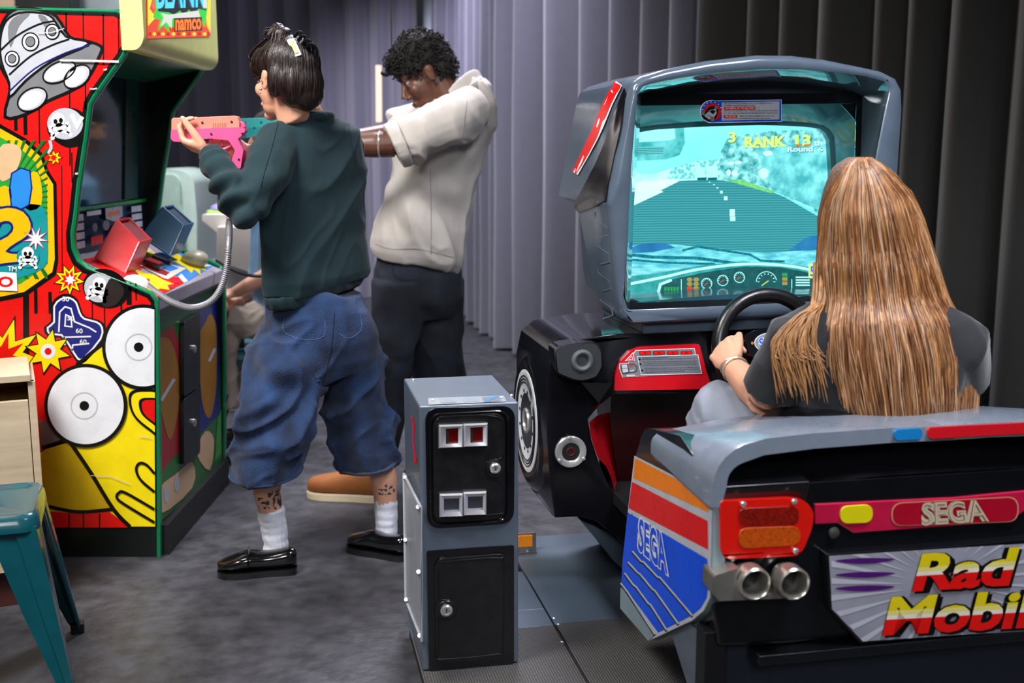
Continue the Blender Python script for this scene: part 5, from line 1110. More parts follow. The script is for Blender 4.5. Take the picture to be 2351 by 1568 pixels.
for x in (1728, 1818):
    c = Mv(x, 1336, vr - .05); mb = MB(); mb.lathe(c, -MA, [(.0262, -.04), (.0262, .012), (.029, .016), (.0325, .012), (.0325, -.02)], EXH, 40, caps=False); pe = mb.build('exhaust_pipe', EXH, RM)
    mb = MB(); mb.disc(c + MA * .035, .0262, -MA, m=BLKM, depth=.002); mb.build('exhaust_bore', BLKM, pe)
# legs and beam under the rear body
bz = muvz(Mv(1700, 1478, vr))[2]
slab('rear_leg', muvz(Mv(1618, 1500, vr + .02))[0], muvz(Mv(1668, 1500, vr + .02))[0], vr + .02, vr + .07, ZP, bz + .02, BLKM)
slab('rear_leg', 2 * UC - muvz(Mv(1668, 1500, vr + .02))[0], 2 * UC - muvz(Mv(1618, 1500, vr + .02))[0], vr + .02, vr + .07, ZP, bz + .02, BLKM)
mb = MB(); us_ = muvz(Mv(1618, 1500, vr + .02))[0]; mb.prism([M(us_ + .004, vr + .03, bz), M(us_ + .004, vr + .34, bz), M(us_ + .004, vr + .03, bz - .2)], MW * .004); mb.build('leg_gusset', GREYP, RM)
slab('motion_beam', us_ + .06, 2 * UC - us_ - .06, vr + .05, vr + .12, .14, bz + .01, mat('beam_navy', '1c2230', .4))
slab('floor_pan', us_ + .1, 2 * UC - us_ - .1, vr + .1, 3.1, .30, .335, BLKM)
# ================================================================== COIN STAND
vfS = muvz(onz(978, 1543, ZP))[1]
uS0_ = muvz(onz(976, 1545, ZP))[0]; uS1_ = muvz(onplane(1190, 1530, MA * vfS, MA))[0]; ztS = muvz(Mv(958, 934, vfS))[2]
uS0_ = (uS0_ + muvz(Mv(958, 934, vfS))[0]) / 2
dS = .34
CST = thing('coin_stand', 'grey metal coin box pillar with two black doors beside the driving machine', 'coin machine', M((uS0_ + uS1_) / 2, vfS + dS / 2, ZP))
STG = mat('stand_grey', '5c6874', .34, metal=.25, var=.06, scale=5, coat=.2)
mb = MB(); zt_ = ztS; mb.box(M((uS0_ + uS1_) / 2, vfS + dS / 2, (ZP + zt_) / 2 + .002), MW * ((uS1_ - uS0_) / 2), MA * (dS / 2), ZZ * ((zt_ - ZP) / 2 - .002)); cb = mb.build('stand_body', STG, CST, bevel=.004)
def cz(zx, zy): return (900 + zx * .4578, 850 + zy * .4579)
def CP(L, d=0.0): return [Mv(*cz(*k), vfS - d) for k in L]
def cpl(name, L, d, th, m, parent, rnd=.02, bev=.002): 
    mb = MB(); mb.prism(roundpoly(CP(L, d), rnd, 6), MA * th); return mb.build(name, m, parent, bevel=bev)
DB = mat('door_black_paint', '111113', .33, coat=.3, var=.3, scale=30)
fr1 = cpl('door_frame', [(166, 190), (618, 178), (612, 768), (176, 796)], .006, .006, BLK, CST, .035, .003)
dr1 = cpl('coin_door', [(204, 236), (566, 214), (566, 742), (212, 764)], .014, .010, DB, CST, .03, .004)
mb = MB(); mb.tube(roundpoly(CP([(192, 222), (582, 202), (580, 756), (198, 778)], .009), .03, 6) + CP([(192, 260)], .009), .003, None, 8); mb.build('door_seal', BLK, fr1)
mb = MB(); mb.tube(catmull(CP([(230, 238), (400, 226), (540, 240), (556, 300), (556, 420), (530, 448), (480, 460), (464, 500), (480, 536), (540, 556), (556, 600), (554, 700), (530, 722), (240, 742)], .0145), 6, False), .0018, None, 6); mb.build('pressed_bead', DB, dr1)
SILV = mat('cast_silver', 'c2c2c6', .32, metal=.5)
for i, (x0_, y0_, x1_, y1_, ty) in enumerate(((234, 270, 356, 392, 0), (357, 264, 480, 386, 0), (238, 616, 356, 738, 1), (358, 606, 474, 730, 1))):
    o4 = [(x0_, y0_ + 4), (x1_, y0_), (x1_, y1_ - 4), (x0_, y1_)]
    ii = [(x0_ + (36 if ty == 0 else 22), y0_ + (24 if ty == 0 else 28)), (x1_ - (24 if ty == 0 else 18), y0_ + (20 if ty == 0 else 26)), (x1_ - (24 if ty == 0 else 18), y1_ - (26 if ty == 0 else 30)), (x0_ + (36 if ty == 0 else 22), y1_ - (22 if ty == 0 else 26))]
    mb = MB(); Aa = CP(o4, .014); Bb = CP(o4, .022); Cc = [p.lerp(sum(Bb, Vector()) / 4, .12) - MA * .006 for p in Bb]; Dd = CP(ii, .024); Ee = CP(ii, .016)
    mb.grid([Aa, Bb, Cc, Dd, Ee], SILV, cap1=False, smooth=False); fz = mb.build('coin_slot' if ty == 0 else 'return_cup', SILV, dr1)
    mb = MB(); mb.prism(CP(ii, .0165), MA * .002); mb.build('slot_lens' if ty == 0 else 'return_flap', mat('coin_red_lens', '5a0709', .2, coat=.5) if ty == 0 else mat('flap_steel', '8c8f95', .2, metal=.9), fz)
    if ty == 0:
        mb = MB(); mb.prism(CP([(ii[0][0] + 2, ii[0][1] + 8), (ii[0][0] + 14, ii[0][1] + 8), (ii[0][0] + 14, ii[3][1] - 2), (ii[0][0] + 2, ii[3][1] - 2)], .0185), MA * .002); mb.build('coin_gap', mat('brass_dark', '3a352c', .4, metal=.5), fz)
def lock(c, parent, s=1.0):
    mb = MB(); mb.lathe(c, -MA, [(.013 * s, 0), (.013 * s, .006), (.010 * s, .009), (.007 * s, .009), (.006 * s, .006), (.001, .006)], CHROME, 24); o = mb.build('cam_lock', CHROME, parent)
    mb = MB(); mb.box(c - MA * .0085, MW * .001, MA * .001, ZZ * .005 * s); mb.build('key_slot', BLKM, o)
mb = MB(); mb.lathe(CP([(516, 493)], .014)[0], -MA, [(.024, 0), (.022, .003), (.016, .002), (.001, .001)], DB, 28); mb.build('lock_recess', DB, dr1); lock(CP([(517, 490)], .016)[0], dr1)
fr2 = cpl('door_frame', [(174, 906), (612, 876), (612, 1470), (186, 1510)], .004, .004, BLK, CST, .006, .002)
dr2 = cpl('cash_door', [(212, 948), (584, 918), (580, 1440), (222, 1470)], .012, .010, DB, CST, .028, .004)
mb = MB(); mb.tube(catmull(CP([(240, 966), (400, 948), (540, 944), (560, 980), (556, 1400), (530, 1424), (246, 1450), (236, 1420), (236, 1260), (236, 1240), (300, 1235), (320, 1200), (300, 1160), (240, 1148), (236, 1120), (236, 990)], .0125), 6, False), .0018, None, 6); mb.build('pressed_bead', DB, dr2)
mb = MB(); mb.lathe(CP([(274, 1202)], .012)[0], -MA, [(.026, 0), (.023, .003), (.016, .002), (.001, .001)], DB, 28); mb.build('lock_recess', DB, dr2); lock(CP([(272, 1202)], .013)[0], dr2, 1.15)
# clear plate with stickers on the top
TP = lambda zx, zy: onz(*cz(zx, zy), ztS + .001)
ta = Art(lambda x, y: TP(x, y), (0, 0, 1), .0006)
ta.poly([(180, 140), (560, 128), (576, 158), (184, 174)], mat('clear_film', 'a5adb4', .15, coat=.6), 1); ta.poly([(236, 142), (320, 139), (322, 164), (244, 166)], mat('film_grey', '8d969d', .3), 2); ta.poly([(354, 138), (434, 136), (438, 158), (362, 162)], mat('film_grey', '8d969d', .3), 2)
ta.poly([(450, 136), (540, 132), (546, 156), (462, 162)], A_GRY, 2); ta.poly([(468, 152), (520, 133), (536, 134), (478, 160)], A_LBL, 3)
for x, y in ((204, 152), (548, 138)): ta.ell(x, y, 9, 5, A_LGY, 3, n=14)
ta.build('top_sticker', None, cb)
for k in ((104, 44), (594, 120)): mb = MB(); mb.ball(onz(*cz(*k), ztS + .001) + (MA * -.012), (.005, .005, .003), n=10); mb.build('screw', CHROME, cb)
# clear pocket on the left side
PU = lambda zx, zy, d=0.0: Mu(*cz(zx, zy), uS0_ - d)
pk = [(60, 520), (146, 690), (150, 1355), (70, 1150)]
def clearmat():
    m = bpy.data.materials.new('clear_acrylic'); m.use_nodes = True; N = m.node_tree.nodes; L = m.node_tree.links; N.remove(N['Principled BSDF'])
    t = N.new('ShaderNodeBsdfTransparent'); t.inputs[0].default_value = (.9, .92, .94, 1); g = N.new('ShaderNodeBsdfPrincipled'); g.inputs['Base Color'].default_value = (.75, .78, .82, 1)
    nz = N.new('ShaderNodeTexNoise'); nz.inputs['Scale'].default_value = 7; mr = N.new('ShaderNodeMapRange'); mr.inputs['To Min'].default_value = .05; mr.inputs['To Max'].default_value = .3; L.new(nz.outputs[0], mr.inputs[0]); L.new(mr.outputs[0], g.inputs['Roughness'])
    mx = N.new('ShaderNodeMixShader'); mx.inputs[0].default_value = .35; L.new(t.outputs[0], mx.inputs[1]); L.new(g.outputs[0], mx.inputs[2]); L.new(mx.outputs[0], N['Material Output'].inputs[0]); return m
CLR = clearmat()
mb = MB(); mb.prism([PU(*k, .012) for k in pk], MW * .003); pko = mb.build('acrylic_pocket', CLR, cb)
mb = MB(); PP = [PU(*k, .012) for k in pk]; mb.tube(PP + [PP[0]], .004, None, 8); mb.build('pocket_rim', mat('acrylic_edge', 'b9bec6', .2, coat=.5), pko)
for k in ((64, 535), (130, 685), (66, 850), (132, 1010), (70, 1150), (138, 1330)): mb = MB(); mb.tube([PU(*k, .016), PU(*k, -.002)], .005, None, 10); mb.build('stand_off', CHROME, pko)
ga = Art(lambda x, y: PU(x, y), -MW, .0006)
ga.line([(100, 232), (110, 300), (106, 340), (112, 400), (122, 470)], 10, A_PNK, 1, smooth=4); ga.line([(104, 240), (114, 300)], 8, A_RED, 2); ga.ell(118, 450, 8, 18, A_RED, 2)
ga.build('marker_scribble', None, cb)
# ================================================================== PEOPLE
def blob(name, mb, m, parent, voxel=0.006, smooth=4, disp=None, matsel=None, origin=None):
    """fuse closed shapes into one continuous skin"""
    me = bpy.data.meshes.new('tmp'); me.from_pydata([tuple(p) for p in mb.v], [], mb.f)
    bm = bmesh.new(); bm.from_mesh(me); bmesh.ops.recalc_face_normals(bm, faces=bm.faces); bm.to_mesh(me); bm.free()
    ob = bpy.data.objects.new('tmp', me); COL.objects.link(ob)
    r = ob.modifiers.new('r', 'REMESH'); r.mode = 'VOXEL'; r.voxel_size = voxel; r.adaptivity = 0
    s_ = ob.modifiers.new('s', 'SMOOTH'); s_.factor = 0.5; s_.iterations = smooth
    bpy.context.view_layer.update()
    new = bpy.data.meshes.new_from_object(ob.evaluated_get(bpy.context.evaluated_depsgraph_get()))
    bpy.data.objects.remove(ob); bpy.data.meshes.remove(me)
    new.name = name
    o = root_loc(parent) if parent is not None else Vector(origin)
    if disp:
        nn = [v.normal.copy() for v in new.vertices]
        for v, n in zip(new.vertices, nn): v.co = v.co + disp(v.co.copy(), n)
    ms = m if isinstance(m, (list, tuple)) else [m]
    for q in ms: new.materials.append(q)
    if matsel:
        for p in new.polygons: p.material_index = matsel(p.center, p.normal)
    for v in new.vertices: v.co = v.co - o
    for p in new.polygons: p.use_smooth = True
    new.update(); ob = bpy.data.objects.new(name, new); COL.objects.link(ob)
    if parent is not None: ob.parent = parent
    else: ob.location = o
    return ob
def nz(p, s, k=0.0, st=(1, 1, 1)): return noise.noise(Vector((p.x * s * st[0] + k, p.y * s * st[1] + k * 1.7, p.z * s * st[2] - k)))
from mathutils.bvhtree import BVHTree
_bv = {}
def surf(ob, px, py, lift=.0008):
    if ob.name not in _bv:
        o = root_loc(ob.parent) + (ob.location if ob.parent else Vector()); _bv[ob.name] = BVHTree.FromPolygons([v.co + o for v in ob.data.vertices], [tuple(p.vertices) for p in ob.data.polygons])
    d = ray(px, py).normalized(); loc, nrm, _, _ = _bv[ob.name].ray_cast(CAM, d)
    return None if loc is None else loc - d * lift
def seam(ob, px, m, name='seam', r=.0013, k=8, dashed=False):
    P = [surf(ob, q.x, q.y) for q in catmull([(x, y, 0) for x, y in px], k, False)]; P = [p for p in P if p is not None]; mb = MB()
    if len(P) < 2: return
    if dashed:
        P = resample(P, len(P) * 2, False)
        for a_, b_ in zip(P[::2], P[1::2]): mb.tube([a_, b_], r, None, 5)
    else: mb.tube(P, r, None, 6)
    return mb.build(name, m, ob, angle=80)
def folds(amp=.006, s=9, st=(1, 1, .5), k=0.0, extra=(), ax=None, sq=.35):
    AX = Vector(ax).normalized() if ax else None
    def f(p, n):
        q = p - AX * (p.dot(AX) * (1 - sq)) if AX else Vector((p.x * st[0], p.y * st[1], p.z * st[2]))
        w = Vector((noise.noise(q * 3 + Vector((k, 0, 0))), noise.noise(q * 3 + Vector((0, k, 9))), noise.noise(q * 3 + Vector((5, 0, k))))) * .05
        a_ = noise.noise((q + w) * s + Vector((k, k, k))); b_ = noise.noise((q + w) * (s * 2.3) + Vector((k + 7, 0, 3))); m_ = .55 + .9 * noise.noise(p * 3.1 + Vector((k, 4, 4)))
        d = amp * (max(0, 1 - abs(a_) * 3.2) ** 1.6 * 1.15 - .35 + .55 * max(0, 1 - abs(b_) * 3.4) ** 1.6 * max(.1, m_)) * max(.35, m_ + .3)
        for c, R, am, fr, ax_ in extra:     # local crease bundles
            t = (p - c).length / R
            if t < 1: d += am * (1 - t) ** 1.2 * sin(fr * (p - c).dot(ax_) + 3 * nz(p, 6, k))
        return n * d
    return f
class Frame:
    def __init__(s, o, fwd, up):
        s.o = Vector(o); s.f = Vector(fwd).normalized(); s.u = Vector(up); s.u = (s.u - s.f * s.u.dot(s.f)).normalized(); s.r = s.f.cross(s.u)
        s.rot = Matrix((s.f, -s.r, s.u)).transposed()
    def __call__(s, x, y, z): return s.o + s.f * x - s.r * y + s.u * z      # x forward, y left, z up
def head(mb, fr, k=1.0, neck=None, neck_r=.058, smile=False):
    B = lambda x, y, z, a_, b_, c_: mb.ball(fr(x * k, y * k, z * k), (a_ * k, b_ * k, c_ * k), n=18, rot=fr.rot)
    B(-.014, 0, .034, .094, .075, .083); B(.030, 0, -.022, .056, .058, .074); B(.034, 0, -.072, .046, .044, .034); B(.066, 0, -.098, .020, .022, .016)
    mb.tube([fr(.080 * k, 0, .016 * k), fr(.094 * k, 0, -.008 * k), fr(.106 * k, 0, -.030 * k)], [.008 * k, .0095 * k, .0125 * k], n=10)
    for s in (-1, 1):
        B(.090, .012 * s, -.035, .011, .008, .008); B(.058, .038 * s, -.024, .024, .020, .024)
        B(.070, .030 * s, .030, .014, .022, .007); B(.0755, .031 * s, .0175, .008, .016, .0045); B(.0745, .031 * s, -.001, .007, .015, .0038)
        B(-.006, .076 * s, -.002, .017, .007, .031); B(-.012, .080 * s, .010, .013, .006, .018)
    B(.084, 0, -.061, .010, .024, .0055); B(.081, 0, -.071, .010, .020, .0065)
    if smile: B(.080, 0, -.066, .006, .03, .010)
    if neck is not None: mb.tube([fr(-.028 * k, 0, -.03 * k), fr(-.03 * k, 0, -.09 * k)] + neck, [neck_r, neck_r] + [neck_r * (1 + .06 * i) for i in range(len(neck))], n=18)
def eyes(fr, parent, k=1.0, sides=(-1, 1)):
    for s in sides:
        mb = MB(); c = fr(.0715 * k, .031 * s * k, .008 * k); mb.ball(c, .0108 * k, mat('eye_white', '7c746c', .4, coat=.1), n=16); d = (fr.f * .93 - fr.r * (.18 * s)).normalized()
        mb.ball(c + d * .0054 * k, .0072 * k, mat('iris_brown', '1a0f0a', .1, coat=.8), n=12)
        mb.build('eye', None, parent)
        mb = MB(); mb.tube([fr(.080 * k, .012 * s * k, .030 * k), fr(.083 * k, .030 * s * k, .037 * k), fr(.070 * k, .050 * s * k, .030 * k)], [.003, .0042, .002], n=8, flat=.6); mb.build('eyebrow', mat('brow_dark', '120c0a', .8), parent)
def hand(mb, w, fwd, nrm, left=True, curl=(30, 40, 30), thumb=(35, 25, 20), k=1.0, spread=4, per=None, thumb_up=0):
    """w wrist point, fwd along the palm, nrm out of the back of the hand; five separate fingers"""
    f = Vector(fwd).normalized(); n = Vector(nrm); n = (n - f * n.dot(f)).normalized(); t = f.cross(n) * (1 if left else -1)   # t: towards the thumb
    W = Vector(w); P = lambda x, y, z: W + f * (x * k) + t * (y * k) + n * (z * k)
    R3 = Matrix((f, t, n)).transposed()
    mb.ball(P(.045, 0, 0), (.050 * k, .039 * k, .0155 * k), n=16, rot=R3); mb.tube([P(-.03, 0, 0), P(.0, 0, 0), P(.03, 0, 0)], [(.0235 * k, .0235 * k), (.026 * k, .020 * k), (.034 * k, .015 * k)], n=12, side=t)
    for i, (y, L0) in enumerate(((.029, .044), (.010, .049), (-.010, .045), (-.028, .036))):
        mb.tube([P(.01, y * .6, 0), P(.084 - abs(y - .01) * .25, y, .003)], [.012 * k, .0112 * k], n=10)
        c = per[i] if per else curl; a_ = 0; p = P(.084 - abs(y - .01) * .25, y, .002); sp = radians(spread) * (1.5 - i); rr = .0092 * (1 - .04 * i) * k; pts = [p]; rad = [rr * 1.12]
        for j, L_ in enumerate((L0, L0 * .62, L0 * .52)):
            a_ += radians(c[j]); d = (f * cos(a_) - n * sin(a_)); d = (d + t * sin(sp) * (1 if j == 0 else .3)).normalized(); p = p + d * (L_ * k); pts += [p]; rad += [rr * (1, .93, .78)[j]]
        mb.tube(pts, rad, n=10); mb.ball(pts[-1], rad[-1], n=8)
        for q, r_ in zip(pts[1:-1], rad[1:-1]): mb.ball(q, r_ * 1.06, n=8)
    # thumb leaves the side of the palm near its base
    p = P(.018, .022, -.006); pts = [p]; rad = [.0145 * k]; a_ = radians(thumb[0]); d = (f * cos(a_) + t * sin(a_) - n * .25 + n * thumb_up).normalized()
    for j, L_ in enumerate((.042, .032, .026)):
        p = p + d * (L_ * k); pts.append(p); rad.append((.0125, .0108, .0088)[j] * k)
        b_ = radians(thumb[1 if j == 0 else 2]); d = (d * cos(b_) + (f * .8 - n * .35 - t * .2) * sin(b_)).normalized()
    mb.tube(pts, rad, n=10); mb.ball(pts[-1], rad[-1], n=8); mb.ball(pts[1], rad[1] * 1.05, n=8)
def shoe(name, heel, toe, width, m, parent, h=.062, sole_m=None, loafer=True, hgt=None, sole_h=.014):
    heel = Vector(heel); toe = Vector(toe); f = (toe - heel); L_ = f.length; f.normalize(); s = f.cross(ZZ).normalized(); rings = []; srings = []
    prof = [(0, .35, .6), (.03, .62, .95), (.12, .74, 1.0), (.28, .76, .98), (.42, .80, .92), (.55, .90, .80), (.68, 1.0, .66), (.8, 1.0, .54), (.9, .86, .46), (.97, .55, .38), (1.0, .25, .28)]
    if hgt: prof = [(a_, b_, c_) for (a_, b_, _), c_ in zip(prof, hgt)]
    for t, w_, h_ in prof:
        c = heel + f * (L_ * t); ww = width / 2 * w_; hh = h * h_; ring = []
        for j in range(20):
            a_ = 2 * pi * j / 20; x = cos(a_); y = sin(a_); ex = (abs(x) ** .75) * (1 if x > 0 else -1); ring.append(c + s * (ww * ex) + ZZ * (sole_h + (hh * (.5 + .5 * y) if y > 0 else hh * .5 * (1 + max(y, -1)))))
        rings.append(ring); srings.append([c + s * ((ww + .0035) * cos(2 * pi * j / 20)) + ZZ * (sole_h * (.5 + .56 * (1 if sin(2 * pi * j / 20) > 0 else -1))) for j in range(20)])
    mb = MB(); mb.grid(rings, m); o = mb.build(name, m, parent, angle=70, sub=1)
    mb = MB(); mb.grid(srings, sole_m or m); mb.build('sole', sole_m or m, o, angle=60)
    return o
SKIN_A = mat('skin_light', 'd9a184', .45, sss=.15, var=.06, bump=.02, bscale=200); SKIN_B = mat('skin_deep', '5e3a2b', .42, sss=.1, var=.1, bump=.02, bscale=200)
SKIN_C = mat('skin_rose', 'e0a890', .45, sss=.15, var=.06, bump=.02, bscale=200)
def hairmat(name, c1, c2, stretch=(40, 40, 3), rough=.38, bump=.6, sc=4, **k):
    return mat(name, c1, rough, col2=c2, scale=sc, stretch=stretch, bump=bump, bscale=sc * 3, var=.3, rvar=.1, **k)
HAIR_D = hairmat('hair_dark_brown', '140d0c', '33231f', (30, 30, 6), .36, .2); HAIR_K = hairmat('hair_curly_black', '0d0a09', '1d1614', (1, 1, 1), .75, .8, 90)
# ------------------------------------------------------------------ the shooter in the green sweatshirt
YW = 3.46
wom = thing('person', 'person in dark green sweatshirt, denim culottes and white socks aiming a pink pistol', 'person', onz(720, 1310))
wom.location.z = 0
A = at
fw = Frame(A(654, 186, 3.41), (-.74, .66, .0), (.06, 0, 1))
b = MB()
head(b, fw, 1.0, [A(705, 262, 3.45), A(718, 300, 3.46)], .050, True)
# torso and thighs inside the clothes keep the body one piece
b.tube([A(715, 300, 3.46), A(716, 400, 3.47), A(722, 560, 3.47), A(730, 680, 3.48), A(735, 760, 3.48)], [(.07, .05), (.075, .055), (.075, .055), (.065, .045), (.07, .05)], n=18, side=(1, 0, 0))
b.tube([A(725, 310, 3.46), A(655, 325, 3.38), A(615, 345, 3.34)], [.035, .035, .036]); b.tube([A(725, 310, 3.46), A(780, 320, 3.53)], [.035, .035])
b.tube([A(640, 330, 3.37), A(600, 420, 3.27), A(560, 488, 3.22)], [.035, .03, .024]); b.tube([A(560, 488, 3.22), A(520, 420, 3.25), A(478, 348, 3.30)], [.024, .024, .023])
b.tube([A(785, 325, 3.54), A(735, 430, 3.70), A(690, 450, 3.66)], [.045, .04, .036]); b.tube([A(690, 450, 3.66), A(620, 390, 3.52), A(568, 345, 3.42)], [.036, .034, .023])
hand(b, A(482, 350, 3.325), A(428, 328, 3.34) - A(482, 350, 3.325), (-.25, -.30, -.90), True, (40, 60, 40), (24, 6, 0), .96, 5, per=[(50, 60, 35), (54, 60, 35), (58, 60, 35), (62, 60, 35)], thumb_up=-.30)
hand(b, A(570, 352, 3.43), A(528, 338, 3.40) - A(570, 352, 3.43), (.2, -.85, .30), False, (50, 60, 40), (40, 20, 10), .96, 2, per=[(4, 12, 8), (38, 62, 40), (42, 62, 40), (46, 62, 40)])
kneeL = A(640, 960, 3.40); kneeR = A(815, 930, 3.60)
b.tube([A(690, 740, 3.45), kneeL, A(618, 1085, 3.42), A(612, 1130, 3.43), A(632, 1215, 3.44), A(640, 1275, 3.44)], [.085, .06, .050, .042, .033, .033], n=16)
b.tube([A(775, 740, 3.52), kneeR, A(868, 1050, 3.62), A(882, 1100, 3.62), A(888, 1190, 3.62), A(890, 1245, 3.62)], [.085, .06, .046, .044, .033, .032], n=16)
tat = [(A(606, 1155, 3.40), .02), (A(622, 1140, 3.39), .012), (A(640, 1158, 3.40), .018), (A(636, 1135, 3.4), .014), (A(893, 1125, 3.58), .018), (A(875, 1130, 3.58), .010)]
def tsel(c, n):
    for q, r in tat:
        if (c - q).length < r * 1.9 and abs((c - q).z) < r and abs((c - q).x) < r * .9 and nz(c, 90, 2) > -.02 and n.y < 0.1: return 1
    return 0
bw = blob('body', b, [SKIN_A, mat('tattoo_ink', '3c3a3e', .6)], wom, .0042, 3, None, tsel)
eyes(fw, bw)
# sweatshirt
b = MB()
prof = [(262, 722, 50, .062), (278, 716, 72, .085), (300, 712, 104, .105), (335, 711, 114, .118), (390, 716, 114, .125), (460, 719, 116, .13), (540, 722, 117, .13), (600, 728, 119, .135), (640, 730, 122, .14), (668, 728, 116, .13), (680, 726, 98, .115)]
rings = []
for y, cx, hw, ry in prof:
    c = A(cx, y, YW); rx = hw / FPX * YW; ring = []
    for j in range(36):
        t = 2 * pi * j / 36; tilt = (c.x - (c.x + rx * cos(t))) * .0
        zz = (.045 * cos(t) if cos(t) > 0 else .006 * cos(t)) * ((y - 620) / 70 if y > 620 else 0)
        ring.append(Vector((c.x + rx * cos(t) * .92 + .25 * ry * sin(t), c.y + ry * sin(t) + rx * cos(t) * .45, c.z + zz + (-.004 * sin(t) if y < 300 else 0))))
    rings.append(ring)
b.grid(rings); b.torus(A(714, 264, 3.455), .060, .015, (.06, -.04, 1), None, 40, 10)
b.tube([A(645, 318, 3.40), A(622, 370, 3.32), A(598, 430, 3.25), A(566, 482, 3.20)], [.068, .066, .062, .052], n=18); b.ball(A(560, 484, 3.20), .049)
b.tube([A(562, 486, 3.20), A(536, 446, 3.22), A(512, 402, 3.25), A(492, 364, 3.285)], [.050, .052, .048, .040], n=18)
b.tube([A(785, 325, 3.56), A(748, 430, 3.72), A(690, 452, 3.68)], [.065, .058, .05]); b.tube([A(690, 450, 3.68), A(630, 395, 3.54), A(590, 358, 3.455)], [.05, .046, .04])
el = A(545, 470, 3.20); fa_ = (A(500, 380, 3.26) - A(560, 480, 3.2)).normalized()
SWT = mat('green_sweatshirt', '0f2d33', .9, sheen=.08, bump=.12, bscale=260, var=.07, scale=9)
ex_ = [(el, .17, .015, 88, fa_), (A(520, 420, 3.20), .12, .013, 105, (fa_ + Vector((.35, 0, .1))).normalized()), (A(640, 425, 3.36), .10, .008, 60, Vector((.7, 0, .7))), (A(700, 650, 3.36), .16, .007, 45, Vector((.5, 0, 1)).normalized()), (A(800, 600, 3.5), .16, .006, 38, Vector((1, 0, .35)).normalized()), (A(615, 480, 3.22), .09, .008, 60, Vector((.6, .3, .8)))]
sw_ = blob('sweatshirt', b, SWT, wom, .0065, 5, folds(.012, 5.5, (1, 1, .55), 3.1, ex_, (.35, 0, 1), .45))
SEAMM = mat('seam_dark_green', '0b2226', .9)
seam(sw_, [(641, 270), (634, 300), (622, 345), (608, 392), (598, 430)], SEAMM); seam(sw_, [(800, 280), (806, 330), (818, 380)], SEAMM)
# ribbed neck, hem and cuffs
b = MB(); b.torus(A(714, 261, 3.455), .060, .012, (.06, -.04, 1), None, 40, 10); blob('neck_rib', b, SWT, wom, .005, 2)
b = MB(); b.tube([A(500, 382, 3.272), A(489, 362, 3.288), A(481, 348, 3.30)], [.041, .038, .0345], n=20); blob('cuff', b, SWT, wom, .005, 2, lambda p, n: n * (.0012 * sin(60 * atan2((p - A(489, 362, 3.288)).y, (p - A(489, 362, 3.288)).z))))
b = MB(); R5 = []
for y, cx, hw, ry in ((668, 727, 114, .132), (682, 725, 109, .128), (698, 723, 98, .118)):
    c = A(cx, y, YW); rx = hw / FPX * YW
    R5.append([Vector((c.x + rx * cos(t) * .92 + .25 * ry * sin(t), c.y + ry * sin(t) + rx * cos(t) * .45, c.z + (.045 * cos(t) if cos(t) > 0 else .006 * cos(t)))) for t in [2 * pi * j / 36 for j in range(36)]])
b.grid(R5); blob('hem_rib', b, SWT, wom, .006, 3, lambda p, n: n * (.0012 * sin(220 * p.x)))
mb = MB(); L7 = [A(641, 270, 3.34), A(634, 300, 3.305), A(622, 340, 3.262), A(608, 385, 3.232), A(600, 420, 3.21)]
# hair
b = MB(); B = lambda x, y, z, a_, b_, c_: b.ball(fw(x, y, z), (a_, b_, c_), n=20, rot=fw.rot)
B(-.020, 0, .044, .100, .084, .086); B(.052, 0, .078, .045, .062, .030); B(-.070, 0, -.010, .055, .075, .075); B(-.085, -.01, -.045, .040, .055, .042); B(.082, .012, .062, .018, .045, .026); B(.02, .058, .048, .05, .028, .042); B(-.045, .066, .0, .03, .020, .055)
b.tube([fw(.05, .05, .07), fw(.068, .062, .04), fw(.052, .068, .005)], [.016, .014, .007]); B(-.02, .03, .128, .030, .030, .024); B(-.005, .03, .148, .018, .02, .016)
hw_ = blob('hair', b, HAIR_D, wom, .004, 3, lambda p, n: n * (.0035 * nz(p, 22, 1, (1, 1, .35)) + .002 * nz(p, 70, 1, (1, 1, .25))))
mb = MB(); R_ = random.Random(12)
for i in range(60):
    t = R_.uniform(-.9, 1.0); z0 = .112; 
    st_ = fw(.02 + R_.uniform(-.03, .03), t * .05, .118); mid = fw(.085 + R_.uniform(-.01, .012), t * .058, .085); en = fw(.094 + R_.uniform(-.006, .010), t * .062, .050 + R_.uniform(-.016, .02)); P_ = catmull([st_, mid, en], 5, False); mb.tube(P_, [.0026] * (len(P_) - 2) + [.0018, .0006], None, 5)
for i in range(46):
    a_ = R_.uniform(0, 6.28); c = fw(-.012, .03, .135); P_ = catmull([c, c + Vector((cos(a_) * .02, sin(a_) * .02, .012)), c + Vector((cos(a_) * .042 - .006, sin(a_) * .03, -.002 + R_.uniform(-.018, .012)))], 4, False); mb.tube(P_, [.0022] * (len(P_) - 1) + [.0005], None, 5)
mb.build('loose_hair', HAIR_D, hw_, angle=90, fixn=False)
mb = MB(); hc = fw(-.035, 0, .02); hs_ = BVHTree.FromPolygons([v.co + root_loc(wom) for v in hw_.data.vertices], [tuple(p.vertices) for p in hw_.data.polygons])
for i in range(420):
    az = R_.uniform(.75, 5.5); P_ = []; e0 = R_.uniform(55, 78); e1 = R_.uniform(-48, 10); dv = R_.uniform(-.12, .12); lf = R_.uniform(.0003, .0022)
    for j in range(12):
        el_ = radians(e0 + (e1 - e0) * j / 11); a_ = az + dv * j / 11; d = fw.f * (cos(a_) * cos(el_)) - fw.r * (sin(a_) * cos(el_)) + fw.u * sin(el_)
        h_ = hs_.ray_cast(hc + d * .3, -d)[0]
        if h_ is not None: P_.append(h_ + d * lf)
    if len(P_) > 5: mb.tube(P_, [.0006] + [.0013] * (len(P_) - 2) + [.0003], None, 4, caps=False)
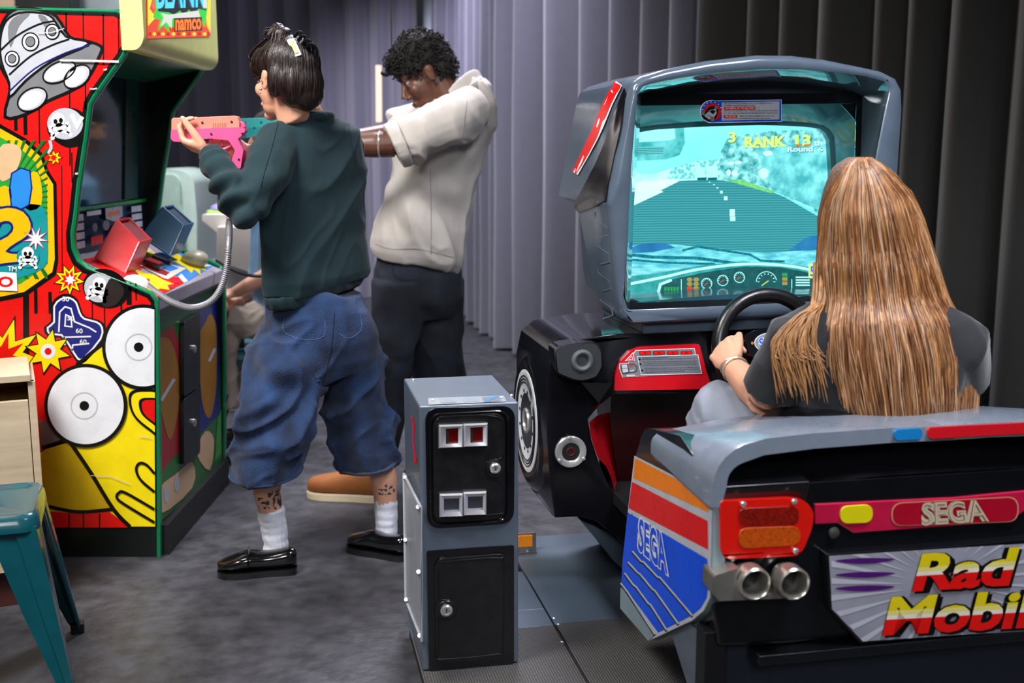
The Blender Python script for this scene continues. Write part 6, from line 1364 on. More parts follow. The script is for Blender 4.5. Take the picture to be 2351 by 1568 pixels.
mb.build('combed_strands', HAIR_D, hw_, angle=90, fixn=False)
# claw clip
mb = MB(); CLP = mat('clip_black_gloss', '0c0d12', .32)
c0 = A(668, 92, 3.335); c1 = A(684, 126, 3.315); mb.prism(roundpoly([c0 + Vector((-.012, 0, 0)), c0 + Vector((.010, 0, .006)), c1 + Vector((.012, 0, 0)), c1 + Vector((-.008, 0, -.006))], .004), (0, -.006, 0), CLP)
for i in range(4):
    q = A(676 + i * 9, 84 + i * 9, 3.33); mb.tube(catmull([q, q + Vector((.016, -.012, .012)), q + Vector((.030, -.006, -.002)), q + Vector((.030, .012, -.022))], 5, False), .0048, CLP, 8)
mb.build('hair_clip', None, hw_)
mb = MB(); mb.prism([c0.lerp(c1, .15) + Vector((-.006, -.0062, 0)), c0.lerp(c1, .15) + Vector((.004, -.0062, .004)), c0.lerp(c1, .85) + Vector((.006, -.0062, 0)), c0.lerp(c1, .85) + Vector((-.004, -.0062, -.004))], (0, -.0015, 0), mat('clip_olive', '8f9a5a', .5)); mb.build('clip_inlay', None, hw_)
mb = MB(); mb.tube([A(679, 186, 3.318), A(686, 222, 3.318)], .0016, mat('gold_pin', 'c8a060', .25, metal=1), 6); mb.build('hair_pin', None, hw_)
mb = MB(); mb.ball(fw(-.006, .089, -.006), .0035, CHROME, n=10); mb.ball(fw(-.002, .087, -.030), .0045, CHROME, n=10); mb.ball(fw(.001, .087, -.040), .003, CHROME, n=10); mb.build('earring', CHROME, bw)
# culottes
b = MB()
def legr(rows, Yb, ry):
    rg = []
    for y, x0_, x1_, Y_, r_ in rows:
        c = A((x0_ + x1_) / 2, y, Y_); rx = (x1_ - x0_) / 2 / FPX * Y_
        rg.append([Vector((c.x + rx * cos(t), c.y + r_ * sin(t), c.z + (.012 * sin(t)) )) for t in [2 * pi * j / 32 for j in range(32)]])
    b.grid(rg)
legr([(672, 640, 832, 3.48, .105), (708, 624, 848, 3.48, .125), (770, 600, 868, 3.48, .145), (815, 590, 868, 3.48, .13), (850, 600, 850, 3.48, .10)], 0, 0)
legr([(760, 598, 745, 3.45, .12), (820, 578, 745, 3.44, .13), (900, 552, 732, 3.42, .135), (980, 537, 716, 3.42, .135), (1040, 528, 702, 3.42, .135), (1082, 530, 692, 3.42, .13)], 0, 0)
legr([(760, 735, 868, 3.52, .12), (830, 738, 880, 3.54, .125), (900, 742, 888, 3.58, .125), (980, 752, 900, 3.60, .125), (1030, 760, 908, 3.61, .125), (1060, 768, 910, 3.61, .12)], 0, 0)
DEN = mat('blue_denim', '0d1a36', .88, bump=.5, bscale=420, var=.3, scale=14, sheen=.1, stretch=(1, 1, .45), col2='21406e')
exd = [(A(640, 890, 3.28), .24, .020, 34, Vector((.35, 0, 1)).normalized()), (A(600, 950, 3.3), .14, .013, 48, Vector((-.3, 0, 1)).normalized()), (A(660, 780, 3.3), .12, .006, 50, Vector((.2, 0, 1)).normalized()), (A(860, 900, 3.48), .16, .009, 40, Vector((1, 0, .4)).normalized()), (A(600, 1060, 3.3), .12, .006, 40, Vector((1, 0, 0)))]
cu_ = blob('culottes', b, DEN, wom, .0065, 4, folds(.022, 6.0, (1, 1, .45), 8.2, exd, (.87, 0, .5), .35))
THR = mat('stitch_thread', '6c83b4', .7)
seam(cu_, [(652, 730), (653, 762), (700, 780), (742, 772), (746, 735)], THR, 'pocket_stitch', .0009, 8, True); seam(cu_, [(826, 716), (830, 755), (802, 776), (778, 765)], THR, 'pocket_stitch', .0009, 8, True); seam(cu_, [(768, 720), (760, 800), (742, 880)], mat('seam_navy', '0a1430', .9))
for L_ in ([(652, 722), (653, 762), (700, 778), (740, 772)], [(822, 700), (824, 750)]):
    pass
# stitched hems: thin rolled edge
for (x0_, x1_, Y_, y_, r_) in ((530, 692, 3.42, 1083, .131), (768, 910, 3.61, 1061, .121)):
    c = A((x0_ + x1_) / 2, y_, Y_); rx = (x1_ - x0_) / 2 / FPX * Y_; b = MB()
    b.tube([Vector((c.x + (rx - .001) * cos(t), c.y + (r_ - .001) * sin(t), c.z + .012 * sin(t) + .004)) for t in [2 * pi * j / 48 for j in range(49)]], (.006, .010), n=8, side=(0, 0.001, 1)); blob('hem', b, DEN, wom, .004, 2, lambda p, n: n * (.002 * nz(p, 20)))
# socks and loafers
SOCK = mat('white_rib_sock', 'd6d8e2', .85, sheen=.3, bump=.2, bscale=220, var=.03)
b = MB(); b.tube([A(620, 1168, 3.435), A(628, 1205, 3.44), A(634, 1245, 3.44), A(630, 1275, 3.44), A(606, 1300, 3.44), A(585, 1302, 3.44)], [.045, .041, .038, .040, .034, .022], n=20); b.ball(A(642, 1290, 3.45), .036); blob('sock', b, SOCK, wom, .004, 3, lambda p, n: n * (.0012 * sin(75 * atan2(p.x - A(628, 1200, 3.44).x, p.y - 3.44)) * .5 + .003 * nz(p, 26, 0, (.6, .6, 2))))
b = MB(); b.tube([A(885, 1142, 3.62), A(887, 1180, 3.62), A(888, 1215, 3.62), A(884, 1240, 3.62), A(862, 1254, 3.64)], [.039, .037, .036, .038, .03], n=20); b.ball(A(893, 1250, 3.62), .035); blob('sock', b, SOCK, wom, .004, 3, lambda p, n: n * (.0012 * sin(75 * atan2(p.x - A(887, 1190, 3.62).x, p.y - 3.62)) * .5 + .003 * nz(p, 26, 3, (.6, .6, 2))))
LEA = mat('black_patent_leather', '0a0a0b', .14, coat=1.0, bump=.03, bscale=30)
hL = onz(683, 1312); tL = onz(500, 1322)
s1 = shoe('loafer', hL, tL, .092, LEA, wom, .082, hgt=[.55, .78, .74, .66, .62, .72, .66, .50, .42, .36, .25], sole_h=.02)
f_ = (tL - hL).normalized(); sd = f_.cross(ZZ)
for kk, (hh, tt, o_) in enumerate(((hL, tL, s1),)):
    mb = MB(); p = hh + (tt - hh) * .60; mb.tube(catmull([p + sd * .041 + ZZ * .040, p + sd * .024 + ZZ * .070, p + ZZ * .079, p - sd * .024 + ZZ * .070, p - sd * .041 + ZZ * .040], 5, False), (.0035, .012), n=8, side=f_); mb.build('strap', LEA, o_)
    mb = MB(); mb.tube(catmull([hh + (tt - hh) * .5 + sd * .036 + ZZ * .066, hh + (tt - hh) * .75 + sd * .036 + ZZ * .056, hh + (tt - hh) * .93 + ZZ * .046, hh + (tt - hh) * .75 - sd * .036 + ZZ * .056, hh + (tt - hh) * .5 - sd * .036 + ZZ * .066], 6, False), .0028, n=6); mb.build('apron_seam', LEA, o_)
hR = onz(935, 1286); tR = onz(802, 1258)
shoe('loafer', hR, tR, .092, LEA, wom, .082, hgt=[.55, .78, .74, .66, .62, .72, .66, .50, .42, .36, .25], sole_h=.02)
# ------------------------------------------------------------------ pistols
def pistol(name, T, th, m_slide, m_frame, label, cat='toy gun'):
    """T maps drawing units (pixels) to the gun's centre plane, th half thickness vector"""
    Pm = lambda L: [T(*q) for q in L]
    frm = [(397, 298), (562, 292), (567, 300), (556, 314), (549, 318), (562, 345), (556, 386), (536, 388), (534, 372), (543, 345), (528, 322), (486, 318), (440, 322), (424, 326), (402, 325), (396, 318)]
    c = T(470, 310); root = thing(name, label, cat, c)
    mb = MB(); P0 = Pm(frm); mb.prism([p - th for p in roundpoly(P0, .004)], th * 2); mb.build('gun_frame', m_frame, root, bevel=.003)
    mb = MB(); sl = Pm([(397, 275), (401, 271), (470, 269), (540, 266), (548, 268), (553, 280), (552, 297), (397, 300)]); mb.prism([p - th * .85 for p in sl], th * 1.7); sl_ = mb.build('slide', m_slide, root, bevel=.003)
    mb = MB(); 
    for i in range(8):
        x = 492 + i * 4; a_ = Pm([(x, 282), (x + 2, 282), (x + 1, 294), (x - 1, 294)]); mb = MB() if i == 0 else mb; mb.prism([p - th * .95 for p in a_], th * 1.9)
    mb.build('slide_grooves', m_slide, sl_)
    mb = MB(); mb.tube(catmull([T(486, 318), T(484, 334), T(500, 345), T(520, 340), T(534, 332)], 5, False), .0038, None, 8); mb.build('trigger_guard', m_frame, root)
    mb = MB(); mb.tube(catmull([T(512, 318), T(508, 326), T(512, 334)], 4, False), .004, None, 8); mb.build('trigger', m_frame, root)
    mb = MB(); mb.prism([p - th * .5 for p in Pm([(545, 276), (562, 282), (566, 292), (548, 292)])], th); mb.build('hammer', m_frame, root, bevel=.002)
    for x, y in ((422, 283), (468, 282), (535, 280), (449, 298), (489, 308), (422, 320), (560, 307), (552, 366)):
        s_ = MB(); d = th.normalized() * (1 if th.y < 0 else -1); s_.lathe(T(x, y) + d * (th.length * (.84 if y < 290 else .99)), d, [(.0034, 0), (.0034, .002), (.001, .002)], BLKM, 10); s_.build('screw', BLKM, root)
    return root
PNK1 = mat('gun_pink', 'e8568c', .35, var=.05); PNK2 = mat('gun_salmon', 'e88a78', .35, var=.05); TEA1 = mat('gun_teal', '1f8f93', .35, var=.05); TEA2 = mat('gun_teal_light', '35a5a4', .35, var=.05)
gd = Vector((-.97, .24, 0))
pistol('light_gun', lambda x, y: (lambda d: CAM + d * (3.36 / d.y))(ray(x, y)), Vector((0, .019, 0)), PNK2, PNK1, 'pink and salmon toy pistol held in both hands of the green sweatshirt person')
def Tm(x, y):
    d = ray(545 + (x - 397) * .80, 294 + (y - 298) * .80); return CAM + d * (4.05 / d.y)
pistol('light_gun', Tm, Vector((0, .019, 0)), TEA2, TEA1, 'teal toy pistol held out by the man, half hidden behind the sweatshirt shoulder')
# ------------------------------------------------------------------ the man in the cream shirt
YM = 4.25
man = thing('person', 'person in rolled-sleeve cream shirt and black jeans leaning back to aim a teal pistol', 'person', onz(900, 1140)); man.location.z = 0
fm = Frame(A(976, 176, YM), (-.80, -.22, -.50), (-.45, 0, .85))
b = MB(); head(b, fm, 1.04, [A(1052, 232, 4.27), A(1068, 275, 4.28)], .058)
b.tube([A(1062, 260, 4.28), A(1030, 370, 4.28), A(985, 500, 4.28), A(965, 600, 4.28), A(960, 660, 4.28)], [(.09, .11), (.10, .12), (.09, .11), (.09, .11), (.10, .11)], n=18, side=(1, 0, 0))
b.tube([A(1070, 250, 4.2), A(1080, 262, 4.10), A(1000, 295, 4.02), A(905, 330, 3.97)], [.06, .055, .050, .045]); b.tube([A(905, 330, 3.97), A(860, 332, 3.96), A(800, 333, 3.96), A(690, 322, 4.0)], [.047, .045, .038, .026], n=16)
b.tube([A(1070, 250, 4.3), A(1040, 255, 4.42), A(960, 290, 4.42), A(880, 310, 4.36)], [.06, .052, .045, .042]); b.tube([A(880, 310, 4.36), A(800, 322, 4.28), A(700, 325, 4.14)], [.042, .036, .026], n=16)
hand(b, A(690, 322, 4.0), A(660, 318, 4.02) - A(700, 325, 3.99), (0, -.9, .4), True, (40, 60, 40), (40, 20, 10), 1.0, 2)
hand(b, A(700, 325, 4.14), A(665, 318, 4.1) - A(700, 325, 4.14), (0, .9, .4), False, (40, 60, 40), (40, 20, 10), 1.0, 2)
b.tube([A(925, 650, 4.24), A(905, 800, 4.15), A(895, 960, 4.25), A(872, 1090, 4.24)], [.09, .07, .055, .045]); b.tube([A(1000, 640, 4.34), A(1015, 830, 4.30), A(1020, 1000, 4.45), A(1030, 1080, 4.5)], [.09, .07, .055, .045])
bm_ = blob('body', b, SKIN_B, man, .0042, 3); eyes(fm, bm_, 1.04)
# shirt
b = MB(); rings = []
for y, cx, hw, ry in ((188, 1078, 34, .075), (205, 1075, 54, .12), (240, 1056, 80, .16), (290, 1034, 98, .175), (340, 1016, 98, .17), (400, 1002, 98, .165), (450, 988, 101, .165), (500, 975, 108, .17), (545, 962, 112, .175), (580, 956, 108, .17), (600, 954, 98, .16)):
    c = A(cx, y, 4.27); rx = hw / FPX * 4.27
    sl = -.10 if y > 560 else 0
    rings.append([Vector((c.x + rx * cos(t), c.y + ry * sin(t), c.z + (-.04 * cos(t) * cos(t) * (1 if cos(t) > 0 else -.6)) * (1 if y > 560 else 0) + (0.02 * cos(t) if y < 230 else 0))) for t in [2 * pi * j / 36 for j in range(36)]])
b.grid(rings)
b.tube([A(1082, 250, 4.14), A(1040, 272, 4.04), A(975, 302, 3.99), A(925, 325, 3.965)], [.085, .088, .084, .078], n=20); b.tube([A(1060, 245, 4.38), A(1010, 262, 4.44), A(940, 285, 4.42), A(905, 298, 4.40)], [.08, .08, .072, .068], n=18)
SHT = mat('cream_cotton', 'b9b2ab', .85, bump=.1, bscale=320, var=.04, sheen=.1)
exm = [(A(1050, 330, 4.12), .20, .010, 42, Vector((.6, 0, -.8))), (A(1000, 440, 4.1), .20, .011, 36, Vector((.9, 0, .45)).normalized()), (A(960, 310, 3.92), .12, .008, 55, Vector((.5, 0, .85)).normalized()), (A(1070, 470, 4.15), .14, .012, 40, Vector((.3, 0, 1)).normalized()), (A(930, 520, 4.1), .16, .012, 30, Vector((1, 0, .2)).normalized())]
sh_ = blob('shirt', b, SHT, man, .0065, 4, folds(.020, 5.2, (1, 1, .5), 21.0, exm, (-.45, 0, .9), .4))
b = MB(); c = A(912, 332, 3.955); d_ = (A(880, 350, 3.95) - A(975, 302, 3.99)).normalized(); b.tube([A(928, 326, 3.96), A(915, 331, 3.957), A(903, 337, 3.954)], [.0835, .0845, .0815], n=24); blob('rolled_cuff', b, SHT, man, .005, 3, folds(.004, 10, (1, 1, 1), 4))
b = MB(); b.tube(catmull([A(1040, 222, 4.13), A(1062, 196, 4.16), A(1090, 176, 4.22), A(1104, 178, 4.30), A(1095, 190, 4.38)], 6, False), (.006, .030), n=10, side=(.5, -.6, .3)); b.tube(catmull([A(1072, 222, 4.12), A(1088, 202, 4.14), A(1106, 190, 4.22), A(1112, 192, 4.3)], 6, False), (.006, .022), n=10, side=(.8, -.5, .2)); blob('collar', b, SHT, man, .0045, 2)
mb = MB(); 
for q in ((941, 384), (915, 440), (890, 500)):
    pass
# jeans
b = MB()
legr([(575, 872, 1052, 4.28, .15), (620, 858, 1062, 4.28, .16), (680, 856, 1064, 4.28, .16), (720, 862, 1050, 4.28, .13)], 0, 0)
legr([(640, 852, 985, 4.22, .13), (720, 852, 975, 4.19, .12), (800, 852, 955, 4.15, .11), (880, 862, 945, 4.19, .10), (960, 862, 935, 4.24, .09), (1040, 852, 915, 4.25, .085), (1105, 842, 905, 4.25, .085)], 0, 0)
legr([(640, 940, 1064, 4.33, .12), (720, 946, 1060, 4.31, .115), (800, 948, 1062, 4.29, .11), (860, 950, 1074, 4.31, .11), (940, 962, 1070, 4.40, .10), (1020, 975, 1060, 4.46, .09), (1085, 985, 1060, 4.5, .09)], 0, 0)
JNS = mat('black_jeans', '101219', .85, bump=.4, bscale=400, var=.35, scale=10, col2='252c3a')
jn = blob('jeans', b, JNS, man, .0065, 4, folds(.008, 6, (1, 1, .5), 30, [(A(920, 800, 4.05), .18, .008, 50, Vector((.3, 0, 1)).normalized()), (A(1010, 700, 4.2), .16, .008, 44, Vector((.7, 0, 1)).normalized())]))
seam(jn, [(902, 600), (906, 632), (930, 645), (962, 640)], mat('seam_black', '05060a', .9)); seam(sh_, [(1072, 232), (1064, 290), (1056, 345)], mat('seam_cream', '8f8983', .9)); seam(sh_, [(988, 388), (990, 480), (990, 585)], mat('seam_cream', '8f8983', .9)); seam(sh_, [(862, 560), (900, 572), (960, 572), (1040, 590)], mat('seam_cream', '8f8983', .9))
# curly hair
b = MB(); B = lambda x, y, z, a_, b_, c_: b.ball(fm(x, y, z), (a_, b_, c_), n=20, rot=fm.rot)
B(-.018, 0, .064, .112, .090, .088); B(-.065, 0, .010, .062, .080, .070); B(.050, 0, .098, .050, .066, .040); B(-.02, 0, .095, .085, .08, .07)
hm = blob('hair', b, HAIR_K, man, .005, 2, lambda p, n: n * (.006 * nz(p, 38, 2) + .004 * nz(p, 85, 4)))
mb = MB(); R_ = random.Random(5); vs = hm.data.vertices; rl = root_loc(man)
for i in range(900):
    v = vs[R_.randrange(len(vs))]; n_v = v.normal; p = v.co + rl; 
    if (p - fm(.09, 0, -.03)).length < .085: continue
    a_ = n_v.orthogonal().normalized(); b_ = n_v.cross(a_); ph = R_.uniform(0, 6.28); r0 = R_.uniform(.004, .0075); P_ = []
    for j in range(7):
        t = ph + j * .95; P_.append(p + n_v * (-.003 + .0028 * j) + (a_ * cos(t) + b_ * sin(t)) * r0)
    mb.tube(P_, [.0022] * 6 + [.0012], None, 4, caps=False)
mb.build('curls', HAIR_K, hm, angle=90, fixn=False)
mb = MB(); mb.torus(A(872, 331, 3.962), .044, .004, (-1, 0, 0.02), CHROME, 32, 8, up=(0, 0, 1)); mb.build('bracelet', CHROME, man)
mb = MB(); mb.prism([p for p in (A(996, 340, 3.9),)] * 0 or [A(905, 592, 4.12), A(912, 592, 4.12), A(912, 600, 4.12), A(905, 600, 4.12)], (0, .002, 0), CHROME)
SUE = mat('tan_suede', '8c511f', .7, bump=.2, bscale=120, var=.12, scale=12); hM = onz(862, 1150); tM = onz(708, 1138)
bt = shoe('boot', hM + Vector((.03, 0, 0)), tM, .10, SUE, man, .105, mat('crepe_sole', 'c9b89a', .6), hgt=[.8, 1.0, 1.0, .95, .85, .78, .70, .62, .56, .48, .3], sole_h=.022)
mb = MB()
for i in range(4):
    c = hM.lerp(tM, .42 + i * .07) + ZZ * (.100 - i * .007); mb.tube([c + Vector((0, -.02, 0)), c + Vector((0, 0, .006)), c + Vector((0, .02, 0))], .0025, None, 6)
mb.build('laces', mat('lace_brown', '6a3c16', .7), bt)
shoe('boot', onz(1060, 1125), onz(975, 1112) + Vector((-.08, 0, 0)), .10, SUE, man, .105, mat('crepe_sole', 'c9b89a', .6), hgt=[.8, 1.0, 1.0, .95, .85, .78, .70, .62, .56, .48, .3], sole_h=.022)
mb = MB(); lp = A(886, 168, 4.6); mb.ball(lp, (.022, .02, .014), BLKM, n=12); mb.tube([lp, A(900, 160, 4.6), Vector((A(900, 160, 4.6).x, 4.6, 3.2))], .003, BLKM, 6); mb.build('x', None).name = 'hanging_spotlight'
hmic = bpy.data.objects['hanging_spotlight']; hmic['label'] = 'small black spotlight hanging just left of the forehead of the man in cream shirt'; hmic['category'] = 'lamp'
# ------------------------------------------------------------------ the seated person behind
sit = thing('person', 'seated person in pale blue top and beige trousers, mostly hidden behind the sweatshirt', 'person', A(610, 780, 4.72)); YS = 4.72
fs_ = Frame(A(622, 322, YS + .03), (-.9, -.3, -.1), (0, 0, 1))
b = MB(); head(b, fs_, .95, [A(640, 400, YS), A(645, 440, YS)], .05)
b.tube([A(648, 440, YS), A(648, 560, YS), A(640, 700, YS), A(630, 745, YS)], [(.10, .14), (.12, .15), (.12, .14), (.13, .15)], side=(1, 0, 0))
b.tube([A(655, 450, YS - .12), A(640, 560, YS - .18), A(620, 630, YS - .2)], [.045, .042, .038]); b.tube([A(620, 630, YS - .2), A(570, 655, YS - .22), A(540, 672, YS - .2)], [.036, .03, .024])
b.tube([A(655, 450, YS + .12), A(630, 570, YS + .1), A(600, 650, YS)], [.045, .042, .038]); b.tube([A(600, 650, YS), A(560, 680, YS - .1), A(540, 690, YS - .14)], [.036, .03, .024])
hand(b, A(542, 670, YS - .2), (-1, -.1, -.3), (0, -.4, .9), True, (20, 30, 20), (40, 20, 10), .95); hand(b, A(545, 690, YS - .14), (-1, 0, -.2), (0, -.2, .9), False, (20, 30, 20), (40, 20, 10), .95)
blob('body', b, SKIN_C, sit, .006, 3)
b = MB(); b.tube([A(645, 415, YS), A(648, 450, YS), A(646, 560, YS), A(640, 680, YS), A(636, 730, YS)], [(.06, .07), (.12, .16), (.13, .16), (.125, .155), (.13, .16)], side=(1, 0, 0)); b.tube([A(655, 450, YS - .12), A(642, 520, YS - .16), A(636, 550, YS - .17)], [.06, .058, .056]); b.tube([A(655, 450, YS + .12), A(635, 540, YS + .11)], [.06, .056])
blob('shirt', b, mat('pale_blue_cotton', '8db8e0', .8), sit, .008, 3, folds(.008, 7, (1, 1, .5), 2))
b = MB(); b.tube([A(640, 745, YS - .07), A(570, 735, YS - .12), A(520, 728, YS - .14)], [.085, .078, .068]); b.tube([A(640, 745, YS + .07), A(570, 735, YS + .08), A(530, 730, YS + .06)], [.085, .078, .068]); b.tube([A(518, 728, YS - .14), A(512, 830, YS - .10), A(520, 930, YS - .06)], [.066, .058, .052]); b.tube([A(530, 730, YS + .06), A(526, 830, YS + .08), A(530, 930, YS + .1)], [.066, .058, .052]); b.ball(A(640, 740, YS), (.12, .15, .10))
blob('trousers', b, mat('beige_twill', 'a89a90', .85), sit, .008, 3, folds(.008, 8, (1, 1, 1), 6))
b = MB(); b.ball(fs_(-.02, 0, .04), (.10, .085, .088), rot=fs_.rot, n=18); b.ball(fs_(-.06, 0, -.01), (.05, .075, .07), rot=fs_.rot); blob('hair', b, HAIR_K, sit, .006, 2, lambda p, n: n * .004 * nz(p, 40))
for dy in (-.06, .1): shoe('shoe', Vector((A(545, 900, YS).x + .02, YS + dy, 0)), Vector((A(545, 900, YS).x - .22, YS + dy, 0)), .09, BLKM, sit, .09)
# ------------------------------------------------------------------ the driver with long blond hair
YG = 2.52
girl = thing('person', 'person with long blond hair in black T-shirt and pale jeans, seated at the steering wheel', 'person', M(UC, vr + .55, .44))
fg = Frame(A(1986, 510, 2.51), (-.25, .96, -.05), (0, 0, 1))
b = MB(); head(b, fg, .90, [A(2010, 640, 2.50), A(2020, 700, 2.48)], .056)
b.tube([A(2020, 690, 2.48), A(2015, 780, 2.47), A(2010, 950, 2.48), A(2005, 1150, 2.48), A(2005, 1230, 2.5)], [(.10, .07), (.15, .095), (.14, .10), (.14, .11), (.15, .12)], n=20, side=(1, 0, 0))
# left arm to the rim
b.tube([A(1960, 765, 2.47), A(1830, 790, 2.46), A(1785, 850, 2.46), A(1757, 915, 2.50)], [.05, .055, .048, .042], n=16)
wr = A(1678, 838, 2.70); b.tube([A(1757, 915, 2.50), A(1728, 892, 2.58), A(1700, 862, 2.65), wr], [.043, .041, .034, .026], n=16)
hand(b, wr, A(1648, 790, 2.79) - wr, (-.55, -.70, .35), True, (40, 60, 45), (26, 22, 18), .98, 2, per=[(40, 62, 40), (46, 64, 42), (52, 64, 42), (56, 64, 42)], thumb_up=.05)
# right arm hidden in front of her
b.tube([A(2080, 765, 2.48), A(2200, 800, 2.48), A(2190, 900, 2.55)], [.05, .055, .043]); b.tube([A(2190, 900, 2.55), A(2060, 880, 2.72), A(1930, 830, 2.84)], [.043, .036, .026]); hand(b, A(1930, 830, 2.84), (-.7, .3, .2), (.6, -.6, .3), False, (45, 60, 45), (38, 10, 0), .98, 2)
# legs
b.tube([A(1930, 1180, 2.5), A(1760, 1040, 2.66), A(1650, 945, 2.76)], [.085, .072, .058], n=16); b.tube([A(1650, 945, 2.76), A(1630, 1060, 2.88), A(1640, 1150, 3.0)], [.058, .05, .038])
b.tube([A(2070, 1180, 2.5), A(1980, 1040, 2.68), A(1920, 950, 2.80)], [.085, .072, .058], n=16); b.tube([A(1920, 950, 2.80), A(1880, 1060, 2.92), A(1880, 1150, 3.05)], [.058, .05, .038])
bg = blob('body', b, SKIN_A, girl, .0042, 3)
eyes(fg, bg)
# t-shirt
b = MB(); rings = []
for y, cx, hw, ry in ((685, 2020, 60, .065), (705, 2020, 105, .085), (735, 2018, 165, .10), (775, 2015, 205, .115), (830, 2012, 215, .125), (900, 2008, 215, .13), (1000, 2005, 210, .135), (1120, 2005, 205, .14), (1200, 2005, 200, .14)):
    c = A(cx, y, 2.48); rx = hw / FPX * 2.48; rings.append([Vector((c.x + rx * cos(t), c.y + ry * sin(t) - .1 * rx * cos(t) * 0, c.z)) for t in [2 * pi * j / 36 for j in range(36)]])
b.grid(rings); b.tube([A(1900, 765, 2.47), A(1825, 798, 2.46), A(1790, 850, 2.46), A(1768, 900, 2.485)], [.075, .074, .068, .066], n=20); b.tube([A(2120, 765, 2.47), A(2190, 800, 2.47), A(2200, 880, 2.52)], [.075, .074, .066], n=20)
TEE = mat('black_tshirt', '0c0d12', .85, sheen=.2, bump=.1, bscale=260, var=.12)
blob('t_shirt', b, TEE, girl, .0065, 4, folds(.008, 6, (1, 1, .5), 14, [(A(1800, 860, 2.4), .14, .008, 50, Vector((.7, 0, .7)))]))
b = MB(); b.tube([A(1950, 1190, 2.5), A(1770, 1035, 2.66), A(1655, 942, 2.77)], [.10, .088, .072], n=20); b.ball(A(1650, 938, 2.775), (.069, .069, .069)); b.tube([A(1650, 945, 2.77), A(1622, 1050, 2.88), A(1630, 1140, 2.99)], [.071, .068, .062], n=18)
b.tube([A(2060, 1190, 2.5), A(1990, 1035, 2.68), A(1925, 945, 2.81)], [.10, .088, .072], n=20); b.tube([A(1925, 945, 2.81), A(1880, 1050, 2.92), A(1880, 1140, 3.04)], [.072, .066, .062], n=18); b.ball(A(2005, 1190, 2.5), (.17, .13, .09))
blob('jeans', b, mat('pale_grey_denim', '9298a6', .85, bump=.3, bscale=400, var=.08, scale=12), girl, .0065, 4, folds(.007, 7, (1, 1, 1), 40, [(A(1600, 960, 2.72), .10, .006, 60, Vector((1, 0, .3)).normalized())]))
for x in (1625, 1875): shoe('trainer', A(x + 15, 1180, 3.02), A(x - 5, 1180, 3.22), .095, mat('white_trainer', 'd8d8d8', .5), girl, .1)
# bracelets
BR = mat('beaded_bracelet', 'c9c2b0', .35, metal=.6, scale=300, var=.4)
ax_ = (wr - A(1728, 892, 2.58)).normalized(); mb = MB(); mb.torus(A(1688, 848, 2.675), .0315, .0028, ax_, BR, 28, 6); mb.build('bracelet', BR, girl); mb = MB(); mb.torus(A(1683, 843, 2.685), .0300, .0022, (ax_ + Vector((.2, 0, .25))).normalized(), BR, 28, 6); mb.build('bracelet', BR, girl)
# hair: volume and strands
rowsH = [(359, 1960, 2004), (368, 1932, 2030), (385, 1914, 2054), (405, 1904, 2074), (440, 1894, 2097), (500, 1878, 2124), (600, 1870, 2156), (690, 1866, 2186), (745, 1845, 2222), (830, 1842, 2250), (920, 1858, 2254), (990, 1880, 2246)]
def rowat(y):
    for (y0, a0, b0), (y1, a1_, b1_) in zip(rowsH, rowsH[1:]):
        if y <= y1: t = (y - y0) / (y1 - y0); return a0 + (a1_ - a0) * t, b0 + (b1_ - b0) * t
    return rowsH[-1][1:]
def backY(y): return 2.425 if y < 420 else (2.395 if y < 560 else 2.385)
def interp(tab, y):
    if y <= tab[0][0]: return tab[0][1]
    for (y0, a0), (y1, a1_) in zip(tab, tab[1:]):
        if y <= y1: return a0 + (a1_ - a0) * (y - y0) / (y1 - y0)
    return tab[-1][1]
BY = [(359, .035), (385, .07), (430, .095), (500, .115), (600, .105), (690, .10), (745, .14), (830, .155), (990, .16)]
def HP(y, t, off=0.0):
    """point on the back surface of the hair; t 0..1 from left to right"""
    l_, r_ = rowat(y); x = l_ + (r_ - l_) * t; bulge = interp(BY, y)
    ang = pi * t; c = 2.50 + (0.0 if y < 600 else -.01)
    return A(x, y, c - (bulge + off) * sin(ang) ** .6 + .0)
b = MB(); rg = []
for y in (362, 372, 385, 405, 430, 465, 500, 550, 600, 650, 690, 720, 745, 790, 830, 880, 930, 990):
    ring = [HP(y, .03 + .94 * j / 20, -.012) for j in range(21)]; fd = interp([(362, .02), (385, .06), (430, .09), (500, .10), (560, .09), (620, .03), (700, 0)], y); fr_ = [Vector((p.x, 2.50 + fd * sin(pi * (jj + 1) / 20) ** .6, p.z)) for jj, p in enumerate(reversed(ring[1:-1]))]; rg.append(ring + fr_)
b.grid(rg)
HB1 = hairmat('hair_blond_base', '4e3422', '8a6242', (26, 26, 2.2), .5, .7, 4); HB2 = hairmat('hair_blond_gold', '8c6039', 'ba8753', (20, 20, 2), .36, .2, 4); HB3 = hairmat('hair_blond_pale', 'ab886c', 'd2b191', (20, 20, 2), .32, .2, 4); HB4 = hairmat('hair_blond_copper', '5c3620', '8f5a32', (20, 20, 2), .36, .2, 4)
hg = blob('hair', b, HB1, girl, .007, 4, lambda p, n: n * (.006 * nz(p, 16, 1, (1, 1, .2)) + .003 * nz(p, 45, 4, (1, 1, .15))))
R_ = random.Random(33)
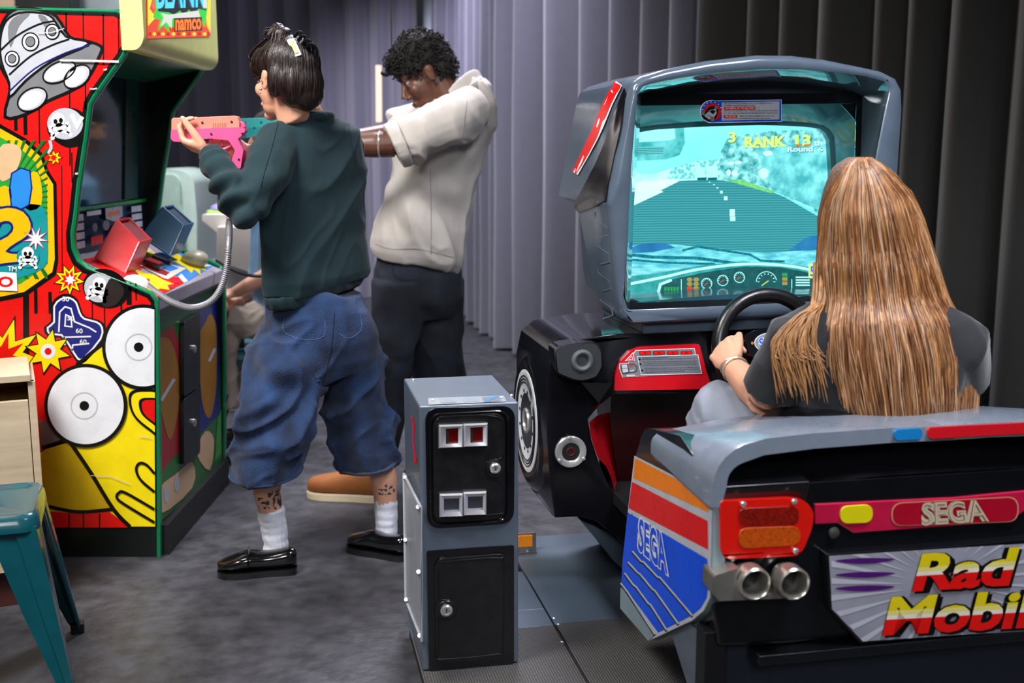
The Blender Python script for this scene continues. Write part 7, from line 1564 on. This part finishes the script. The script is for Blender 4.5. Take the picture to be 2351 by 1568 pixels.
def strands(name, m_, N, rmin, rmax, seed):
    R = random.Random(seed); mb = MB()
    for i in range(N):
        t0 = R.random(); off = R.uniform(-.006, .016); y = R.choice([362, 366, 372, 380]) if R.random() < .8 else R.uniform(400, 640); yend = R.choice([R.uniform(860, 990), 990, 990, R.uniform(740, 990)]); P_ = []; tt = .5 + (t0 - .5) * (.85 if y < 385 else 1); ph = R.uniform(0, 6.28); am = R.uniform(.004, .02); fq = R.uniform(.008, .016)
        if y > 385: tt = t0
        while y < yend:
            k = min(1, max(0, (y - 365) / 90)); t = .5 + (t0 - .5) * (.6 + .4 * k) if y < 455 else t0
            t = t + am * sin(ph + y * fq) + .02 * noise.noise(Vector((t0 * 9, y * .006, seed))); P_.append(HP(y, min(.985, max(.015, t)), off)); y += 24 if y > 430 else 13
        if len(P_) < 4: continue
        r = R.uniform(rmin, rmax); n_ = len(P_); mb.tube(P_, [r * (1 if j < n_ - 4 else (1, .8, .55, .2)[j - (n_ - 4)]) for j in range(n_)], None, 5, caps=False)
    return mb.build(name, m_, hg, angle=90, fixn=False)
strands('gold_strands', HB2, 620, .0007, .0019, 1); strands('pale_strands', HB3, 420, .0006, .0014, 2); strands('copper_strands', HB4, 900, .0007, .0019, 3)
# locks falling over her left shoulder
mb = MB(); R = random.Random(9)
for i in range(150):
    x0_ = R.uniform(1868, 1900); ex0 = R.uniform(1775, 1880); ye = R.uniform(800, 930); o_ = R.uniform(-.01, .012)
    P_ = catmull([A(x0_, R.uniform(600, 660), 2.47 + o_), A(x0_ - 6, 695, 2.425 + o_), A((x0_ + ex0) / 2 - 8, 735 + R.uniform(-8, 8), 2.385 + o_), A(ex0 - 4, 790 + R.uniform(-10, 20), 2.365 + o_), A(ex0 + R.uniform(4, 30), ye, 2.35 + o_)], 6, False); r = R.uniform(.0007, .0018)
    mb.tube(P_, [r] * (len(P_) - 4) + [r * .9, r * .7, r * .5, r * .2], None, 5, caps=False)
mb.build('shoulder_locks', HB2, hg, angle=90, fixn=False)
